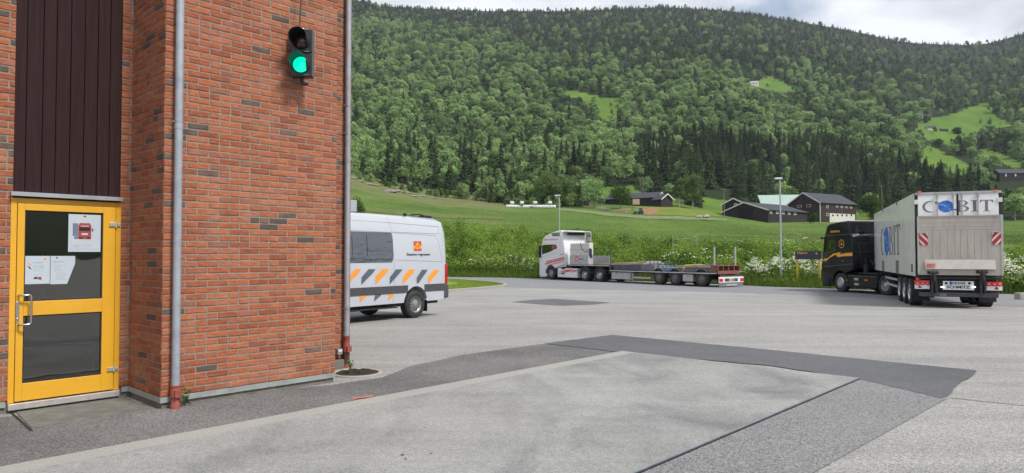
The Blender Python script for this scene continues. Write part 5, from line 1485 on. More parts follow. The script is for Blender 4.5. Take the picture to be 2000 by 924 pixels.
# ================================================================== a person shape for the cab
def driver(parent_frame, x, y, zseat):
    o = thing('person', 'driver in a dark top sitting behind the window of the black lorry cab', 'person', parent_frame.world(x, y, zseat), parent_frame.rot)
    P = {'pel': (0, 0, 0.08), 'chest': (0.03, 0, 0.42), 'neck': (0.05, 0, 0.56), 'nk2': (0.06, 0, 0.63), 'sl': (0.02, 0.19, 0.50), 'el': (0.12, 0.27, 0.24), 'hl': (0.42, 0.18, 0.30), 'sr': (0.02, -0.19, 0.50), 'er': (0.12, -0.27, 0.24), 'hr': (0.42, -0.18, 0.30),
         'kl': (0.48, 0.12, 0.08), 'fl': (0.62, 0.12, -0.30), 'kr': (0.48, -0.12, 0.08), 'fr': (0.62, -0.12, -0.30)}
    K = list(P); E_ = [('pel', 'chest'), ('chest', 'neck'), ('neck', 'nk2'), ('chest', 'sl'), ('sl', 'el'), ('el', 'hl'), ('chest', 'sr'), ('sr', 'er'), ('er', 'hr'), ('pel', 'kl'), ('kl', 'fl'), ('pel', 'kr'), ('kr', 'fr')]
    rad = {'pel': 0.16, 'chest': 0.17, 'neck': 0.06, 'nk2': 0.055, 'sl': 0.07, 'el': 0.05, 'hl': 0.032, 'sr': 0.07, 'er': 0.05, 'hr': 0.032, 'kl': 0.08, 'fl': 0.05, 'kr': 0.08, 'fr': 0.05}
    me = bpy.data.meshes.new('body'); me.from_pydata([P[k] for k in K], [(K.index(a), K.index(b)) for a, b in E_], [])
    b = bpy.data.objects.new('body', me); COL.objects.link(b)
    md = b.modifiers.new('skin', 'SKIN')
    b.modifiers.new('sub', 'SUBSURF').levels = 2
    if not me.skin_vertices:
        bm = bmesh.new(); bm.from_mesh(me); bm.verts.layers.skin.verify(); bm.to_mesh(me); bm.free()
    for i, k in enumerate(K): me.skin_vertices[0].data[i].radius = (rad[k], rad[k])
    me.skin_vertices[0].data[0].use_root = True
    bpy.context.view_layer.update(); bake(b); b.data.materials.clear(); b.data.materials.append(mat('dark_jumper', (0.03, 0.035, 0.05), 0.9)); b.data.shade_smooth(); b.parent = o
    M_skin = mat('skin', (0.42, 0.22, 0.15), 0.6, var=0.06)
    mb = MB(); prof = [(0.001, -0.125), (0.045, -0.115), (0.065, -0.075), (0.074, -0.02), (0.078, 0.03), (0.070, 0.08), (0.045, 0.115), (0.001, 0.125)]
    mb.lathe([(a, h) for a, h in prof], (0.07, 0, 0.76), 'z', 20)
    hd = mb.build('head', M_skin, o, smooth=80)
    for v in hd.data.vertices:
        v.co.x = 0.07 + (v.co.x - 0.07) * 1.18
        if v.co.x > 0.14 and abs(v.co.y) < 0.02 and 0.72 < v.co.z < 0.77: v.co.x += 0.025
    mb = MB()
    for sg in (1, -1): mb.lathe([(0.001, -0.012), (0.02, -0.008), (0.028, 0.0), (0.001, 0.006)], (0.065, sg * 0.08, 0.755), 'y', 10)
    mb.build('ear', M_skin, hd, smooth=80)
    mb = MB()
    for sg in (1, -1): mb.cyl((0.150, sg * 0.03, 0.775), (0.158, sg * 0.03, 0.775), 0.009, n=8)
    mb.box2((0.150, -0.022, 0.695), (0.158, 0.022, 0.702)); mb.build('facial_feature', M_blk, hd)
    mb = MB(); mb.lathe([(0.083, 0.02), (0.084, 0.06), (0.072, 0.10), (0.045, 0.13), (0.001, 0.14)], (0.055, 0, 0.76), 'z', 20)
    hr_ = mb.build('hair', mat('brown_hair', (0.05, 0.03, 0.02), 0.8), o, smooth=80)
    for sg in (1, -1):        # hands closed on the wheel, five fingers each
        mb = MB(); c = Vector((0.45, sg * 0.18, 0.30)); mb.tube([c - Vector((0.04, 0, 0)), c, c + Vector((0.05, -sg * 0.01, 0.02))], [0.026, 0.036, 0.03], 8)
        for q in range(4): mb.tube([c + Vector((0.045, 0.03 - q * 0.02, 0.02)), c + Vector((0.085, 0.03 - q * 0.02, 0.035 - 0.004 * q)), c + Vector((0.105, 0.03 - q * 0.02, 0.01)), c + Vector((0.09, 0.03 - q * 0.02, -0.012))], [0.009, 0.009, 0.008, 0.007], 6)
        mb.tube([c + Vector((0.0, -sg * 0.03, 0.0)), c + Vector((0.04, -sg * 0.05, -0.01)), c + Vector((0.07, -sg * 0.045, -0.02))], [0.011, 0.01, 0.008], 6)
        mb.build('hand', M_skin, o, smooth=60)
    return o

# ================================================================== cab shell used by both tractors
def cab(root, fr, prof, mt, win, arch_c, arch_r, half=1.24, bevel=0.06, ycut=1.5, inner=None, front=None):
    mb = MB(); mb.prism([(x, z) for x, z in prof], 1, -half, half)
    c = mb.build('cab', mt, root)
    cs = []
    wc = MB(); wc.prism(win, 1, -ycut, ycut); cs.append(wc)
    if inner:
        a = MB(); a.prism(inner, 1, -half + 0.09, half - 0.09); cs.append(a)
        a = MB(); a.box2((front[0], -0.98, front[1]), (front[0] + 1.2, 0.98, front[2])); cs.append(a)
    for sg in (1, -1):
        a = MB(); a.cyl((arch_c[0], sg * 0.75, arch_c[1]), (arch_c[0], sg * 1.5, arch_c[1]), arch_r, n=40); cs.append(a)
    md = c.modifiers.new('b', 'BEVEL'); md.width = bevel; md.segments = 3; md.limit_method = 'ANGLE'; md.angle_limit = R(25)
    bpy.context.view_layer.update(); bake(c)
    cut(c, cs, 35)
    return c
def cab_glass(root, fr, win, half):
    for sg in (1, -1):
        mb = MB(); mb.add([(x, sg * (half - 0.03), z) for x, z in win], [tuple(range(len(win)))]); mb.build('side_window', M_vglass, root, fix=False)

# ================================================================== black tractor
bz = g(35.6)
bf = Frame(19.50, 34.02, bz, -0.182, 0.983)
blk = fthing('truck_tractor', 'black lorry tractor with yellow flash and round yellow emblem, coupled to the pale box trailer', 'lorry', bf)
def c1(x, y): return (1590 + x / 5.133, 410 + y / 5.133)
YS = 1.245
def bs(x, y): return bf.side(*c1(x, y), YS)
xf = bs(262, 745)[0]
print('black wheelbase', xf, 'front', bs(72, 560), 'roof', bs(340, 108), 'back', bs(388, 500), bs(357, 200))
backx = bs(388, 500)[0]; roofz = bs(300, 112)[1]
zc_ = [bs(80, 775)[1], bs(72, 560)[1]]
prof = [bs(160, 765), bs(82, 765), bs(72, 690), bs(72, 560), bs(84, 440), bs(96, 300), bs(108, 250), bs(128, 165), bs(150, 145), bs(235, 122), bs(340, 108), bs(356, 118), bs(358, 245), bs(386, 262), bs(390, 600), bs(300, 640), bs(160, 700)]
win = [bs(98, 425), bs(118, 300), bs(210, 292), bs(210, 405), bs(180, 412)]
zs_, zr_, xfb = win[0][1], bs(340, 108)[1], bs(84, 440)[0]
inn = [(backx + 0.5, 1.32), (xfb - 0.12, 1.32), (xfb - 0.12, zs_), (bs(96, 300)[0] - 0.14, win[1][1] + 0.05), (backx + 0.5, win[1][1] + 0.25)]
cabo = cab(blk, bf, prof, M_blkp, win, (xf, 0.60), 0.62, YS, 0.05, 1.5, inn, (xfb - 0.5, zs_ - 0.10, win[1][1] - 0.02))
cab_glass(blk, bf, win, YS)
hx0_, hz0_ = bf.side(*c1(182, 352), 0.62)
mb = MB()
for sg in (1, -1): mb.box2((xf - 0.55, sg * 0.9, 1.16), (xf + 0.55, sg * 1.255, 1.185))
seat = MB(); xs_ = bs(215, 400)[0]
mb = MB(); mb.box2((xs_ - 0.25, -1.0, bs(100, 470)[1] - 0.05), (xs_ + 0.6, 1.0, bs(150, 425)[1])); 
def sband(mb, a, b, th=0.004): spoly(mb, bf, [c1(*a), c1(b[0], a[1]), c1(*b), c1(a[0], b[1])], YS + 0.001, th)
mb = MB()
spoly(mb, bf, [c1(*p) for p in ((78, 512), (112, 484), (128, 490), (190, 440), (262, 424), (268, 432), (255, 446), (320, 432), (384, 428), (384, 462), (300, 464), (235, 474), (232, 465), (218, 448), (160, 478), (108, 522), (112, 505), (92, 514))], YS + 0.001)
mb.build('yellow_flash', M_yd, cabo)
mb = MB(); cxx, czz = bs(275, 340); r0_ = abs(bs(275, 298)[1] - czz)
A_, B_ = [], []
for k in range(33):
    t = 2 * pi * k / 32; A_.append((cxx + cos(t) * r0_, YS + 0.005, czz + sin(t) * r0_)); B_.append((cxx + cos(t) * r0_ * 0.87, YS + 0.005, czz + sin(t) * r0_ * 0.87))
mb.strip(A_, B_)
for k in range(3):
    t = pi / 2 + k * 2 * pi / 3; d = Vector((cos(t), sin(t))); n_ = Vector((-d.y, d.x)) * r0_ * 0.14
    mb.add([(cxx + n_.x, YS + 0.006, czz + n_.y), (cxx - n_.x, YS + 0.006, czz - n_.y), (cxx + d.x * r0_ * 0.88, YS + 0.006, czz + d.y * r0_ * 0.88)], [(0, 1, 2)])
mb.build('round_emblem', M_yd, cabo, fix=False)
mb = MB(); stext(mb, bf, 'BREKSDAL', c1(163, 228), c1(258, 204), YS + 0.003, bold=0.03, shear=0.15); mb.build('roof_lettering', M_yd, cabo)
mb = MB()
for a, b, w2 in (((112, 256), (345, 246), 0.012), ((90, 572), (388, 540), 0.014), ((118, 430), (215, 410), 0.012), ((390, 262), (395, 600), 0.01)):
    x0, z0 = bs(*a); x1, z1 = bs(*b); mb.add([(x0, YS + 0.002, z0 - w2), (x1, YS + 0.002, z1 - w2), (x1, YS + 0.002, z1 + w2), (x0, YS + 0.002, z0 + w2)], [(0, 1, 2, 3)])
mb.build('panel_line', mat('line_sheen', (0.10, 0.105, 0.12), 0.3), cabo, fix=False)
mb = MB(); sboxp(mb, bf, c1(275, 510), c1(298, 517), YS + 0.02, 0.02); mb.build('door_handle', M_rimg, cabo, bevel=0.005)
# mirrors, sun visor, painted roof edge highlight, back wall detail
mb = MB(); x0, z0 = bs(95, 290)
for sg in (1, -1): mb.box2((x0 - 0.03, sg * 1.26, z0 - 0.02), (x0 + 0.12, sg * 1.36, z0 + 0.10))
mb.build('mirror_camera', M_blkp, cabo, bevel=0.02)
mb = MB(); x0, z0 = bs(96, 285); mb.box2((x0 - 0.05, -1.1, z0 - 0.05), (x0 + 0.22, 1.1, z0 + 0.08)); mb.build('sun_visor', M_blkp, cabo, bevel=0.03)
xw, zw = bs(84, 430); mb = MB(); mb.add([(xw + 0.06, -1.1, zw), (xw + 0.06, 1.1, zw), (x0 + 0.02, 1.1, z0 - 0.1), (x0 + 0.02, -1.1, z0 - 0.1)], [(0, 1, 2, 3)]); mb.build('windscreen', M_vglass, cabo)
mb = MB(); mb.box2((hx0_ - 0.45, 0.35, 1.34), (hx0_ + 0.12, 0.90, hz0_ - 0.74)); mb.box2((hx0_ - 0.42, 0.38, hz0_ - 0.738), (hx0_ - 0.30, 0.88, hz0_ + 0.06)); mb.box2((backx + 0.52, -1.1, 1.34), (backx + 0.6, 1.1, win[1][1] + 0.1)); mb.build('driver_seat', M_chas, cabo, bevel=0.02)
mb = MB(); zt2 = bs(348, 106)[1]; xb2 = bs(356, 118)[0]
mb.box2((xb2 - 0.03, -1.15, zt2 - 0.03), (xb2 + 0.02, 1.15, zt2 + 0.004)); mb.build('roof_highlight', mat('highlight_cream', (0.6, 0.55, 0.5), 0.5), cabo)  # cream strip paints the highlight along the cab roof's rear edge
mb = MB()
for zz in (bs(388, 210)[1], bs(388, 330)[1], bs(388, 420)[1]): mb.box2((backx - 0.02, -1.1, zz - 0.01), (backx + 0.01, 1.1, zz + 0.01))
mb.tube([(backx - 0.04, 1.02, zt2 - 0.3), (backx - 0.05, 0.98, zt2 - 0.7), (backx - 0.04, 0.95, zt2 - 0.75)], 0.015, 6)
mb.tube([(backx - 0.04, 0.95, zt2 - 1.2), (backx - 0.05, 0.88, zt2 - 1.6), (backx - 0.04, 0.85, zt2 - 1.9)], 0.018, 6)
mb.build('back_rail', M_plast, cabo)
for k in range(3):   # coiled air and power lines
    mb = MB(); pts = []
    for i in range(60):
        t = i / 59; pts.append((backx - 0.1 - 0.75 * t, 0.3 - 0.2 * k + cos(i * 1.5) * 0.05, 1.75 - 0.25 * sin(pi * t) + sin(i * 1.5) * 0.05))
    mb.tube(pts, 0.012, 5); mb.build('coil_line', M_plast, blk)
# chassis, tanks, fenders
ztk1, ztk0 = bs(480, 655)[1], bs(480, 785)[1]
xt1, xt0 = bs(300, 700)[0], bs(625, 700)[0]
mb = MB(); mb.box2((xt0, 0.62, ztk0), (xt1 - 0.02, 1.235, ztk1)); mb.box2((xt0, -1.235, ztk0), (xt1 - 0.02, -0.62, ztk1)); mb.build('side_skirt', M_blkp, blk, bevel=0.07)
mb = MB()
for a, b in (((400, 682), (442, 708)), ((402, 732), (446, 758))): mb = MB(); sboxp(mb, bf, c1(*a), c1(*b), 1.245, 0.03); mb.build('step_plate', M_lgrey, blk, bevel=0.006)
for a, b in (((322, 697), (340, 708)), ((505, 698), (535, 712))):
    mb = MB(); sboxp(mb, bf, c1(*a), c1(*b), 1.262, 0.02); mb.build('side_marker', M_amb, blk, bevel=0.004)
mb = MB()
for y_ in (0.42, -0.42): mb.box2((-1.0, y_ - 0.05, 0.75), (xf + 0.9, y_ + 0.05, 1.02))
mb.box2((-0.2, -0.45, 1.02), (0.9, 0.45, 1.10)); mb.lathe([(0.001, 0.0), (0.45, 0.0), (0.45, 0.06), (0.001, 0.08)], (0.3, 0, 1.10), 'z', 24); mb.box2((0.9, -0.9, 1.0), (backx, 0.9, 1.06))
mb.cyl((backx - 0.35, 0.75, 1.05), (backx - 0.35, 0.75, 1.50), 0.11, n=16); mb.cyl((backx - 0.35, 0.75, 1.5), (backx - 0.35, 0.75, 1.8), 0.035, n=10)
mb.build('chassis', M_chas, blk, bevel=0.01)
def fender(root, xc, zc, r0, r1, a0, a1, y0, y1, m, name='fender'):
    mb = MB(); n = 14; prf = []
    for k in range(n + 1): t = a0 + (a1 - a0) * k / n; prf.append((xc + cos(t) * r1, zc + sin(t) * r1))
    for k in range(n, -1, -1): t = a0 + (a1 - a0) * k / n; prf.append((xc + cos(t) * r0, zc + sin(t) * r0))
    vs = [(p[0], y, p[1]) for y in (y0, y1) for p in prf]; m_ = len(prf); N1 = n + 1
    fs = []
    for s_ in (0, m_):
        for k in range(n): fs.append((s_ + k, s_ + k + 1, s_ + m_ - 2 - k, s_ + m_ - 1 - k))
    for k in range(m_): fs.append((k, (k + 1) % m_, m_ + (k + 1) % m_, m_ + k))
    mb.add(vs, fs); return mb.build(name, m, root, smooth=40)
for sg in (1, -1):
    fender(blk, 0, 0.52, 0.57, 0.61, R(10), R(170), sg * 0.62, sg * 1.25, M_chas)
    fender(blk, xf, 0.56, 0.60, 0.66, R(-15), R(185), sg * 1.15, sg * 1.262, M_blkp, 'wheel_arch')
    wheel(blk, 0, sg * 1.235, 0.51, 0.51, 0.56, 'drive', sg, M_rimb, 10, 0.13, 0.56)
    wheel(blk, xf, sg * 1.235, 0.51, 0.51, 0.30, 'steer', sg, M_rimb, 10, -0.03, 0.56)
mb = MB(); xfr, zfr = bs(76, 690); mb.box2((xf - 0.15, -1.2, 0.28), (xfr + 0.03, 1.2, zfr + 0.02)); mb.cyl((xf, -1.0, 0.51), (xf, 1.0, 0.51), 0.08)
mb.build('bumper', M_blkp, blk, bevel=0.04)
mb = MB(); zcab = bs(200, 640)[1]; mb.box2((xf - 0.6, -0.8, 0.9), (xf + 0.6, 0.8, zcab + 0.2)); mb.build('engine', M_chas, blk)
hx_, hz_ = hx0_, hz0_
driver(bf, hx_ - 0.07, 0.62, hz_ - 0.76)

# ================================================================== white tractor and flatbed trailer
wz = g(50)
wf = Frame(12.83, 43.95, wz, -0.573, 0.819)
wt = fthing('truck_tractor', 'white lorry tractor with red stripes, coupled to the low flatbed', 'lorry', wf)
def c5(x, y): return (1030 + x / 6.6, 430 + y / 6.6)
def c6(x, y): return (1230 + x / 7.7, 460 + y / 7.7)
def ws(x, y): return wf.side(*c5(x, y), 1.25)
def ws6(x, y): return wf.side(*c6(x, y), 1.25)
hubs = [ws(303, 690)[0], ws(735, 705)[0], ws(925, 712)[0]]; thubs = [ws6(433, 655)[0], ws6(675, 665)[0], ws6(1075, 680)[0]]
print('white hubs', hubs, thubs, 'roof', ws(430, 130), 'front', ws(152, 600), 'back', ws(470, 400), 'tail', ws6(1325, 600))
xf = hubs[0]
prof = [ws(230, 735), ws(158, 735), ws(150, 700), ws(152, 490), ws(165, 400), ws(180, 320), ws(196, 240), ws(225, 205), ws(300, 168), ws(370, 140), ws(430, 130), ws(446, 142), ws(460, 260), ws(478, 360), ws(488, 600), ws(400, 612), ws(230, 640)]
win = [ws(188, 445), ws(184, 330), ws(215, 318), ws(365, 312), ws(385, 362), ws(300, 405)]
xfw = ws(165, 400)[0]
inn = [(ws(440, 400)[0], win[0][1] - 0.5), (xfw - 0.12, win[0][1] - 0.5), (xfw - 0.12, win[0][1] + 0.1), (ws(184, 330)[0] - 0.14, win[1][1] + 0.02), (ws(440, 400)[0], win[1][1] + 0.2)]
cabw = cab(wt, wf, prof, M_wht, win, (xf, 0.56), 0.60, 1.245, 0.09, 1.5, inn, (xfw - 0.5, win[0][1] - 0.05, win[1][1] - 0.04))
mb = MB(); mb.box2((ws(440, 400)[0] + 0.02, -1.1, win[0][1] - 0.48), (ws(300, 400)[0], 1.1, win[0][1] + 0.05)); mb.box2((ws(440, 400)[0] + 0.02, -1.0, win[0][1] + 0.052), (ws(380, 400)[0], 1.0, win[1][1])); mb.build('interior', M_chas, cabw)
cab_glass(wt, wf, win, 1.245)
mb = MB(); spoly(mb, wf, [c5(*p) for p in ((308, 172), (340, 162), (418, 160), (418, 208), (325, 208))], 1.246, 0.006); mb.build('roof_window', M_dark_gl, cabw)
mb = MB()
for pts in (((412, 452), (478, 424), (478, 436), (430, 452)), ((232, 532), (290, 518), (478, 474), (478, 490), (330, 520), (262, 542)), ((225, 568), (300, 542), (480, 500), (480, 512), (320, 548), (235, 574)), ((240, 588), (330, 560), (482, 526), (482, 534), (330, 572), (260, 590))):
    spoly(mb, wf, [c5(*p) for p in pts], 1.2465)
mb.build('red_stripe', M_rdec, cabw)
mb = MB()
for pts in (((222, 560), (300, 535), (478, 493), (478, 497), (300, 541), (230, 565)), ((380, 602), (480, 575), (480, 580), (390, 606)), ((420, 592), (480, 560), (480, 566))):
    spoly(mb, wf, [c5(*p) for p in pts], 1.2465)
mb.build('grey_stripe', M_gry, cabw)
mb = MB(); stext(mb, wf, 'MOEN TRANSPORT AS', c5(218, 264), c5(392, 238), 1.247, bold=0.02); mb.build('roof_lettering', M_rdec, cabw)
mb = MB(); cxx, czz = ws(341, 350); r0_ = ws(341, 316)[1] - czz
A_, B_ = [], []
for k in range(33):
    t = 2 * pi * k / 32; A_.append((cxx + cos(t) * r0_, 1.249, czz + sin(t) * r0_)); B_.append((cxx + cos(t) * r0_ * 0.72, 1.249, czz + sin(t) * r0_ * 0.72))
mb.strip(A_, B_)
mb.box2((cxx - r0_ * 0.6, 1.246, czz - 0.03), (cxx + r0_ * 0.6, 1.2505, czz + 0.03))
mb.build('window_badge', mat('badge_red', (0.75, 0.12, 0.10), 0.4), cabw, fix=False)
mb = MB()
for a, b, w2 in (((190, 300), (455, 290), 0.008), ((165, 480), (400, 415), 0.01), ((490, 250), (490, 600), 0.008)):
    x0, z0 = ws(*a); x1, z1 = ws(*b); mb.add([(x0, 1.247, z0 - w2), (x1, 1.247, z1 - w2), (x1, 1.247, z1 + w2), (x0, 1.247, z0 + w2)], [(0, 1, 2, 3)])
mb.build('panel_line', mat('line_grey', (0.36, 0.37, 0.39), 0.4), cabw, fix=False)
x0, z0 = ws(172, 330); x1, z1 = ws(160, 480)
mb = MB(); mb.box2((x0 - 0.06, 1.2, z1), (x0 + 0.10, 1.42, z0)); mb.box2((x0 - 0.06, -1.42, z1), (x0 + 0.10, -1.2, z0)); mb.build('mirror', M_gasket, cabw, bevel=0.03)
mb = MB(); mb.box2((x0 - 0.0, -1.1, z0 - 0.02), (x0 + 0.22, 1.1, z0 + 0.12)); mb.build('sun_visor', M_plast, cabw, bevel=0.03)
xw, zw = ws(152, 480); mb = MB(); mb.add([(xw + 0.03, -1.1, zw), (xw + 0.03, 1.1, zw), (x0 + 0.04, 1.1, z0 - 0.05), (x0 + 0.04, -1.1, z0 - 0.05)], [(0, 1, 2, 3)]); mb.build('windscreen', M_vglass, cabw)
# fairings and back wall of the cab
bkx = ws(470, 400)[0]; topz = ws(446, 142)[1]
mb = MB()
for sg in (1, -1): mb.box2((bkx - 0.45, sg * 1.20, topz - 1.5), (bkx - 0.01, sg * 1.235, topz - 0.05)) if sg < 0 else None
mb.box2((bkx - 0.40, -1.2, topz - 0.06), (bkx + 0.2, 1.2, topz)); mb.build('air_fairing', M_wht, cabw, bevel=0.015)
mb = MB()
for zz in (0.35, 0.8): mb.box2((bkx - 0.47, -1.19, topz - zz - 0.04), (bkx - 0.02, -1.10, topz - zz))
mb.box2((bkx - 0.03, -0.9, topz - 0.30), (bkx - 0.005, 0.9, topz - 0.12)); mb.build('fairing_slot', M_gasket, cabw)
mb = MB()
for y_ in (0.55, 0.30): mb.cyl((bkx - 0.14, y_, 1.0), (bkx - 0.14, y_, 2.55), 0.11, n=16)
mb.build('exhaust_stack', M_rimb, wt, smooth=40)
za, zb3 = ws(500, 620)[1], ws(500, 740)[1]
xa_, xb_ = ws(388, 680)[0], ws(640, 680)[0]
mb = MB(); mb.box2((xb_, 0.7, zb3), (xa_, 1.24, za)); mb.box2((xb_, -1.24, zb3), (xa_, -0.7, za)); sk = mb.build('side_skirt', M_wht, wt, bevel=0.04)
mb = MB()
for pts in (((400, 672), (500, 640), (620, 628), (560, 645), (420, 675)), ((398, 696), (520, 655), (640, 640), (640, 650), (520, 668), (400, 700)), ((560, 672), (645, 645), (645, 655), (580, 675))):
    spoly(mb, wf, [c5(*p) for p in pts], 1.241)
mb.build('red_stripe', M_rdec, sk)
mb = MB(); sboxp(mb, wf, c5(438, 676), c5(480, 696), 1.245, 0.02); sboxp(mb, wf, c5(440, 616), c5(484, 634), 1.245, 0.02); mb.build('step_opening', M_hole, sk)
mb = MB()
for y_ in (0.42, -0.42): mb.box2((hubs[2] - 1.0, y_ - 0.05, 0.72), (xf + 0.9, y_ + 0.05, 1.0))
mb.box2((bkx - 0.8, -1.1, 0.75), (bkx - 0.05, 1.1, 1.2)); mb.lathe([(0.001, 0.0), (0.45, 0.0), (0.45, 0.06), (0.001, 0.08)], ((hubs[1] + hubs[2]) / 2, 0, 1.02), 'z', 24)
for hx_ in hubs: mb.cyl((hx_, -1, 0.5), (hx_, 1, 0.5), 0.08)
mb.build('chassis', M_chas, wt, bevel=0.01)
xfr, _ = ws(152, 690); mb = MB(); mb.box2((xf + 0.58, -1.2, 0.25), (xfr + 0.01, 1.2, 0.62)); mb.build('bumper', M_wht, wt, bevel=0.04)
for sg in (1, -1):
    wheel(wt, hubs[0], sg * 1.235, 0.50, 0.50, 0.31, 'steer2', sg, M_rimg, 10, -0.03, 0.56)
    fender(wt, hubs[0], 0.54, 0.58, 0.64, R(-5), R(185), sg * 1.15, sg * 1.256, M_plast, 'wheel_arch')
    for hx_ in hubs[1:]:
        wheel(wt, hx_, sg * 1.235, 0.50, 0.50, 0.56, 'drive2', sg, M_rimb, 10, 0.12, 0.56)
        fender(wt, hx_, 0.50, 0.56, 0.60, R(5), R(175), sg * 0.62, sg * 1.24, M_plast)
    mb = MB(); mb.box2((hubs[2] - 0.62, sg * 0.65, 0.2), (hubs[2] - 0.60, sg * 1.22, 0.8)); mb.build('mudflap', M_rubber, wt)

fbz = wz
ft = fthing('flatbed_trailer', 'long low flatbed trailer with tool boxes, stakes and a rust red tail', 'trailer', wf)
xtail = ws6(1325, 600)[0]
zdk = ws6(600, 540)[1]; znk = ws(700, 572)[1]
xneck = ws(1060, 600)[0]
xnf = ws(540, 560)[0]
mb = MB()
mb.box2((xtail + 0.02, -1.24, zdk - 0.10), (xneck, 1.24, zdk)); mb.box2((xneck + 0.003, -1.24, znk - 0.10), (xnf, 1.24, znk))
for y_ in (0.5, -0.5): mb.box2((xtail + 0.1, y_ - 0.07, 0.72), (xneck, y_ + 0.07, zdk - 0.101)); mb.box2((xneck, y_ - 0.07, znk - 0.32), (xnf - 0.3, y_ + 0.07, znk - 0.101))
mb.box2((xneck - 0.05, -1.2, zdk - 0.3), (xneck + 0.1, 1.2, znk))
mb.build('deck', M_chas, ft, bevel=0.008)
mb = MB(); mb.box2((xtail + 0.1, 1.2405, zdk - 0.09), (xneck - 0.01, 1.262, zdk - 0.03)); mb.box2((xneck + 0.02, 1.2405, znk - 0.09), (xnf, 1.262, znk - 0.03)); mb.box2((xtail + 0.1, -1.262, zdk - 0.09), (xneck - 0.01, -1.2405, zdk - 0.03))
mb.build('side_rave', mat('rave_pale', (0.50, 0.48, 0.45), 0.6, var=0.2, scale=5), ft)
for (a, b) in ((c5(1085, 672), c5(1218, 762)), (c5(1222, 676), c5(1360, 768)), (c6(795, 585), c6(948, 695)), (c6(0, 560), c6(42, 660))):
    mb = MB(); sboxp(mb, wf, a, b, 1.22, 0.5); tb = mb.build('tool_box', M_lgrey, ft, bevel=0.015)
    x0, z1 = wf.side(*a, 1.22); x1, z0 = wf.side(*b, 1.22)
    mb = MB(); mb.box2(((x0 + x1) / 2 - 0.05, 1.221, z1 - 0.1), ((x0 + x1) / 2 + 0.05, 1.24, z1 - 0.06)); mb.build('latch', M_plast, tb)
mb = MB(); x0, z0 = ws6(48, 630); x1, _ = ws6(310, 630); mb.box2((x0, 1.19, z0 - 0.05), (x1, 1.225, z0 + 0.05)); x0, z0 = ws(1362, 740); mb.box2((x0, 1.19, z0 - 0.05), (x1 + 0.02, 1.224, z0 + 0.04)); mb.build('side_guard', M_lgrey, ft)
for hx_ in thubs:
    mb = MB(); mb.cyl((hx_, -1, 0.5), (hx_, 1, 0.5), 0.07); mb.box2((hx_ - 0.25, -0.56, 0.5), (hx_ + 0.25, 0.56, 0.74)); mb.build('axle', M_chas, ft)
    for sg in (1, -1):
        wheel(ft, hx_, sg * 1.235, 0.50, 0.50, 0.4, 'flat', sg, M_rimd, 10, 0.06, 0.56)
        fender(ft, hx_, 0.52, 0.56, 0.585, R(12), R(165), sg * 0.80, sg * 1.25, M_plast)
# low box and side panels on the neck
x0, z1 = ws(540, 456); x1, z0 = ws(780, 556); zneck = znk
M_crate = mat('pale_panel', (0.60, 0.58, 0.54), 0.6, var=0.1, scale=2, dirt=((0.36, 0.31, 0.26), 0.5, 2))
mb = MB(); mb.box2((x1, 0.72, znk + 0.002), (x0, 1.22, z1)); nb_ = mb.build('neck_box', M_lgrey, ft, bevel=0.01)
mb = MB(); cxx, czz = ws(630, 500); r0_ = ws(630, 466)[1] - czz
mb.lathe([(0.001, 0.003), (r0_, 0.003), (r0_, 0.0)], (cxx, 1.221, czz), 'y', 24); mb.build('round_badge', M_rdec, nb_)
mb = MB(); mb.box2((cxx - r0_ * 0.62, 1.2245, czz - 0.02), (cxx + r0_ * 0.62, 1.2265, czz + 0.06)); mb.box2((cxx - r0_ * 0.35, 1.2245, czz - 0.12), (cxx + r0_ * 0.35, 1.2265, czz - 0.07)); mb.build('badge_mark', M_plate, nb_)
mb = MB(); stext(mb, wf, 'lastsikr', c5(662, 510), c5(722, 490), 1.222, bold=0.02); mb.build('box_lettering', M_bluest, nb_)
z2 = ws(640, 298)[1]
mb = MB(); mb.box2((x1 - 0.05, 0.74, z1 + 0.003), (x0 - 0.0, 1.15, z2)); cr = mb.build('upper_box', M_crate, ft, bevel=0.04)
mb = MB(); zz = ws(640, 382)[1]; mb.box2((x1 - 0.04, 1.148, zz - 0.012), (x0 - 0.02, 1.153, zz + 0.012)); mb.build('box_joint', mat('joint_brown', (0.2, 0.16, 0.13), 0.7), cr)
mb = MB(); zq0 = ws(900, 525)[1]; zq1 = ws(900, 458)[1]; xq0, xq1 = wf.side(*c5(835, 500), -1.2)[0], wf.side(*c5(1062, 500), -1.2)[0]; zq1 = wf.side(*c5(900, 458), -1.2)[1]
mb.box2((xq1, -1.225, znk + 0.002), (xq0, -1.19, zq1)); mb.build('side_board', M_lgrey, ft, bevel=0.005)
mb = MB(); xs2, zs2 = ws(1068, 372); mb.box2((xs2 - 0.03, 1.19, zdk - 0.1), (xs2 + 0.03, 1.25, zs2)); mb.build('post', M_plast, ft)
for q, k in ((1272, 172), (1585, 172)):
    if q == 1272: x_, z_ = ws6(q, k); yy_ = 1.1; x_ = wf.side(*c6(q, 300), yy_)[0]; z_ = wf.side(*c6(q, k), yy_)[1]
    else:
        yy_, z_ = wf.face(*c6(q, k), xtail + 0.5); x_ = xtail + 0.5
    mb = MB(); mb.box2((x_ - 0.04, yy_ - 0.04, zdk), (x_ + 0.04, yy_ + 0.04, z_)); mb.build('stake', M_lgrey, ft, bevel=0.005)
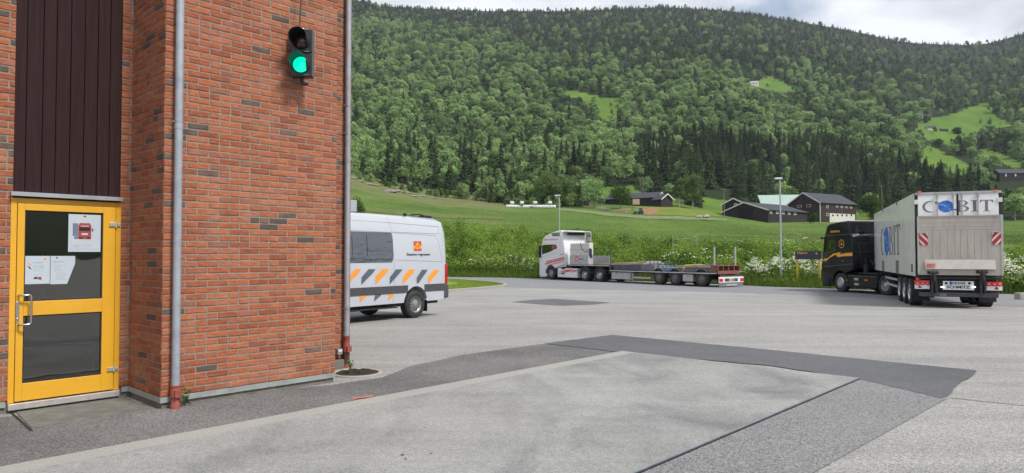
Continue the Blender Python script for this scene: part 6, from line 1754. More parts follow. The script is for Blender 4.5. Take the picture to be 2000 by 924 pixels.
# chains and straps hung on the neck post
mb = MB(); xh, zh = ws(800, 360)
for k in range(5): mb.tube([(xh + 0.06 - k * 0.06, 1.17, zh - 0.02 * k), (xh + 0.07 - k * 0.07, 1.22, zh - 0.4), (xh - k * 0.06, 1.18, zh - 0.75)], 0.03, 6)
mb.build('hung_strap', mat('strap_purple', (0.10, 0.07, 0.15), 0.9, var=0.4, scale=10), ft)
mb = MB(); p0, p1, p2_, p3 = ws(672, 290), ws(690, 370), ws(740, 415), ws(780, 395)
mb.tube([(p[0], 1.17, p[1]) for p in (p0, p1, p2_, p3)], 0.02, 6); mb.build('hose', M_plast, ft)
# tail: rust red gate with open bays, plate, lamp bar, bumper
def wface(p, xo): return wf.face(*c6(*p), xo)
yl_, zt_ = wface((1325, 450), xtail); yr_, _ = wface((1648, 450), xtail)
yl_, yr_ = min(yl_, 1.24), max(yr_, -1.24)
z_a = wface((1480, 447), xtail)[1]; z_b = wface((1480, 530), xtail)[1]; z_c = wface((1480, 580), xtail)[1]
mb = MB(); mb.box2((xtail - 0.02, yl_, z_c), (xtail + 0.02, yr_, z_b)); mb.box2((xtail - 0.02, yl_, z_a - 0.05), (xtail + 0.55, yr_, z_a))
for k in range(5): yy_ = yl_ + (yr_ - yl_) * k / 4; yy_ = max(min(yy_, 1.21), -1.21); mb.box2((xtail - 0.018, yy_ - 0.03, z_b), (xtail + 0.53, yy_ + 0.03, z_a - 0.051))
tg = mb.build('tail_gate', M_rust, ft, bevel=0.006, label='rust red open tail frame')
mb = MB(); mb.box2((xtail + 0.03, -1.18, zdk + 0.002), (xtail + 0.5, 1.18, zdk + 0.03)); mb.build('tail_floor', M_woodg, tg)
z_d, z_e = wface((1480, 622), xtail)[1], wface((1480, 708), xtail)[1]
mb = MB(); mb.box2((xtail - 0.05, -1.2, z_e), (xtail + 0.0, 1.2, z_d)); lb = mb.build('lamp_bar', M_plate, ft, bevel=0.01)
zl1, zl0 = wface((1480, 645), xtail)[1], wface((1480, 690), xtail)[1]
for sg in (1, -1):
    mb = MB(); mb.box2((xtail - 0.075, sg * 0.85, zl0), (xtail - 0.051, sg * 1.18, zl1)); mb.build('tail_lamp', M_lred, lb, bevel=0.008)
mb = MB(); mb.box2((xtail - 0.06, -0.6, zl0), (xtail - 0.0505, 0.65, zl1 - 0.0)); mb.build('lamp_recess', M_plast, lb)
mb = MB(); mb.box2((xtail - 0.068, -0.25, zl0), (xtail - 0.0605, 0.27, zl1)); mb.build('number_plate', mat('plate_cream', (0.55, 0.52, 0.40), 0.5), lb)
def wtext(mb, s, y0, z0, w2, h2, x_, **k): add_text(mb, s, basis((x_, y0, z0), (0, -1, 0), (0, 0, 1)), width=w2, height=h2, **k)
mb = MB(); wtext(mb, 'KC 4802', 0.24, zl0 + 0.02, 0.48, zl1 - zl0 - 0.04, xtail - 0.069); mb.build('plate_number', M_blk, lb)
zz0, zz1 = wface((1480, 626), xtail)[1], wface((1480, 600), xtail)[1]
mb = MB(); wtext(mb, 'KC 4802', 0.45, zz0 + 0.01, 0.8, zz1 - zz0, xtail - 0.024, bold=0.02); mb.box2((xtail - 0.02, -1.1, zz0 - 0.01), (xtail - 0.002, 1.1, zz1 + 0.02)); mb.build('name_board', M_plast, ft)
z_f, z_g = wface((1480, 712), xtail)[1], wface((1480, 765), xtail)[1]
mb = MB(); mb.box2((xtail - 0.04, -1.15, z_g), (xtail + 0.0, 1.15, z_f)); bp_ = mb.build('splash_board', mat('splash_grey', (0.16, 0.165, 0.18), 0.6, var=0.15), ft)
mb = MB(); wtext(mb, 'www.hsl.no', 0.5, z_g + 0.05, 1.05, (z_f - z_g) * 0.5, xtail - 0.042, bold=0.02); mb.build('splash_lettering', M_plate, bp_)
# the load on the bed, each lifted off on its own
def load(name, label, cat, x0, x1, y0, y1, z0, z1, m, n=1, group=None, seed=0):
    r_ = random.Random(seed); o = thing(name, label, cat, wf.world((x0 + x1) / 2, (y0 + y1) / 2, z0), wf.rot, group)
    L_ = abs(x1 - x0); Wd_ = abs(y1 - y0); H_ = z1 - z0; mb = MB()
    for k in range(n):
        yy = -Wd_ / 2 + Wd_ * (k + .5) / n; l2 = L_ / 2 * r_.uniform(0.93, 1.0)
        mb.box2((-l2, yy - Wd_ / n * r_.uniform(.3, .44), 0), (l2 * r_.uniform(0.85, 1), yy + Wd_ / n * r_.uniform(.3, .44), H_ * r_.uniform(0.75, 1.0)))
    mb.build('plank' if 'timber' in label or 'board' in label or 'plank' in label else 'panel', m, o, bevel=0.006); return o
def LX(f, a, b): return f(a, 500)[0], f(b, 500)[0]
a, b = ws(850, 540)[0], ws(1060, 540)[0]
load('plank_stack', 'pale timber planks lying on the trailer neck beside the grey side board', 'planks', b, a, -0.9, 0.9, znk, znk + 0.10, M_wood, 7, seed=1)
a, b = ws(1062, 540)[0], ws(1445, 540)[0]
o_ = load('plank_stack', 'pale timber planks on top of dark bundles just behind the trailer neck', 'planks', b - 0.3, a - 0.1, -0.9, 1.15, zdk + 0.42, zdk + 0.54, M_wood, 6, seed=2)
load('panel_stack', 'blue grey steel panels lying low on the bed under pale planks', 'panels', b, a - 0.1, -1.1, 1.18, zdk + 0.001, zdk + 0.415, mat('bundle_blue', (0.07, 0.085, 0.12), 0.7, var=0.4, scale=4), 4, seed=3)
a, b = ws6(0, 480)[0], ws6(352, 480)[0]
load('panel_stack', 'grey sheet stack in the middle of the flatbed with white boards on it', 'panels', b, a - 0.3, -0.9, 1.1, zdk + 0.001, zdk + 0.46, mat('sheet_grey', (0.16, 0.17, 0.18), 0.6, var=0.3, scale=3), 5, seed=4)
a, b = ws6(5, 380)[0], ws6(200, 380)[0]
load('board_stack', 'short white boards on the highest stack of the flatbed', 'boards', b, a - 0.3, -0.6, 0.95, zdk + 0.462, zdk + 0.66, M_woodg, 4, seed=5)
a, b = ws6(355, 490)[0], ws6(625, 490)[0]
load('panel_stack', 'pale blue edged panels between the grey sheets and the rear timber', 'panels', b, a, -1.0, 1.12, zdk + 0.001, zdk + 0.26, mat('panel_blue', (0.16, 0.22, 0.33), 0.6, var=0.2, scale=3), 3, seed=6)
a, b = ws6(632, 490)[0], ws6(1240, 490)[0]
load('beam_stack', 'grey beams under the tan timber at the back of the flatbed', 'beams', b, a, -0.9, 1.12, zdk + 0.001, zdk + 0.27, mat('beam_grey', (0.15, 0.145, 0.14), 0.7, var=0.2, scale=3), 4, seed=7)
load('plank_stack', 'tan timber planks strapped near the tail of the flatbed', 'planks', b + 0.1, a + 0.05, -0.85, 1.1, zdk + 0.272, zdk + 0.40, M_wood, 6, seed=8)
def strap(label, q, m, zt, group=None):
    x_ = ws6(q, 500)[0]; o = thing('strap', label, 'strap', wf.world(x_, 0, zdk), wf.rot, group)
    mb = MB(); mb.tube([(0.12, 1.262, -0.05), (0.0, 1.235, 0.10), (-0.05, 1.13, zt), (-0.05, 0, zt + 0.02), (-0.05, -1.1, zt), (0, -1.24, -0.05)], 0.017, 6); mb.build('webbing', m, o)
strap('blue lashing strap over the front end of the grey sheet stack', 260, M_bluest, 0.49)
strap('blue lashing strap over the pale blue panels', 590, M_bluest, 0.29)
strap('yellow lashing strap over the tan timber', 800, M_yelst, 0.43)
strap('blue lashing strap over the tan timber, nearest the tail', 962, M_bluest, 0.43)
# ------------------------------------------------------------------ foliage
nr_ = np.random.RandomState(5)
def leaf_mat(name, c1, c2, tr=0.35, big=0.012, rvar=0.35, tone=False, rough=0.65):
    m = bpy.data.materials.new(name); m.use_nodes = True
    nt = m.node_tree; nt.nodes.clear(); N = nt.nodes.new; L = nt.links.new
    o = N('ShaderNodeOutputMaterial'); d = N('ShaderNodeBsdfDiffuse'); t = N('ShaderNodeBsdfTranslucent'); mi = N('ShaderNodeMixShader'); mi.inputs[0].default_value = tr
    oi = N('ShaderNodeObjectInfo'); ge = N('ShaderNodeNewGeometry')
    n = N('ShaderNodeTexNoise'); n.inputs['Scale'].default_value = big; n.inputs['Detail'].default_value = 4; L(ge.outputs['Position'], n.inputs['Vector'])
    n2 = N('ShaderNodeTexNoise'); n2.inputs['Scale'].default_value = 0.9 if not tone else 2.5; n2.inputs['Detail'].default_value = 3; L(ge.outputs['Position'], n2.inputs['Vector'])
    ma = N('ShaderNodeMath'); ma.operation = 'MULTIPLY_ADD'; ma.inputs[1].default_value = 0.7
    if tone:
        a = N('ShaderNodeAttribute'); a.attribute_name = 'tone'; L(a.outputs['Fac'], ma.inputs[0])
    else: L(oi.outputs['Random'], ma.inputs[0])
    m3 = N('ShaderNodeMath'); m3.operation = 'MULTIPLY_ADD'; m3.inputs[1].default_value = 1.4; m3.inputs[2].default_value = -0.55; L(n.outputs[0], m3.inputs[0])
    L(m3.outputs[0], ma.inputs[2])
    m4 = N('ShaderNodeMath'); m4.operation = 'MULTIPLY_ADD'; m4.inputs[1].default_value = 0.5; L(n2.outputs[0], m4.inputs[0]); L(ma.outputs[0], m4.inputs[2])
    r = N('ShaderNodeValToRGB'); r.color_ramp.elements[0].position = 0.25; r.color_ramp.elements[1].position = 1.0
    r.color_ramp.elements[0].color = (*c1, 1); r.color_ramp.elements[1].color = (*c2, 1); L(m4.outputs[0], r.inputs[0])
    L(r.outputs[0], d.inputs[0]); L(r.outputs[0], t.inputs[0]); L(d.outputs[0], mi.inputs[1]); L(t.outputs[0], mi.inputs[2]); L(mi.outputs[0], o.inputs[0])
    return m
M_birch = leaf_mat('birch_leaf', (0.054, 0.099, 0.038), (0.305, 0.440, 0.172))
M_spru = leaf_mat('spruce_needle', (0.016, 0.032, 0.019), (0.080, 0.115, 0.052), 0.15)
M_pine = leaf_mat('pine_needle', (0.022, 0.050, 0.020), (0.100, 0.160, 0.058), 0.15)
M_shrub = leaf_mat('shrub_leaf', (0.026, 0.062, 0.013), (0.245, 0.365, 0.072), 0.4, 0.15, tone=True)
M_grassb = leaf_mat('grass_blade', (0.05, 0.10, 0.018), (0.14, 0.21, 0.04), 0.3, 0.1, tone=True)
M_bark = mat('bark', (0.10, 0.08, 0.06), 0.95, var=0.3, scale=6, bump=0.5)
M_bbark = mat('birch_bark', (0.33, 0.31, 0.28), 0.9, var=0.4, scale=5)

def cards(P, Nn, S_, mesh_name, tone=None, asp=0.7):
    """a mesh of small leaf-clump quads: centres P, normals Nn, sizes S_"""
    n = len(P); r = nr_.normal(size=(n, 3)); a = np.cross(Nn, r); a /= np.linalg.norm(a, axis=1)[:, None] + 1e-9
    b = np.cross(Nn, a); b /= np.linalg.norm(b, axis=1)[:, None] + 1e-9
    a = a * S_[:, None] * 0.5; b = b * S_[:, None] * 0.5 * asp
    j = lambda: 1 + nr_.uniform(-0.35, 0.35, (n, 1))
    V = np.stack([P - a * j(), P - b * j(), P + a * j(), P + b * j()], 1).reshape(-1, 3)
    me = bpy.data.meshes.new(mesh_name)
    me.vertices.add(4 * n); me.vertices.foreach_set('co', V.astype(np.float32).ravel())
    me.loops.add(4 * n); me.loops.foreach_set('vertex_index', np.arange(4 * n, dtype=np.int32))
    me.polygons.add(n); me.polygons.foreach_set('loop_start', np.arange(0, 4 * n, 4, dtype=np.int32)); me.polygons.foreach_set('loop_total', np.full(n, 4, np.int32))
    if tone is not None:
        at_ = me.attributes.new('tone', 'FLOAT', 'FACE'); at_.data.foreach_set('value', tone.astype(np.float32))
    me.update(); me.validate()
    return me

def broad_crown(name, H, W_, n, card, lobes=14, base=0.18, seed=0, m=M_birch, top=0.9):
    global nr_
    nr_ = np.random.RandomState(seed + 100)
    C, Rr = [], []
    for i in range(lobes):
        z = nr_.uniform(base + 0.12, top); rad = sin(pi * min(1, max(0.0, (z - base) / (1.0 - base))) ** 0.8) ** 0.6 * W_ * 0.33
        t = nr_.uniform(0, 2 * pi); q = nr_.uniform(0.3, 1) * rad
        C.append((cos(t) * q, sin(t) * q, z * H)); Rr.append(W_ * nr_.uniform(0.14, 0.25))
    C.append((0, 0, H * 0.6)); Rr.append(W_ * 0.28); C.append((0, 0, H * 0.82)); Rr.append(W_ * 0.18)
    C, Rr = np.array(C), np.array(Rr); k = nr_.choice(len(C), n, p=Rr ** 2 / (Rr ** 2).sum())
    d = nr_.normal(size=(n, 3)); d /= np.linalg.norm(d, axis=1)[:, None]
    d[:, 2] = np.where(d[:, 2] < -0.35, -d[:, 2] * 0.7, d[:, 2]); d /= np.linalg.norm(d, axis=1)[:, None]
    rr = Rr[k] * (1 - 0.45 * nr_.random_sample(n) ** 2.0) * (1 + 0.12 * nr_.normal(size=n))
    P = C[k] + d * rr[:, None] * np.array([1, 1, 1.15])
    Nn = d + 0.55 * nr_.normal(size=(n, 3)); Nn /= np.linalg.norm(Nn, axis=1)[:, None]
    me = cards(P, Nn, card * nr_.uniform(0.6, 1.3, n), name); me.materials.append(m)
    return me
def conifer_crown(name, H, R_, n, card, seed=0, m=M_spru, ragged=0.25, base=0.06, rounder=0.9):
    global nr_
    nr_ = np.random.RandomState(seed + 300)
    levels = int(H * 1.6); z0 = nr_.random_sample(n) ** 1.25
    lv = np.floor(z0 * levels) / levels; z = base + (1 - base) * (lv + 0.5 / levels + nr_.uniform(-0.3, 0.3, n) / levels)
    z = np.clip(z, 0, 0.995)
    bn = 9; br = nr_.randint(0, bn, n); ph = (lv * levels * 2.399) % (2 * pi)
    t = ph + br * 2 * pi / bn + nr_.normal(size=n) * 0.16
    rmax = R_ * (1 - z) ** rounder * (1 + ragged * np.sin(br * 12.9 + lv * 78.2)) + 0.12
    s = nr_.random_sample(n) ** 0.6; rr = rmax * s
    P = np.stack([np.cos(t) * rr, np.sin(t) * rr, z * H - rr * 0.30 + 0.3 * (rr / R_) ** 2], 1)
    Nn = np.stack([np.cos(t) * 0.5, np.sin(t) * 0.5, np.full(n, 0.8)], 1) + 0.35 * nr_.normal(size=(n, 3)); Nn /= np.linalg.norm(Nn, axis=1)[:, None]
    me = cards(P, Nn, card * (0.55 + 0.6 * (1 - z)) * nr_.uniform(0.7, 1.3, n), name, asp=0.55); me.materials.append(m)
    return me
def trunk_mesh(H, r, seed, m, limbs=4, lean=0.03, top=0.85):
    rr = random.Random(seed); mb = MB()
    pts = [(rr.uniform(-lean, lean) * H * k / 5, rr.uniform(-lean, lean) * H * k / 5, H * top * k / 5 - (0.8 if k == 0 else 0)) for k in range(6)]
    mb.tube(pts, [r * (1 - 0.8 * k / 5) for k in range(6)], 7)
    for i in range(limbs):
        z = H * rr.uniform(0.25, 0.6); a = rr.uniform(0, 2 * pi); l = H * rr.uniform(0.15, 0.25)
        mb.tube([(0, 0, z), (cos(a) * l * .6, sin(a) * l * .6, z + l * 0.5), (cos(a) * l, sin(a) * l, z + l)], [r * 0.4, r * 0.25, r * 0.08], 5)
    o = mb.build('tmp', m, smooth=60); me = o.data; bpy.data.objects.remove(o); me.name = 'trunk'; return me

KB, KS, KP = 'broad', 'spruce', 'pine'
LIB = {KB: [], KS: [], KP: []}
for i in range(6):
    W_ = (7.0, 8.5, 6.2, 9.5, 7.6, 5.5)[i]
    LIB[KB].append((broad_crown('crown', 10, W_, 1100, 0.85, 12 + i, seed=i), trunk_mesh(10, 0.16, i, M_bbark if i % 2 else M_bark)))
for i in range(4):
    LIB[KS].append((conifer_crown('crown', 14, (2.7, 3.1, 2.3, 2.9)[i], 1100, 0.95, seed=i), trunk_mesh(14, 0.17, 20 + i, M_bark, 0, 0.0, 0.95)))
for i in range(4):
    LIB[KP].append((conifer_crown('crown', 11, (2.6, 3.0, 2.3, 2.8)[i], 800, 1.0, seed=20 + i, m=M_pine, ragged=0.5, base=0.15, rounder=0.45), trunk_mesh(11, 0.16, 40 + i, M_bark, 2, 0.01, 0.9)))
HT = {KB: 10.0, KS: 14.0, KP: 11.0}
NAME = {KB: 'birch_tree', KS: 'spruce_tree', KP: 'pine_tree'}
SRC = {}
def plant(kind, i, p, s, rz, label=None, group=None, name=None):
    crown, trunk = LIB[kind][i]
    o = thing(name or NAME[kind], label or NAME[kind], 'tree', p, rz, group); o.scale = (s, s, s)
    for nm, me in (('trunk', trunk), ('crown', crown)):
        c = bpy.data.objects.new(nm, me); COL.objects.link(c); c.parent = o
        if nm == 'crown': SRC.setdefault((kind, i), c)
    return o

# ---- where the wood grows (regions read off the photograph, projected onto the hillside)
SPRUCE = [
    [(1240, 300), (1262, 262), (1330, 250), (1400, 248), (1500, 262), (1560, 262), (1640, 272), (1700, 292), (1790, 310), (1830, 332), (1900, 345), (1960, 400), (1960, 440), (1500, 440), (1380, 415), (1340, 395), (1255, 350)],
    [(1060, 240), (1100, 232), (1125, 330), (1110, 375), (1060, 370)],
    [(868, 245), (905, 255), (1020, 300), (1050, 350), (1040, 395), (960, 392), (890, 350)],
    [(760, 300), (900, 330), (960, 392), (760, 370), (690, 345)],
    [(812, 212), (834, 212), (834, 262), (812, 262)],
    [(1500, 130), (1560, 140), (1600, 165), (1560, 178), (1500, 150)],
    [(1080, 120), (1190, 140), (1190, 180), (1110, 175)],
]
def kind_at(px, py, r_):
    for P in CLEAR:
        if inpoly(px, py, P): return None
    top = float(np.interp(px, [650, 740, 850, 950, 1050, 1150, 1300, 1450, 1600, 1750, 1900, 2050], [22, 40, 58, 82, 112, 138, 150, 152, 172, 190, 205, 235]))
    py0 = py; py = py - 24 + max(0, 200 - py) * 0.09
    top += 10 * sin(px * 0.031) + 8 * sin(px * 0.083)
    if py < top:
        q = r_.random(); f = min(1.0, (top - py) / 45.0)
        if py0 < lerp(RIDGE, px) + 34 and q > 0.5: return KS if q < 0.93 else KB
        if q < 0.50 * f + 0.15: return KP
        if q < 0.64 * f + 0.20: return KS
        return KB
    for i, P in enumerate(SPRUCE):
        if inpoly(px, py, P): return KS if r_.random() < (0.92 if i == 0 else 0.34) else KB
    q = r_.random()
    if sin(px * 0.017 + py * 0.021) + sin(px * 0.043 - py * 0.05) > 1.35: return KS if q < 0.5 else KB
    return KS if q < 0.035 else (KP if q < 0.06 else KB)

TREES = []
r_ = random.Random(21)
py = 440.0
colY = {}
while py > 6:
    px = 150.0 + r_.uniform(0, 14)
    # size of a tree here sets the spacing
    Yr = row_to_Y(1300, min(py, 395)) or 1390
    hpx = F * 11.0 / Yr
    fd = 0.8 if Yr < 480 else 1.0; sx, sy = max(3.2, hpx * 0.42 * fd), max(2.5, hpx * 0.30 * fd * fd)
    while px < 2450:
        x, y = px + r_.uniform(-sx, sx) * 0.9, py + r_.uniform(-sy, sy) * 0.8
        px += sx * (1.0 if 660 < px < 2010 else 1.7)
        if y > lerp(FOOT, x) - 2: continue
        Y = row_to_Y(x, y)
        if Y is None or Y < 242 or Y > 1398: continue
        k = kind_at(x, y, r_)
        if k is None: continue
        if farm_yard(x, Y) or (1945 < x < 2040 and 350 < y < 392): continue
        hh_ = F * HT[k] * 0.85 / Y
        if any(kind_at(x, y - hh_ * q, r_) is None for q in ((0.35, 0.7, 0.95) if Y > 420 else (0.3, 0.55))): continue
        s = r_.choice((r_.uniform(0.65, 0.95), r_.uniform(0.85, 1.35))) * (1.0 if Y > 300 else 0.9)
        if k == KS: s *= 0.72 + 0.32 * (1 - min(1, (Y - 250) / 900))
        if k == KB and y > 330: s *= 0.9
        if k in (KP, KS) and y < 210: s *= 0.62
        TREES.append((k, terr(ray(x, y)[0], Y), s, Y, x, y))
    py -= sy
# a ridge line of conifers
for i in range(760):
    x = r_.uniform(300, 2300); u = ray(x, 100)[0]; Y = r_.uniform(1340, 1400)
    TREES.append((KP if r_.random() < 0.6 else KS, terr(u, Y), r_.uniform(0.4, 0.75), Y, x, 0))
print('trees', len(TREES))
def region_label(kind, x):
    who = {KB: 'pale green leafy tree', KS: 'dark pointed spruce', KP: 'grey green pine'}[kind]
    where = 'in the wood above the rocky meadow' if x < 1100 else ('in the wood behind the long low barn' if x < 1400 else 'in the dense stand behind the dark barns')
    return who + ' ' + where, {KB: 'leafy trees', KS: 'spruces', KP: 'pines'}[kind] + (' above the meadow' if x < 1100 else (' behind the low barn' if x < 1400 else ' behind the dark barns'))
rest = {KB: [], KS: [], KP: []}
for k in (KB, KS, KP):
    L_ = sorted([t for t in TREES if t[0] == k], key=lambda t: -HT[k] * t[2] / t[3])
    vis = [t for t in L_ if 670 < t[4] < 2015]
    lim = 290 if k != KP else 120
    ids = set(id(t) for t in vis[:lim])
    for t in L_:
        if id(t) in ids:
            lb, gr = region_label(k, t[4])
            plant(k, r_.randrange(len(LIB[k])), t[1], t[2], r_.uniform(0, 6.28), lb, gr)
        else: rest[k].append(t)

def scatter(name, kind, pts):
    me = bpy.data.meshes.new(name); me.vertices.add(len(pts))
    me.vertices.foreach_set('co', np.array([tuple(p[1]) for p in pts], np.float32).ravel())
    for an, ty, arr in (('sc', 'FLOAT', [p[2] for p in pts]), ('scw', 'FLOAT', [p[2] * (1.55 if kind != KB and 5 < p[5] < 210 else (1.22 if kind == KB else 1.0)) for p in pts]), ('rz', 'FLOAT', [r_.uniform(0, 6.28) for p in pts]), ('var', 'INT', [r_.randrange(len(LIB[kind])) for p in pts])):
        a = me.attributes.new(an, ty, 'POINT'); a.data.foreach_set('value', np.array(arr, np.float32 if ty == 'FLOAT' else np.int32))
    o = bpy.data.objects.new(name, me); COL.objects.link(o); tag(o, kind='stuff')
    gn = bpy.data.node_groups.new(name, 'GeometryNodeTree'); gn.interface.new_socket('Geometry', in_out='INPUT', socket_type='NodeSocketGeometry'); gn.interface.new_socket('Geometry', in_out='OUTPUT', socket_type='NodeSocketGeometry')
    N = gn.nodes.new; L = gn.links.new
    gi, go, jn = N('NodeGroupInput'), N('NodeGroupOutput'), N('GeometryNodeJoinGeometry')
    def attr(nm, dt):
        a = N('GeometryNodeInputNamedAttribute'); a.data_type = dt; a.inputs['Name'].default_value = nm; return a.outputs[0]
    sc, rz, va = attr('sc', 'FLOAT'), attr('rz', 'FLOAT'), attr('var', 'INT')
    cx = N('ShaderNodeCombineXYZ'); L(rz, cx.inputs[2]); scw = attr('scw', 'FLOAT'); cs_ = N('ShaderNodeCombineXYZ'); L(scw, cs_.inputs[0]); L(scw, cs_.inputs[1]); L(sc, cs_.inputs[2])
    for i in range(len(LIB[kind])):
        if (kind, i) not in SRC: continue
        cmp = N('FunctionNodeCompare'); cmp.data_type = 'INT'; cmp.operation = 'EQUAL'
        L(va, cmp.inputs[2]); cmp.inputs[3].default_value = i
        oi = N('GeometryNodeObjectInfo'); oi.transform_space = 'ORIGINAL'; oi.inputs['Object'].default_value = SRC[(kind, i)]; oi.inputs['As Instance'].default_value = True
        ip = N('GeometryNodeInstanceOnPoints'); L(gi.outputs[0], ip.inputs['Points']); L(cmp.outputs[0], ip.inputs['Selection']); L(oi.outputs['Geometry'], ip.inputs['Instance'])
        L(cx.outputs[0], ip.inputs['Rotation']); L(cs_.outputs[0], ip.inputs['Scale']); L(ip.outputs[0], jn.inputs[0])
    L(jn.outputs[0], go.inputs[0])
    md = o.modifiers.new('scatter', 'NODES'); md.node_group = gn
    return o
scatter('leafy_forest', KB, rest[KB]); scatter('spruce_forest', KS, rest[KS]); scatter('pine_forest', KP, rest[KP])

eb = random.Random(55)
for i in range(26):
    x = 955 + i * 7.2 + eb.uniform(-3, 3); u = ray(x, 400)[0]; Y = 234 + eb.uniform(-2, 6)
    if i % 3: plant(KS, eb.randrange(4), terr(u, Y) - Vector((0, 0, 0.3)), eb.uniform(0.35, 0.8), eb.uniform(0, 6.28), 'dark spruce standing directly behind the white bales', 'spruces behind the white bales')
    else: plant(KB, eb.randrange(6), terr(u, Y) - Vector((0, 0, 0.3)), eb.uniform(0.5, 0.9), eb.uniform(0, 6.28), 'leafy tree standing directly behind the white bales', 'leafy trees behind the white bales')
for i in range(64):
    x = 696 + i * 6.6 + eb.uniform(-3, 3); u = ray(x, 400)[0]; Y = 243 - eb.uniform(0, 4)
    if x > 985: Y = 229 - eb.uniform(0, 4)
    if 980 < x < 1090 or eb.random() < 0.75:
        plant(KB, eb.randrange(6), terr(u, Y) - Vector((0, 0, 0.8)), eb.uniform(0.25, 0.48), eb.uniform(0, 6.28), 'low leafy bush at the wood edge above the rocky meadow', 'bushes along the wood edge', 'bush')
# ---- single trees by the farm, bigger and finer than the hillside ones
def special(name, label, px, py, H, W_, n, card, seed, m=M_birch, lobes=18, base=0.12, cat='tree', lo=70, Y=None, bark=None):
    u = ray(px, py)[0]; Y = Y or row_to_Y(px, py, lo)
    p = terr(u, Y)
    o = thing(name, label, cat, p)
    for nm, me in (('trunk', trunk_mesh(H, H * 0.016, seed, bark or M_bark, 5)), ('crown', broad_crown('crown', H, W_, n, card, lobes, base, seed, m, 0.86))):
        c = bpy.data.objects.new(nm, me); COL.objects.link(c); c.parent = o
    return o
px2m = lambda Y, n: n * Y / F
M_birch2 = leaf_mat('light_birch_leaf', (0.07, 0.12, 0.038), (0.18, 0.26, 0.085), big=0.05)
M_dkleaf = leaf_mat('dark_leaf', (0.030, 0.062, 0.018), (0.085, 0.14, 0.035), big=0.05)
special('birch_tree', 'tall wide pale birch beside the white edged gable of the long low barn', 1352, 401, 12.5, 8.5, 3200, 0.55, 1, M_birch2, Y=236, bark=M_bbark)
special('birch_tree', 'slim pale birch standing between the long low barn and a wider birch', 1327, 402, 10.5, 5.2, 2200, 0.5, 2, M_birch2, Y=234, bark=M_bbark)
special('broadleaf_tree', 'dense dark green round tree beside the white lower wall of the big barn', 1700, 433, 9.5, 10.5, 3600, 0.5, 3, M_dkleaf, base=0.05, Y=236)
special('birch_tree', 'pale birch rising behind the ridge of the mint green roof', 1544, 408, 11, 9, 2600, 0.55, 4, M_birch2, Y=262, bark=M_bbark)
special('willow_tree', 'big grey green willow over the white wrapped bales', 1072, 404, 11.5, 12.5, 4200, 0.5, 5, M_birch2, 22, 0.1, Y=228)
special('willow_tree', 'spreading grey green tree between the big willow and the half hidden shed', 1106, 405, 9.5, 9, 2800, 0.5, 6, M_birch2, 16, 0.05, Y=230)
special('willow_tree', 'grey green tree standing in front of the half hidden shed', 1160, 409, 9, 9.5, 3000, 0.5, 7, M_birch, 16, 0.05, Y=222)
special('broadleaf_tree', 'dark round bushy tree at the far end of the long low barn', 1212, 409, 6.0, 9.5, 3000, 0.45, 8, M_dkleaf, 16, 0.02, Y=220)
special('shrub', 'low green bush at the foot of the big barn corner', 1588, 432, 2.6, 4.5, 1200, 0.3, 9, M_dkleaf, 10, 0.0, 'bush', Y=206)
special('shrub', 'low green bush behind the mesh corner of the side road', 696, 400, 4.6, 4.5, 1500, 0.28, 10, M_dkleaf, 10, 0.0, 'bush', Y=118)
for i, (a, b, h) in enumerate(((905, 372, 5), (940, 392, 4), (985, 398, 4.5), (1018, 398, 5), (1130, 402, 4))):
    special('shrub', ['low bush at the wood edge beside the field fence', 'low bush at the foot of the wooden pole by the wood', 'round bush just beside the end of the white bale row', 'round bush just behind the white bales', 'small bush between the two grey green trees'][i], a, b, h, h * 1.3, 1200, 0.5, 30 + i, M_birch, 10, 0.0, 'bush', Y=244)
for i, (a, b, h, w2) in enumerate(((1888, 300, 9, 16), (1832, 290, 7, 9), (1870, 262, 5, 8), (1810, 240, 7, 8))):
    special('broadleaf_tree', ['dark wide tree clump in the middle of the high pasture', 'dark round tree below the lower cabin', 'dark small tree between the two high cabins', 'dark round tree beside the upper cabin'][i], a, b, h, w2, 1800, 0.9, 40 + i, M_dkleaf, 12, 0.0, lo=240)

pb = random.Random(90)
for i in range(46):      # scattered bushes in and along the high pastures
    P = CLEAR[(0, 1, 2, 2, 3, 4)[i % 6]]; j = pb.randrange(len(P)); a = Vector(P[j]).lerp(Vector(P[j - 1]), pb.random()); c = Vector((sum(q[0] for q in P) / len(P), sum(q[1] for q in P) / len(P)))
    a = a.lerp(c, pb.choice((0.0, 0.05, 0.12, 0.3))); Y = row_to_Y(a.x, a.y)
    if Y is None or Y < 300: continue
    plant(KB, pb.randrange(6), terr(ray(a.x, a.y)[0], Y), pb.uniform(0.25, 0.75), pb.uniform(0, 6.28), 'bush or small tree scattered along the edge of a high pasture', 'bushes along the high pastures', 'bush')
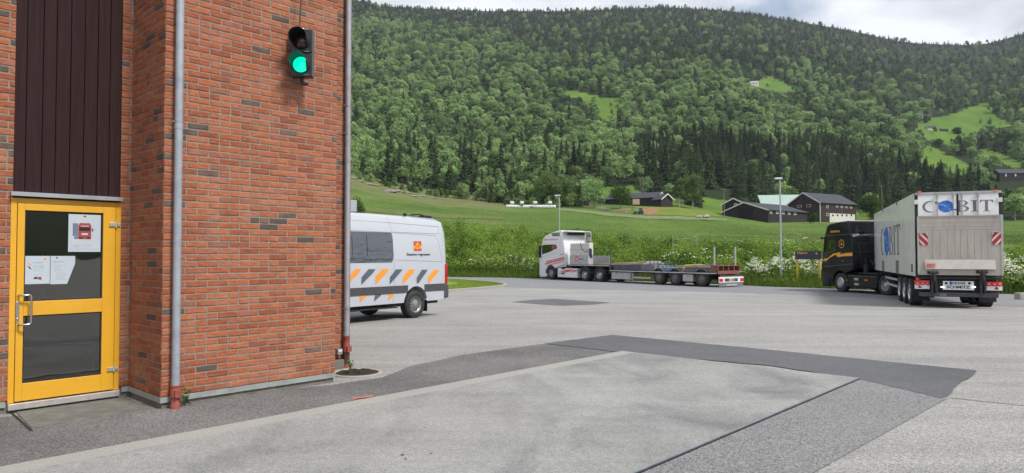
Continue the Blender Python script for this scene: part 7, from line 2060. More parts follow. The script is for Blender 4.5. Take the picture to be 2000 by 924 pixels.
# ---- the overgrown bank along the road: shrubs, tall grass and white umbels
def bank_h(px):
    return float(np.interp(px, [600, 870, 950, 1050, 1200, 1300, 1450, 1600, 1700, 1950, 2100], [3.3, 3.2, 3.2, 2.3, 1.75, 1.5, 1.45, 1.35, 1.3, 1.35, 1.35]))
Pn, Nn_, Sn, Tn = [], [], [], []
rs = np.random.RandomState(9)
b = -80.0
nb = 0
while b < 22:
    for dd in (1.5, 2.6, 3.9, 5.4, 7.2, 9.2, 11.5):
        A_ = 43.0 + dd + rs.uniform(-0.5, 0.5); bb = b + rs.uniform(-0.8, 0.8)
        x, y = AB(A_, bb); A_ += vex(u_px(x / y)); x, y = AB(A_, bb); u = x / y; px = u_px(u)
        h = bank_h(px) * rs.uniform(0.65, 1.12) * (0.42 + 0.58 * min(1, dd / 4.0))
        if 1430 < px < 1640: h *= 0.45 + 0.55 * min(1, dd / 6.5)
        rad = rs.uniform(0.75, 1.25)
        base = terr(u, y)
        n = int(620 * rad * (h / 2.4) ** 0.7)
        d = rs.normal(size=(n, 3)); d /= np.linalg.norm(d, axis=1)[:, None]; d[:, 2] = np.abs(d[:, 2]) * np.where(rs.random_sample(n) < 0.25, -0.3, 1)
        rr = 1 - 0.5 * rs.random_sample(n) ** 2 + 0.10 * rs.normal(size=n)
        P = np.array([base.x, base.y, base.z + h * 0.42]) + d * rr[:, None] * np.array([rad, rad, h * 0.58])
        # upright shoots
        k = rs.random_sample(n) < 0.12; P[k, 2] += rs.uniform(0.0, 0.35, k.sum())
        Pn.append(P); Nn_.append(d + 0.75 * rs.normal(size=(n, 3))); Sn.append(rs.uniform(0.07, 0.24, n)); Tn.append(np.clip(rs.normal(0.40 + rs.uniform(-0.38, 0.38), 0.14, n) + 0.12 * d[:, 2], 0, 1))  # tone rises with upward facing: light on the clump tops painted in
        nb += 1
    b += 1.15
P = np.concatenate(Pn); Nq = np.concatenate(Nn_); Nq /= np.linalg.norm(Nq, axis=1)[:, None]
nr_ = np.random.RandomState(77)
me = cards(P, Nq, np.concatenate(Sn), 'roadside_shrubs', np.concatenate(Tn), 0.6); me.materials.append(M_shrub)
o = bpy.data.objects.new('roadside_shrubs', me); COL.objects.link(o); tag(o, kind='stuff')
print('bank blobs', nb, 'cards', len(P))
# grass: upright blades as thin triangles
def blades(name, pts, hts, wd, m, lean=0.35, tone=(0.2, 0.9)):
    n = len(pts); pts = np.array(pts); t = rs.uniform(0, 2 * pi, n)
    dx_ = np.stack([np.cos(t), np.sin(t), np.zeros(n)], 1); ln = rs.normal(size=(n, 3)) * lean; ln[:, 2] = 0
    H_ = np.array(hts)
    a = pts - dx_ * (wd / 2); b_ = pts + dx_ * (wd / 2); c = pts + ln * H_[:, None] + np.stack([np.zeros(n), np.zeros(n), H_], 1)
    V = np.stack([a, b_, c], 1).reshape(-1, 3)
    me = bpy.data.meshes.new(name); me.vertices.add(3 * n); me.vertices.foreach_set('co', V.astype(np.float32).ravel())
    me.loops.add(3 * n); me.loops.foreach_set('vertex_index', np.arange(3 * n, dtype=np.int32)); me.polygons.add(n)
    me.polygons.foreach_set('loop_start', np.arange(0, 3 * n, 3, dtype=np.int32)); me.polygons.foreach_set('loop_total', np.full(n, 3, np.int32))
    at_ = me.attributes.new('tone', 'FLOAT', 'FACE'); at_.data.foreach_set('value', rs.uniform(tone[0], tone[1], n).astype(np.float32))
    me.materials.append(m); me.update()
    o = bpy.data.objects.new(name, me); COL.objects.link(o); return tag(o, kind='stuff')
pts, hts = [], []
for i in range(62000):
    bb = rs.uniform(-75, 22); A_ = 42.45 + rs.random_sample() ** 1.5 * 6.0
    x, y = AB(A_, bb); ev = vex(u_px(x / y)); x, y = AB(A_ + ev, bb); p = terr(x / y, y); pts.append(tuple(p)); hts.append(rs.uniform(0.25, 0.75) * (0.5 + min(1, (A_ - 42.4) / 1.2) * 0.8))
blades('verge_grass', pts, hts, 0.05, M_grassb)
pts, hts = [], []
for i in range(60000):
    px = rs.uniform(650, 2050); u = ray(px, 450)[0]; Y = 62 * math.exp(rs.uniform(0, 1.1)) 
    if Y < Ye(u) + 12: continue
    pts.append(tuple(terr(u, Y))); hts.append(rs.uniform(0.04, 0.13) * (1 + Y / 200))
blades('meadow_grass', pts, hts, 0.06, leaf_mat('meadow_blade', (0.085, 0.13, 0.030), (0.135, 0.18, 0.052), 0.3, 0.03, tone=True))
pts, hts = [], []
for i in range(26000):
    t = rs.uniform(0, 1); 
    qi = int(rs.uniform(0, len(isl))); q = Vector(isl[qi]).lerp(Vector(isl[qi - 1]), rs.uniform(0, 1)); v_ = cen + (q - cen) * math.sqrt(rs.uniform(0, 0.96)) * 0.98
    pts.append((v_.x, v_.y, g(v_.y) + 0.12)); hts.append(rs.uniform(0.01, 0.03))
blades('lawn_grass', pts, hts, 0.03, leaf_mat('lawn_blade', (0.13, 0.21, 0.03), (0.22, 0.29, 0.05), 0.3, 0.3, tone=True))
# cow parsley: many small white heads
M_umbel = mat('white_umbel', (0.46, 0.50, 0.36), 0.8, var=0.1)
Pn, Nn_, Sn = [], [], []
def umbels(b0, b1, a0, a1, z0, z1, n):
    for i in range(n):
        bb, A_ = rs.uniform(b0, b1), rs.uniform(a0, a1); x, y = AB(A_, bb); x, y = AB(A_ + vex(u_px(x / y)), bb); p = terr(x / y, y)
        h = rs.uniform(z0, z1) + 0.25 * sin(bb * 1.7) + 0.2 * sin(bb * 4.1 + A_)
        for k in range(rs.randint(4, 9)):
            Pn.append((p.x + rs.normal() * 0.10, p.y + rs.normal() * 0.10, p.z + h + rs.normal() * 0.03)); Nn_.append((rs.normal() * 0.5, rs.normal() * 0.5 - 0.3, 1.0)); Sn.append(rs.uniform(0.06, 0.13))
def Bof(px): p = gp(px, 548); return 0.733 * p.x - 0.68 * p.y
def bcoord(px):    # where the column px meets the verge line
    u = ray(px, 540)[0]; y = 44.5 / (0.68 * u + 0.733); return 0.733 * u * y - 0.68 * y
umbels(bcoord(1445), bcoord(1530), 44.0, 46.2, 0.75, 1.35, 190)
umbels(bcoord(1530), bcoord(1625), 44.6, 47.0, 0.7, 1.45, 210)
umbels(bcoord(920), bcoord(1055), 44.0, 45.6, 0.7, 1.5, 170)
umbels(bcoord(1945), bcoord(2060), 43.8, 47.0, 0.7, 1.6, 260)
umbels(bcoord(1230), bcoord(1440), 45.0, 47.0, 1.2, 1.6, 30)
umbels(bcoord(1150), bcoord(1700), 54.0, 60.0, 0.6, 1.0, 60)
Nq = np.array(Nn_); Nq /= np.linalg.norm(Nq, axis=1)[:, None]
me = cards(np.array(Pn), Nq, np.array(Sn), 'white_wildflowers', None, 1.0); me.materials.append(M_umbel)
o = bpy.data.objects.new('white_wildflowers', me); COL.objects.link(o); tag(o, kind='stuff')
# ------------------------------------------------------------------ farm and hillside buildings
M_bwood = mat('dark_stained_wall', (0.020, 0.015, 0.016), 0.85, var=0.25, scale=1.5, stretch=(6, 6, 0.3))
M_brwood = mat('brown_barn_wall', (0.034, 0.018, 0.016), 0.85, var=0.25, scale=1.5, stretch=(6, 6, 0.3))
M_slate = mat('slate_roof', (0.050, 0.054, 0.066), 0.75, spec=0.25, var=0.15, scale=1.2, stretch=(1, 4, 4))
M_mint = mat('mint_roof', (0.30, 0.40, 0.35), 0.6, var=0.08, scale=0.6)
M_trim = mat('white_trim', (0.62, 0.62, 0.60), 0.7)
M_stonew = mat('white_masonry', (0.60, 0.58, 0.53), 0.9, var=0.08, scale=1)
M_pane = mat('window_dark', (0.02, 0.022, 0.028), 0.2)
def gable(name, label, px, base, Y, hx, hy, W_, L_, eave, ridge, wall, roof, sgn=1, trim=True, over=0.45, cat='barn', zoff=0.0):
    """ridge along h from the near gable at x=0; the gable spans y 0..sgn*W"""
    u, t = ray(px, base); z = EYE + t * Y + zoff
    fr = Frame(u * Y, Y, z, hx, hy); o = fthing(name, label, cat, fr)
    y1 = sgn * W_
    mb = MB(); mb.prism([(0, -2.5), (y1, -2.5), (y1, eave), (y1 / 2, ridge), (0, eave)], 0, 0, L_); mb.build('wall', wall, o)
    mb = MB(); sl = (ridge - eave) / (W_ / 2); th = 0.16
    for a, b_ in ((-over * sgn, y1 / 2), (y1 + over * sgn, y1 / 2)):
        za = eave - over * sl + 0.03; zb_ = ridge + 0.03
        mb.prism([(a, za), (b_, zb_), (b_, zb_ + th), (a, za + th)], 0, -over, L_ + over)
    rf = mb.build('roof', roof, o)
    if trim:
        mb = MB()
        for a, b_ in ((-over * sgn, y1 / 2), (y1 + over * sgn, y1 / 2)):
            za = eave - over * sl; zb_ = ridge
            mb.prism([(a, za - 0.18), (b_, zb_ - 0.18), (b_, zb_ + 0.22), (a, za + 0.22)], 0, -over - 0.06, -over - 0.005)
        mb.build('barge_board', M_trim, rf)
    return o, fr
def win_(o, fr, plane, p0, p1, where=0.0, fr_w=0.12, m=None, out=-1):
    """a window seen between two corners; plane 'side' (y = where) or 'face' (x = where)"""
    f = fr.side if plane == 'side' else fr.face
    a, z1 = f(*p0, where); b_, z0 = f(*p1, where); a, b_ = min(a, b_), max(a, b_)
    def bx(mb, a, b_, z0, z1, d):
        if plane == 'side': mb.box2((a, where + out * 0.002, z0), (b_, where + out * d, z1))
        else: mb.box2((where - 0.002, a, z0), (where - d, b_, z1))
    mb = MB(); bx(mb, a, b_, z0, z1, 0.05); w_ = mb.build('window', m or M_trim, o)
    if m is None:
        mb = MB(); bx(mb, a + fr_w, b_ - fr_w, z0 + fr_w, z1 - fr_w, 0.07); mb.build('pane', M_pane, w_)
    return w_
def k3(x, y): return (1380 + x / 3.697, 330 + y / 3.697)
ph = R(60)
bo, bfm = gable('barn', 'big dark brown barn with slate roof and white lower wall', 1602, 431.5, 226, sin(ph), cos(ph), 12.4, 19.2, 6.1, 9.7, M_brwood, M_slate)
for a in ((865, 262, 880, 283), (865, 318, 880, 340), (935, 266, 950, 278), (968, 268, 984, 280), (1002, 271, 1018, 283), (1035, 274, 1050, 286)):
    win_(bo, bfm, 'side', k3(a[0], a[1]), k3(a[2], a[3]))
win_(bo, bfm, 'side', k3(968, 282), k3(982, 318), m=M_pane)
for a in ((655, 263, 688, 277), (722, 258, 754, 274)): win_(bo, bfm, 'face', k3(a[0], a[1]), k3(a[2], a[3]))
win_(bo, bfm, 'face', k3(694, 195), k3(712, 225), m=M_pane)
xw0, zw1 = bfm.side(*k3(887, 320), 0); xw1, zw0 = bfm.side(*k3(1083, 372), 0)
mb = MB(); mb.box2((xw0, -0.03, -2.0), (min(xw1, 18.4), -0.12, zw1)); wm = mb.build('lower_wall', M_stonew, bo)
for q in (912, 945, 978, 1011, 1045): win_(bo, bfm, 'side', k3(q - 5, 328), k3(q + 6, 342), -0.125, m=M_pane)
mb = MB(); mb.box2((-0.05, -0.05, -1.5), (0.12, 0.12, 6.0)); mb.build('corner_board', M_trim, bo)
wo, wfm = gable('barn', 'low dark barn wing with a wide open doorway and small white framed windows', 1500.5, 426, 212, sin(R(52)), cos(R(52)), 16.5, 23, 2.55, 5.3, M_bwood, M_slate)
win_(wo, wfm, 'face', k3(235, 285), k3(336, 356), m=mat('doorway_black', (0.004, 0.004, 0.005), 0.9))  # flat black panel paints the dark inside of the open doorway
for a in (465, 510, 553, 596, 638): win_(wo, wfm, 'side', k3(a - 9, 302 + (a - 465) * 0.06), k3(a + 9, 322 + (a - 465) * 0.06), fr_w=0.2)
so2, sfm = gable('barn', 'small dark gabled barn with one white window, behind the low wing', 1455, 424, 224, sin(R(30)), cos(R(30)), 7.2, 9, 4.3, 6.2, M_bwood, M_slate)
win_(so2, sfm, 'face', k3(198, 249), k3(222, 268), fr_w=0.25)
mo, _ = gable('barn', 'barn with a pale mint green roof, behind the low wing', 1490, 425, 250, 0.985, -0.17, 15, 17.5, 4.2, 8.6, M_bwood, M_mint, trim=False)
def k2(x, y): return (1080 + x / 5.0, 330 + y / 5.0)
lo_, lfm = gable('barn', 'long low dark barn with slate roof and white gable edges', 1283, 400, 236, -0.86, 0.51, 8.6, 19, 2.6, 4.6, M_bwood, M_slate, -1)
lo2, _ = gable('barn', 'small white edged gable in front of the long low barn', 1292, 399.5, 229, -0.5, 0.86, 4.9, 4, 1.9, 3.6, M_bwood, M_slate, -1)
sh, _ = gable('shed', 'small weathered shed half hidden by the grey green trees', 1150, 404, 240, -0.7, 0.7, 5, 8, 2.2, 3.6, mat('weathered_wall', (0.12, 0.085, 0.07), 0.9), M_slate, -1, trim=False, cat='shed')
mb = MB(); a_ = at(1242, 398, 226); mb.box((0, 0, 0.9), (2.2, 1.2, 1.8)); cr_ = mb.build('crate_stack', mat('pale_crate', (0.42, 0.30, 0.22), 0.9), label='pale wooden crate stack by the long low barn wall', cat='crates'); cr_.location = (a_.x, a_.y, a_.z - 0.3)
# hillside cabins
def hill_house(label, px, py, Wm, Lm, eave, ridge, wall, roof, hx=-0.9, hy=0.43, sgn=-1, nm='cabin'):
    p = hit(px, py); u, t = ray(px, py); Y = p.y
    o, f = gable(nm, label, px, py, Y, hx, hy, Wm, Lm, eave, ridge, wall, roof, sgn, False, 0.3, 'house'); o.location.z += 0.2
    return o, f, Y
def hp(px, py, w_px, h_px, label, wall, roof, nm='cabin', win=True):
    Y = row_to_Y(px, py); s = Y / F; h_px *= 1.25
    o, f, _ = hill_house(label, px + w_px / 2, py, h_px * s * 1.3, w_px * s, h_px * s * 0.55, h_px * s, wall, roof, -1, 0.06, -1, nm)
    if win:
        o.location.z += 1.0
        for k in range(3):
            x = w_px * s * (0.2 + 0.3 * k); mb = MB(); mb.box2((x - 0.4, 0.003, h_px * s * 0.2), (x + 0.4, 0.06, h_px * s * 0.45)); mb.build('window', M_pane if wall is not M_bwood else M_trim, o)
    return o
M_whw = mat('white_wall', (0.60, 0.58, 0.55), 0.8); M_grf = mat('grey_roof', (0.30, 0.30, 0.31), 0.7)
hp(1472, 169, 20, 8, 'white house with grey roof on the upper clearing', M_whw, M_grf, 'house')
hp(1371, 157, 17, 4, 'low roofed house half sunk in trees near the upper clearing', M_brwood, M_grf, 'house', False)
hp(1444, 166, 9, 4, 'tiny brown cabin just beside the white hillside house', M_brwood, M_grf, win=False)
hp(1808, 236, 20, 9, 'dark cabin with black roof at the top edge of the high pasture', M_bwood, M_slate)
hp(1796, 235, 12, 6, 'small pale fronted shed beside the upper dark cabin', M_whw, M_grf, 'shed', False)
hp(1821, 256, 15, 7, 'small cabin with pale walls in the middle of the high pasture', M_whw, M_slate)
hp(1846, 257, 13, 5, 'low dark shed beside the pale cabin in the high pasture', M_bwood, M_slate, 'shed', False)
hp(1736, 232, 14, 6, 'dark cabin hidden among trees outside the high pasture', M_bwood, M_slate)
hp(1985, 352, 60, 15, 'long dark house with grey roof at the forest edge above the trailer', M_bwood, M_slate, 'house')

# ------------------------------------------------------------------ white bales, timber, stones, tractor
M_bale = mat('bale_wrap', (0.50, 0.51, 0.51), 0.35, var=0.05, scale=2, bump=0.2)
def bale_mesh():
    mb = MB(); mb.lathe([(0.001, -0.6), (0.55, -0.6), (0.63, -0.54), (0.65, -0.4), (0.65, 0.4), (0.63, 0.54), (0.55, 0.6), (0.001, 0.6)], axis='x', n=20); return mb
b0 = None
Yb = 214
for i in range(14):
    px = 992 + i * 6.9; p = at(px, 407, Yb + i * 0.4)
    if b0 is None: o = b0 = bale_mesh().build('hay_bale', M_bale, smooth=50)
    else: o = b0.copy(); COL.objects.link(o)
    o.location = (p.x, p.y, p.z + 0.45); o.rotation_euler = (0.1 * i, 0, R(8) + rnd.uniform(-0.05, 0.05))
    tag(o, 'white wrapped bale in the long bottom row at the wood edge', 'hay bale', 'white bales in the bottom row')
for i, px in enumerate((1000, 1019, 1045, 1074)):
    o = b0.copy(); COL.objects.link(o); p = at(px, 407, Yb + 1); o.location = (p.x, p.y, p.z + 1.62); o.rotation_euler = (0.5 * i, 0, R(8))
    tag(o, 'white wrapped bale on top of the row, ' + ['nearest its left end', 'second from its left end', 'second from its right end', 'nearest its right end'][i], 'hay bale', 'white bales on top of the row')
def heap(name, label, cat, px0, px1, py, Y, h, m, n, seed, long=True):
    r_ = random.Random(seed); a, b_ = at(px0, py, Y), at(px1, py, Y); L_ = b_.x - a.x; o = thing(name, label, cat, ((a.x + b_.x) / 2, Y, a.z))
    for i in range(n):
        mb = MB(); x = r_.uniform(-0.5, 0.5) * L_ * 0.5; z = h * (i / n) * 0.8 + 0.05; yy = r_.uniform(-0.8, 0.8)
        if long: mb.box((x, yy, z), (L_ * r_.uniform(0.4, 0.7), 0.25, 0.14), r_.uniform(-0.15, 0.15)); mb.build('plank', m, o)
        else:
            mb.lathe([(0.001, -0.3), (0.4, -0.25), (0.55, 0.0), (0.35, 0.3), (0.001, 0.35)], n=7)
            q = mb.build('stone', m, o); q.location = (x * 2 * 0.9, yy, z * 0.6); q.scale = (r_.uniform(0.8, 1.8), 1, r_.uniform(0.5, 1.1)); q.rotation_euler = (r_.uniform(-.4, .4), r_.uniform(-.4, .4), r_.uniform(0, 6))
    return o
heap('timber_pile', 'loose pile of orange brown timber in front of the dark round bushy tree', 'timber pile', 1200, 1234, 416, 196, 1.6, M_wood, 14, 1)
heap('timber_pile', 'low pile of greyed boards beside the orange brown timber', 'timber pile', 1164, 1192, 411, 200, 1.4, M_woodg, 10, 2)
heap('stone_heap', 'pale stone heap on the field in front of the dark barns', 'stones', 1362, 1386, 424, 176, 0.9, mat('field_stone', (0.30, 0.29, 0.27), 0.95, var=0.3, scale=3), 9, 3, False)
o = thing('farm_tractor', 'small blue green tractor parked beside the timber pile', 'tractor', at(1247, 419.5, 190))
M_ftr = mat('tractor_teal', (0.05, 0.16, 0.17), 0.5)
mb = MB(); mb.box2((-1.2, -0.4, 0.5), (0.1, 0.4, 1.05)); mb.box2((0.1, -0.55, 0.5), (1.0, 0.55, 0.9)); mb.build('body', M_ftr, o, bevel=0.05)
mb = MB(); mb.box2((0.1, -0.5, 0.91), (1.0, 0.5, 1.75)); mb.build('cab', M_dark_gl, o, bevel=0.05)
mb = MB(); mb.box2((0.05, -0.55, 1.751), (1.05, 0.55, 1.85)); mb.build('roof', M_ftr, o)
for (x, r1) in ((0.7, 0.6), (-0.95, 0.38)):
    for sg in (1, -1): mb = MB(); mb.cyl((x, sg * 0.55, r1), (x, sg * 0.9, r1), r1, n=18); mb.build('wheel', M_tyre, o, smooth=40)
# bare soil patch on the field
def draped(name, pxs, m, dz=0.12):
    """a patch lying on the slope: outline in directions and distances, tessellated"""
    from mathutils.geometry import delaunay_2d_cdt
    P = [(ray(a, b_)[0], row_to_Y(a, b_, 120)) for a, b_ in pxs]; out_ = []
    for i in range(len(P)):
        a, b_ = P[i], P[(i + 1) % len(P)]
        for k in range(6): out_.append(Vector((a[0] + (b_[0] - a[0]) * k / 6 + rnd.uniform(-.0008, .0008), (a[1] + (b_[1] - a[1]) * k / 6) / 500 )))
    inner = []
    x0, x1 = min(p.x for p in out_), max(p.x for p in out_); y0, y1 = min(p.y for p in out_), max(p.y for p in out_)
    for i in range(1, 10):
        for j in range(1, 10): inner.append(Vector((x0 + (x1 - x0) * i / 10, y0 + (y1 - y0) * j / 10)))
    n = len(out_); v, e, f, *_ = delaunay_2d_cdt(out_ + inner, [(i, (i + 1) % n) for i in range(n)], [list(range(n))], 1, 1e-7)
    mb = MB(); mb.add([tuple(terr(p.x, p.y * 500) + Vector((0, 0, dz))) for p in v], [t for t in f]); return mb.build(name, m, kind='structure', fix=False)
draped('soil_patch', [(1254, 410), (1275, 407), (1286, 411), (1284, 418), (1268, 420), (1256, 417)], mat('field_soil', (0.24, 0.12, 0.06), 1.0, var=0.3, scale=0.8))
M_strip = field_mat('flowering_strip', (0.12, 0.16, 0.06), (0.20, 0.235, 0.12), (0.26, 0.28, 0.18), 0.6)
draped('flowering_strip', [(1085, 407), (1140, 411), (1200, 417), (1260, 422), (1340, 424), (1420, 428), (1420, 432), (1340, 430), (1250, 428), (1180, 422), (1090, 411)], M_strip, 0.10)
draped('bright_field', [(1240, 403), (1320, 405), (1385, 412), (1415, 424), (1340, 422.5), (1262, 420.5), (1238, 415)], field_mat('bright_meadow', (0.12, 0.17, 0.030), (0.165, 0.20, 0.045), (0.19, 0.17, 0.06), 0.12), 0.08)
draped('stubble_strip', [(700, 405), (800, 412), (900, 421), (985, 424), (985, 428), (880, 427), (780, 420), (700, 412)], field_mat('worn_meadow', (0.10, 0.14, 0.04), (0.14, 0.16, 0.055), (0.17, 0.15, 0.08), 0.15), 0.08)
# rocks along the top of the left meadow
M_rock = mat('lichen_rock', (0.20, 0.185, 0.165), 0.95, var=0.35, scale=2, bump=0.6)
RK = [(704, 352, 1.4), (722, 358, 2.2), (735, 360, 1.6), (760, 372, 2.6), (775, 371, 2.0), (790, 374, 2.4), (808, 381, 1.5), (826, 381, 1.8), (846, 384, 1.6), (862, 387, 1.2), (690, 346, 1.8), (748, 366, 1.2)]
for i, (a, b_, s_) in enumerate(RK):
    r2 = random.Random(i); Y = row_to_Y(a, b_ + 3, 120); p = terr(ray(a, b_)[0], Y); mb = MB(); prof = [(0.001, -0.5), (0.7, -0.4), (1.0, 0.0), (0.75, 0.35), (0.35, 0.5), (0.001, 0.52)]
    mb.lathe(prof, n=9); mb.v = [(x * (1 + r2.uniform(-.25, .25)) * 1.3, y * (1 + r2.uniform(-.25, .25)), z * (1 + r2.uniform(-.25, .25)) * 0.8) for x, y, z in mb.v]
    o = mb.build('rock', M_rock, label='grey rock lying among dry grass along the top of the rocky meadow', cat='rock', group='rocks along the top of the meadow', fix=True); o.location = p; o.scale = (s_ * 0.7,) * 3; o.rotation_euler = (0, 0, i)

# ------------------------------------------------------------------ poles, wires, lamps, signs
M_pole = mat('pole_wood', (0.22, 0.17, 0.125), 0.9, var=0.2, scale=3, stretch=(4, 4, 0.3))
PT = {}
def pole(label, px, top, base, Y, r=0.13, arm=True):
    z0 = terr(ray(px, base)[0], Y).z - 0.3; p1 = at(px, top, Y); o = thing('utility_pole', label, 'utility pole', (p1.x, Y, z0))
    mb = MB(); mb.cyl((0, 0, 0), (0, 0, p1.z - z0), r, r * 0.75, 10); mb.build('post', M_pole, o, smooth=40)
    if arm: mb = MB(); mb.box((0, 0, p1.z - z0 - 0.3), (1.8, 0.12, 0.12)); mb.build('crossarm', M_pole, o)
    PT[px] = p1; return o
pole('pale wooden pole at the wood edge above the rocky meadow', 953, 350, 398, 235)
pole('thin wooden pole above the half hidden shed', 1160, 338, 372, 262, 0.1)
pole('dark wooden pole beside the low barn wing', 1414, 368, 420, 214)
pole('wooden pole between the big barn and the pale trailer', 1722, 362, 432, 238)
z0 = terr(ray(1253, 380)[0], 250).z; o = thing('transformer_pole', 'twin post transformer pole behind the long low barn', 'transformer pole', (at(1253, 360, 250).x, 250, z0))
ht = at(1253, 347, 250).z - z0
for sx in (-0.55, 0.55): mb = MB(); mb.cyl((sx, 0, -0.5), (sx, 0, ht), 0.13, n=10); mb.build('post', M_pole, o, smooth=40)
mb = MB(); mb.box((0, 0, ht - 0.2), (2.2, 0.15, 0.15)); mb.build('crossarm', M_pole, o)
mb = MB(); mb.box((0, -0.2, ht * 0.55), (0.8, 0.6, 1.0)); mb.cyl((0, -0.2, ht * 0.55 + 0.5), (0, -0.2, ht * .55 + 0.7), 0.12); mb.build('transformer', M_plast, o, bevel=0.03)
M_wire = mat('wire', (0.10, 0.10, 0.10), 0.6)
def wire(label, a, b_, sag=0.8, r=0.028):
    a, b_ = Vector(a), Vector(b_); pts = []
    for i in range(17): t = i / 16; pts.append(a.lerp(b_, t) - Vector((0, 0, sag * 4 * t * (1 - t))) - a)
    mb = MB(); mb.tube(pts, r, 4); o = mb.build('power_line', M_wire, label=label, cat='power line'); o.location = a; return o
wire('thin power line from the brick corner to the pale wooden pole', at(600, 349, 230), PT[953]); wire('thin power line between the pale wooden pole and the thin pole', PT[953], at(1160, 350, 260)); wire('thin power line from the thin pole to the transformer pole', PT[1160], at(1253, 348, 250), 0.5)
wire('thin power line from the transformer pole to the dark pole', at(1253, 349, 250), at(1414, 369, 214)); wire('thin power line from the dark pole across the barns to the pole by the trailer', at(1414, 360, 214), PT[1722], 0.6); wire('thin power line running on past the trailer from its pole', PT[1722], at(2100, 372, 240))

M_lamp = mat('lamp_post_grey', (0.42, 0.45, 0.47), 0.45, 0.4, var=0.08)
def lamp(label, px, top, Y, zb, head):
    p = at(px, top, Y); o = thing('street_lamp', label, 'street lamp', (p.x, Y, zb)); h = p.z - zb
    mb = MB(); mb.cyl((0, 0, 0), (0, 0, h * 0.30), 0.085, 0.08, 14); mb.cyl((0, 0, h * 0.30), (0, 0, h), 0.065, 0.045, 14); mb.build('pole', M_lamp, o, smooth=40)
    mb = MB(); mb.box2((-head, -0.11, h - 0.05), (0.12, 0.11, h + 0.06)); mb.build('lamp_head', mat('lamp_head_pale', (0.62, 0.64, 0.66), 0.4), o, bevel=0.03)
    mb = MB(); mb.box2((-head + 0.05, -0.09, h - 0.062), (-0.1, 0.09, h - 0.052)); mb.build('lens', mat('lamp_lens', (0.5, 0.5, 0.48), 0.2), o)
lamp('tall grey street lamp on the verge right of the flatbed trailer', 1523.5, 349, 51.8, terr(ray(1523.5, 540)[0], 51.8).z, 0.42) if False else None
Yl = 44.6 / (0.68 * ray(1523.5, 540)[0] + 0.733) 
lamp('tall grey street lamp on the verge between the flatbed trailer and the black lorry', 1523.5, 349, Yl, terr(ray(1523.5, 540)[0], Yl).z, 0.36)
lamp('slim grey street lamp behind the white tractor cab', 1092.5, 382, 70, terr(ray(1092, 540)[0], 70).z, 0.50)

# road sign with its two yellow legs
uS = ray(1580, 520)[0]; Ysg = 44.3 / (0.68 * uS + 0.733)
pa = at(1553, 490, Ysg + 0.6); pb = at(1604.5, 492.5, Ysg - 0.4); pc = at(1553, 506.5, Ysg + 0.6)
sg_ = thing('direction_sign', 'dark blue grey exit board on two yellow legs in the flowering verge', 'sign', (pa.x, pa.y, pc.z), atan2(pb.y - pa.y, pb.x - pa.x))
wS = (Vector((pb.x, pb.y)) - Vector((pa.x, pa.y))).length; hS = pa.z - pc.z
M_signb = mat('sign_slate_blue', (0.030, 0.042, 0.065), 0.45, var=0.06); M_signy = mat('sign_yellow', (0.62, 0.42, 0.02), 0.6, var=0.12, scale=5)
mb = MB(); mb.box2((0, -0.04, 0), (wS, 0.04, hS)); bd = mb.build('board', M_signb, sg_, bevel=0.01)
M = basis((0.14, -0.043, hS * 0.55), (1, 0, 0), (0, 0, 1))
mb = MB(); add_text(mb, 'Utkjøring', M, width=wS * 0.40, height=hS * 0.36, bold=0.02); mb.build('lettering', M_yd, bd)
mb = MB(); M = basis((wS * 0.82, -0.043, hS * 0.62), (1, 0, 0), (0, 0, 1)); poly(mb, [(-0.07, 0.02), (0, 0.13), (0.07, 0.02), (0.025, 0.02), (0.025, -0.05), (-0.025, -0.05), (-0.025, 0.02)], M, 0.003); mb.build('arrow', M_yd, bd)
for x in (0.10, wS - 0.14):
    mb = MB(); mb.box2((x - 0.05, -0.035, -2.4), (x + 0.07, 0.035, -0.002)); mb.build('leg', M_signy, sg_, bevel=0.008)
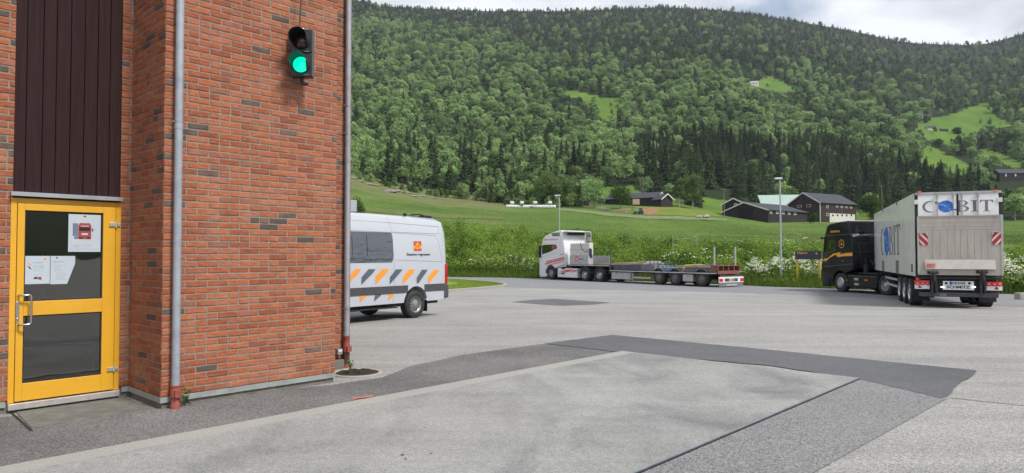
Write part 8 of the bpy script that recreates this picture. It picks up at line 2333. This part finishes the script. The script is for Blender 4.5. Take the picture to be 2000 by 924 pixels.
# the grey panel that peeps out beside the right drainpipe
p = at(688, 400, 27); 
o = thing('grey_panel_sign', 'grey edge of a panel on a post peeping out behind the drainpipe above the van', 'sign', (p.x - 1.0, 27.0, g(27)), R(28))
zb_ = at(688, 412, 27).z - g(27); zt_ = at(688, 389, 27).z - g(27)
mb = MB(); mb.box2((-1.3, -0.05, zb_), (1.18, 0.05, zt_)); mb.build('panel', mat('panel_grey', (0.36, 0.39, 0.44), 0.5), o, bevel=0.01)
mb = MB(); mb.cyl((-0.6, 0, 0), (-0.6, 0, zb_ - 0.002), 0.05, n=12); mb.build('post', M_lamp, o, smooth=40)
# kerb block at the right edge
p = gp(2003, 585); mb = MB(); mb.box((0, 0, 0.14), (0.75, 0.35, 0.30)); o = mb.build('concrete_block', M_kerb, label='low grey concrete block standing at the road edge near the trailer', cat='block', bevel=0.03); o.location = (p.x, p.y, p.z)
# old fence along the upper meadow
o = thing('field_fence', 'thin wooden post fence along the wood edge above the rocky meadow', 'fence', hit(900, 389, 120))
prev = None
for i in range(16):
    px = 835 + i * 10; Y = 232 + i * 0.3; q = terr(ray(px, 390)[0], Y) - o.location
    mb = MB(); mb.box((q.x, q.y, q.z + 0.5), (0.12, 0.12, 1.4)); mb.build('post', M_pole, o)
    if prev is not None:
        mb = MB(); mb.tube([prev + Vector((0, 0, 0.8)), q + Vector((0, 0, 0.8))], 0.015, 4); mb.build('rail', M_wire, o)
    prev = q
# posts standing in the shrubs
for i, (px, top) in enumerate(((1314, 458), (1361, 458))):
    u = ray(px, 470)[0]; Y = 58; p = at(px, top, Y); zb2 = terr(u, Y).z; o = thing('marker_post', ['thin grey post sticking up from the shrubs above the flatbed', 'second thin grey post above the rear part of the flatbed'][i], 'post', (p.x, Y, zb2))
    mb = MB(); mb.cyl((0, 0, 0), (0, 0, p.z - zb2), 0.03, n=8); mb.build('rod', M_woodg, o)

# ------------------------------------------------------------------ the valley's air
mb = MB(); mb.box2((-6200, -1500, -3.0), (6200, 2150, 900))
hz = mb.build('haze', [], kind='stuff')
m = bpy.data.materials.new('haze_air'); m.use_nodes = True; nt = m.node_tree; nt.nodes.clear()
o_ = nt.nodes.new('ShaderNodeOutputMaterial'); v_ = nt.nodes.new('ShaderNodeVolumePrincipled'); v_.inputs['Color'].default_value = (0.80, 0.88, 1.0, 1); v_.inputs['Density'].default_value = 0.0001
v_.inputs['Anisotropy'].default_value = 0.2
nt.links.new(v_.outputs[0], o_.inputs['Volume']); hz.data.materials.append(m)
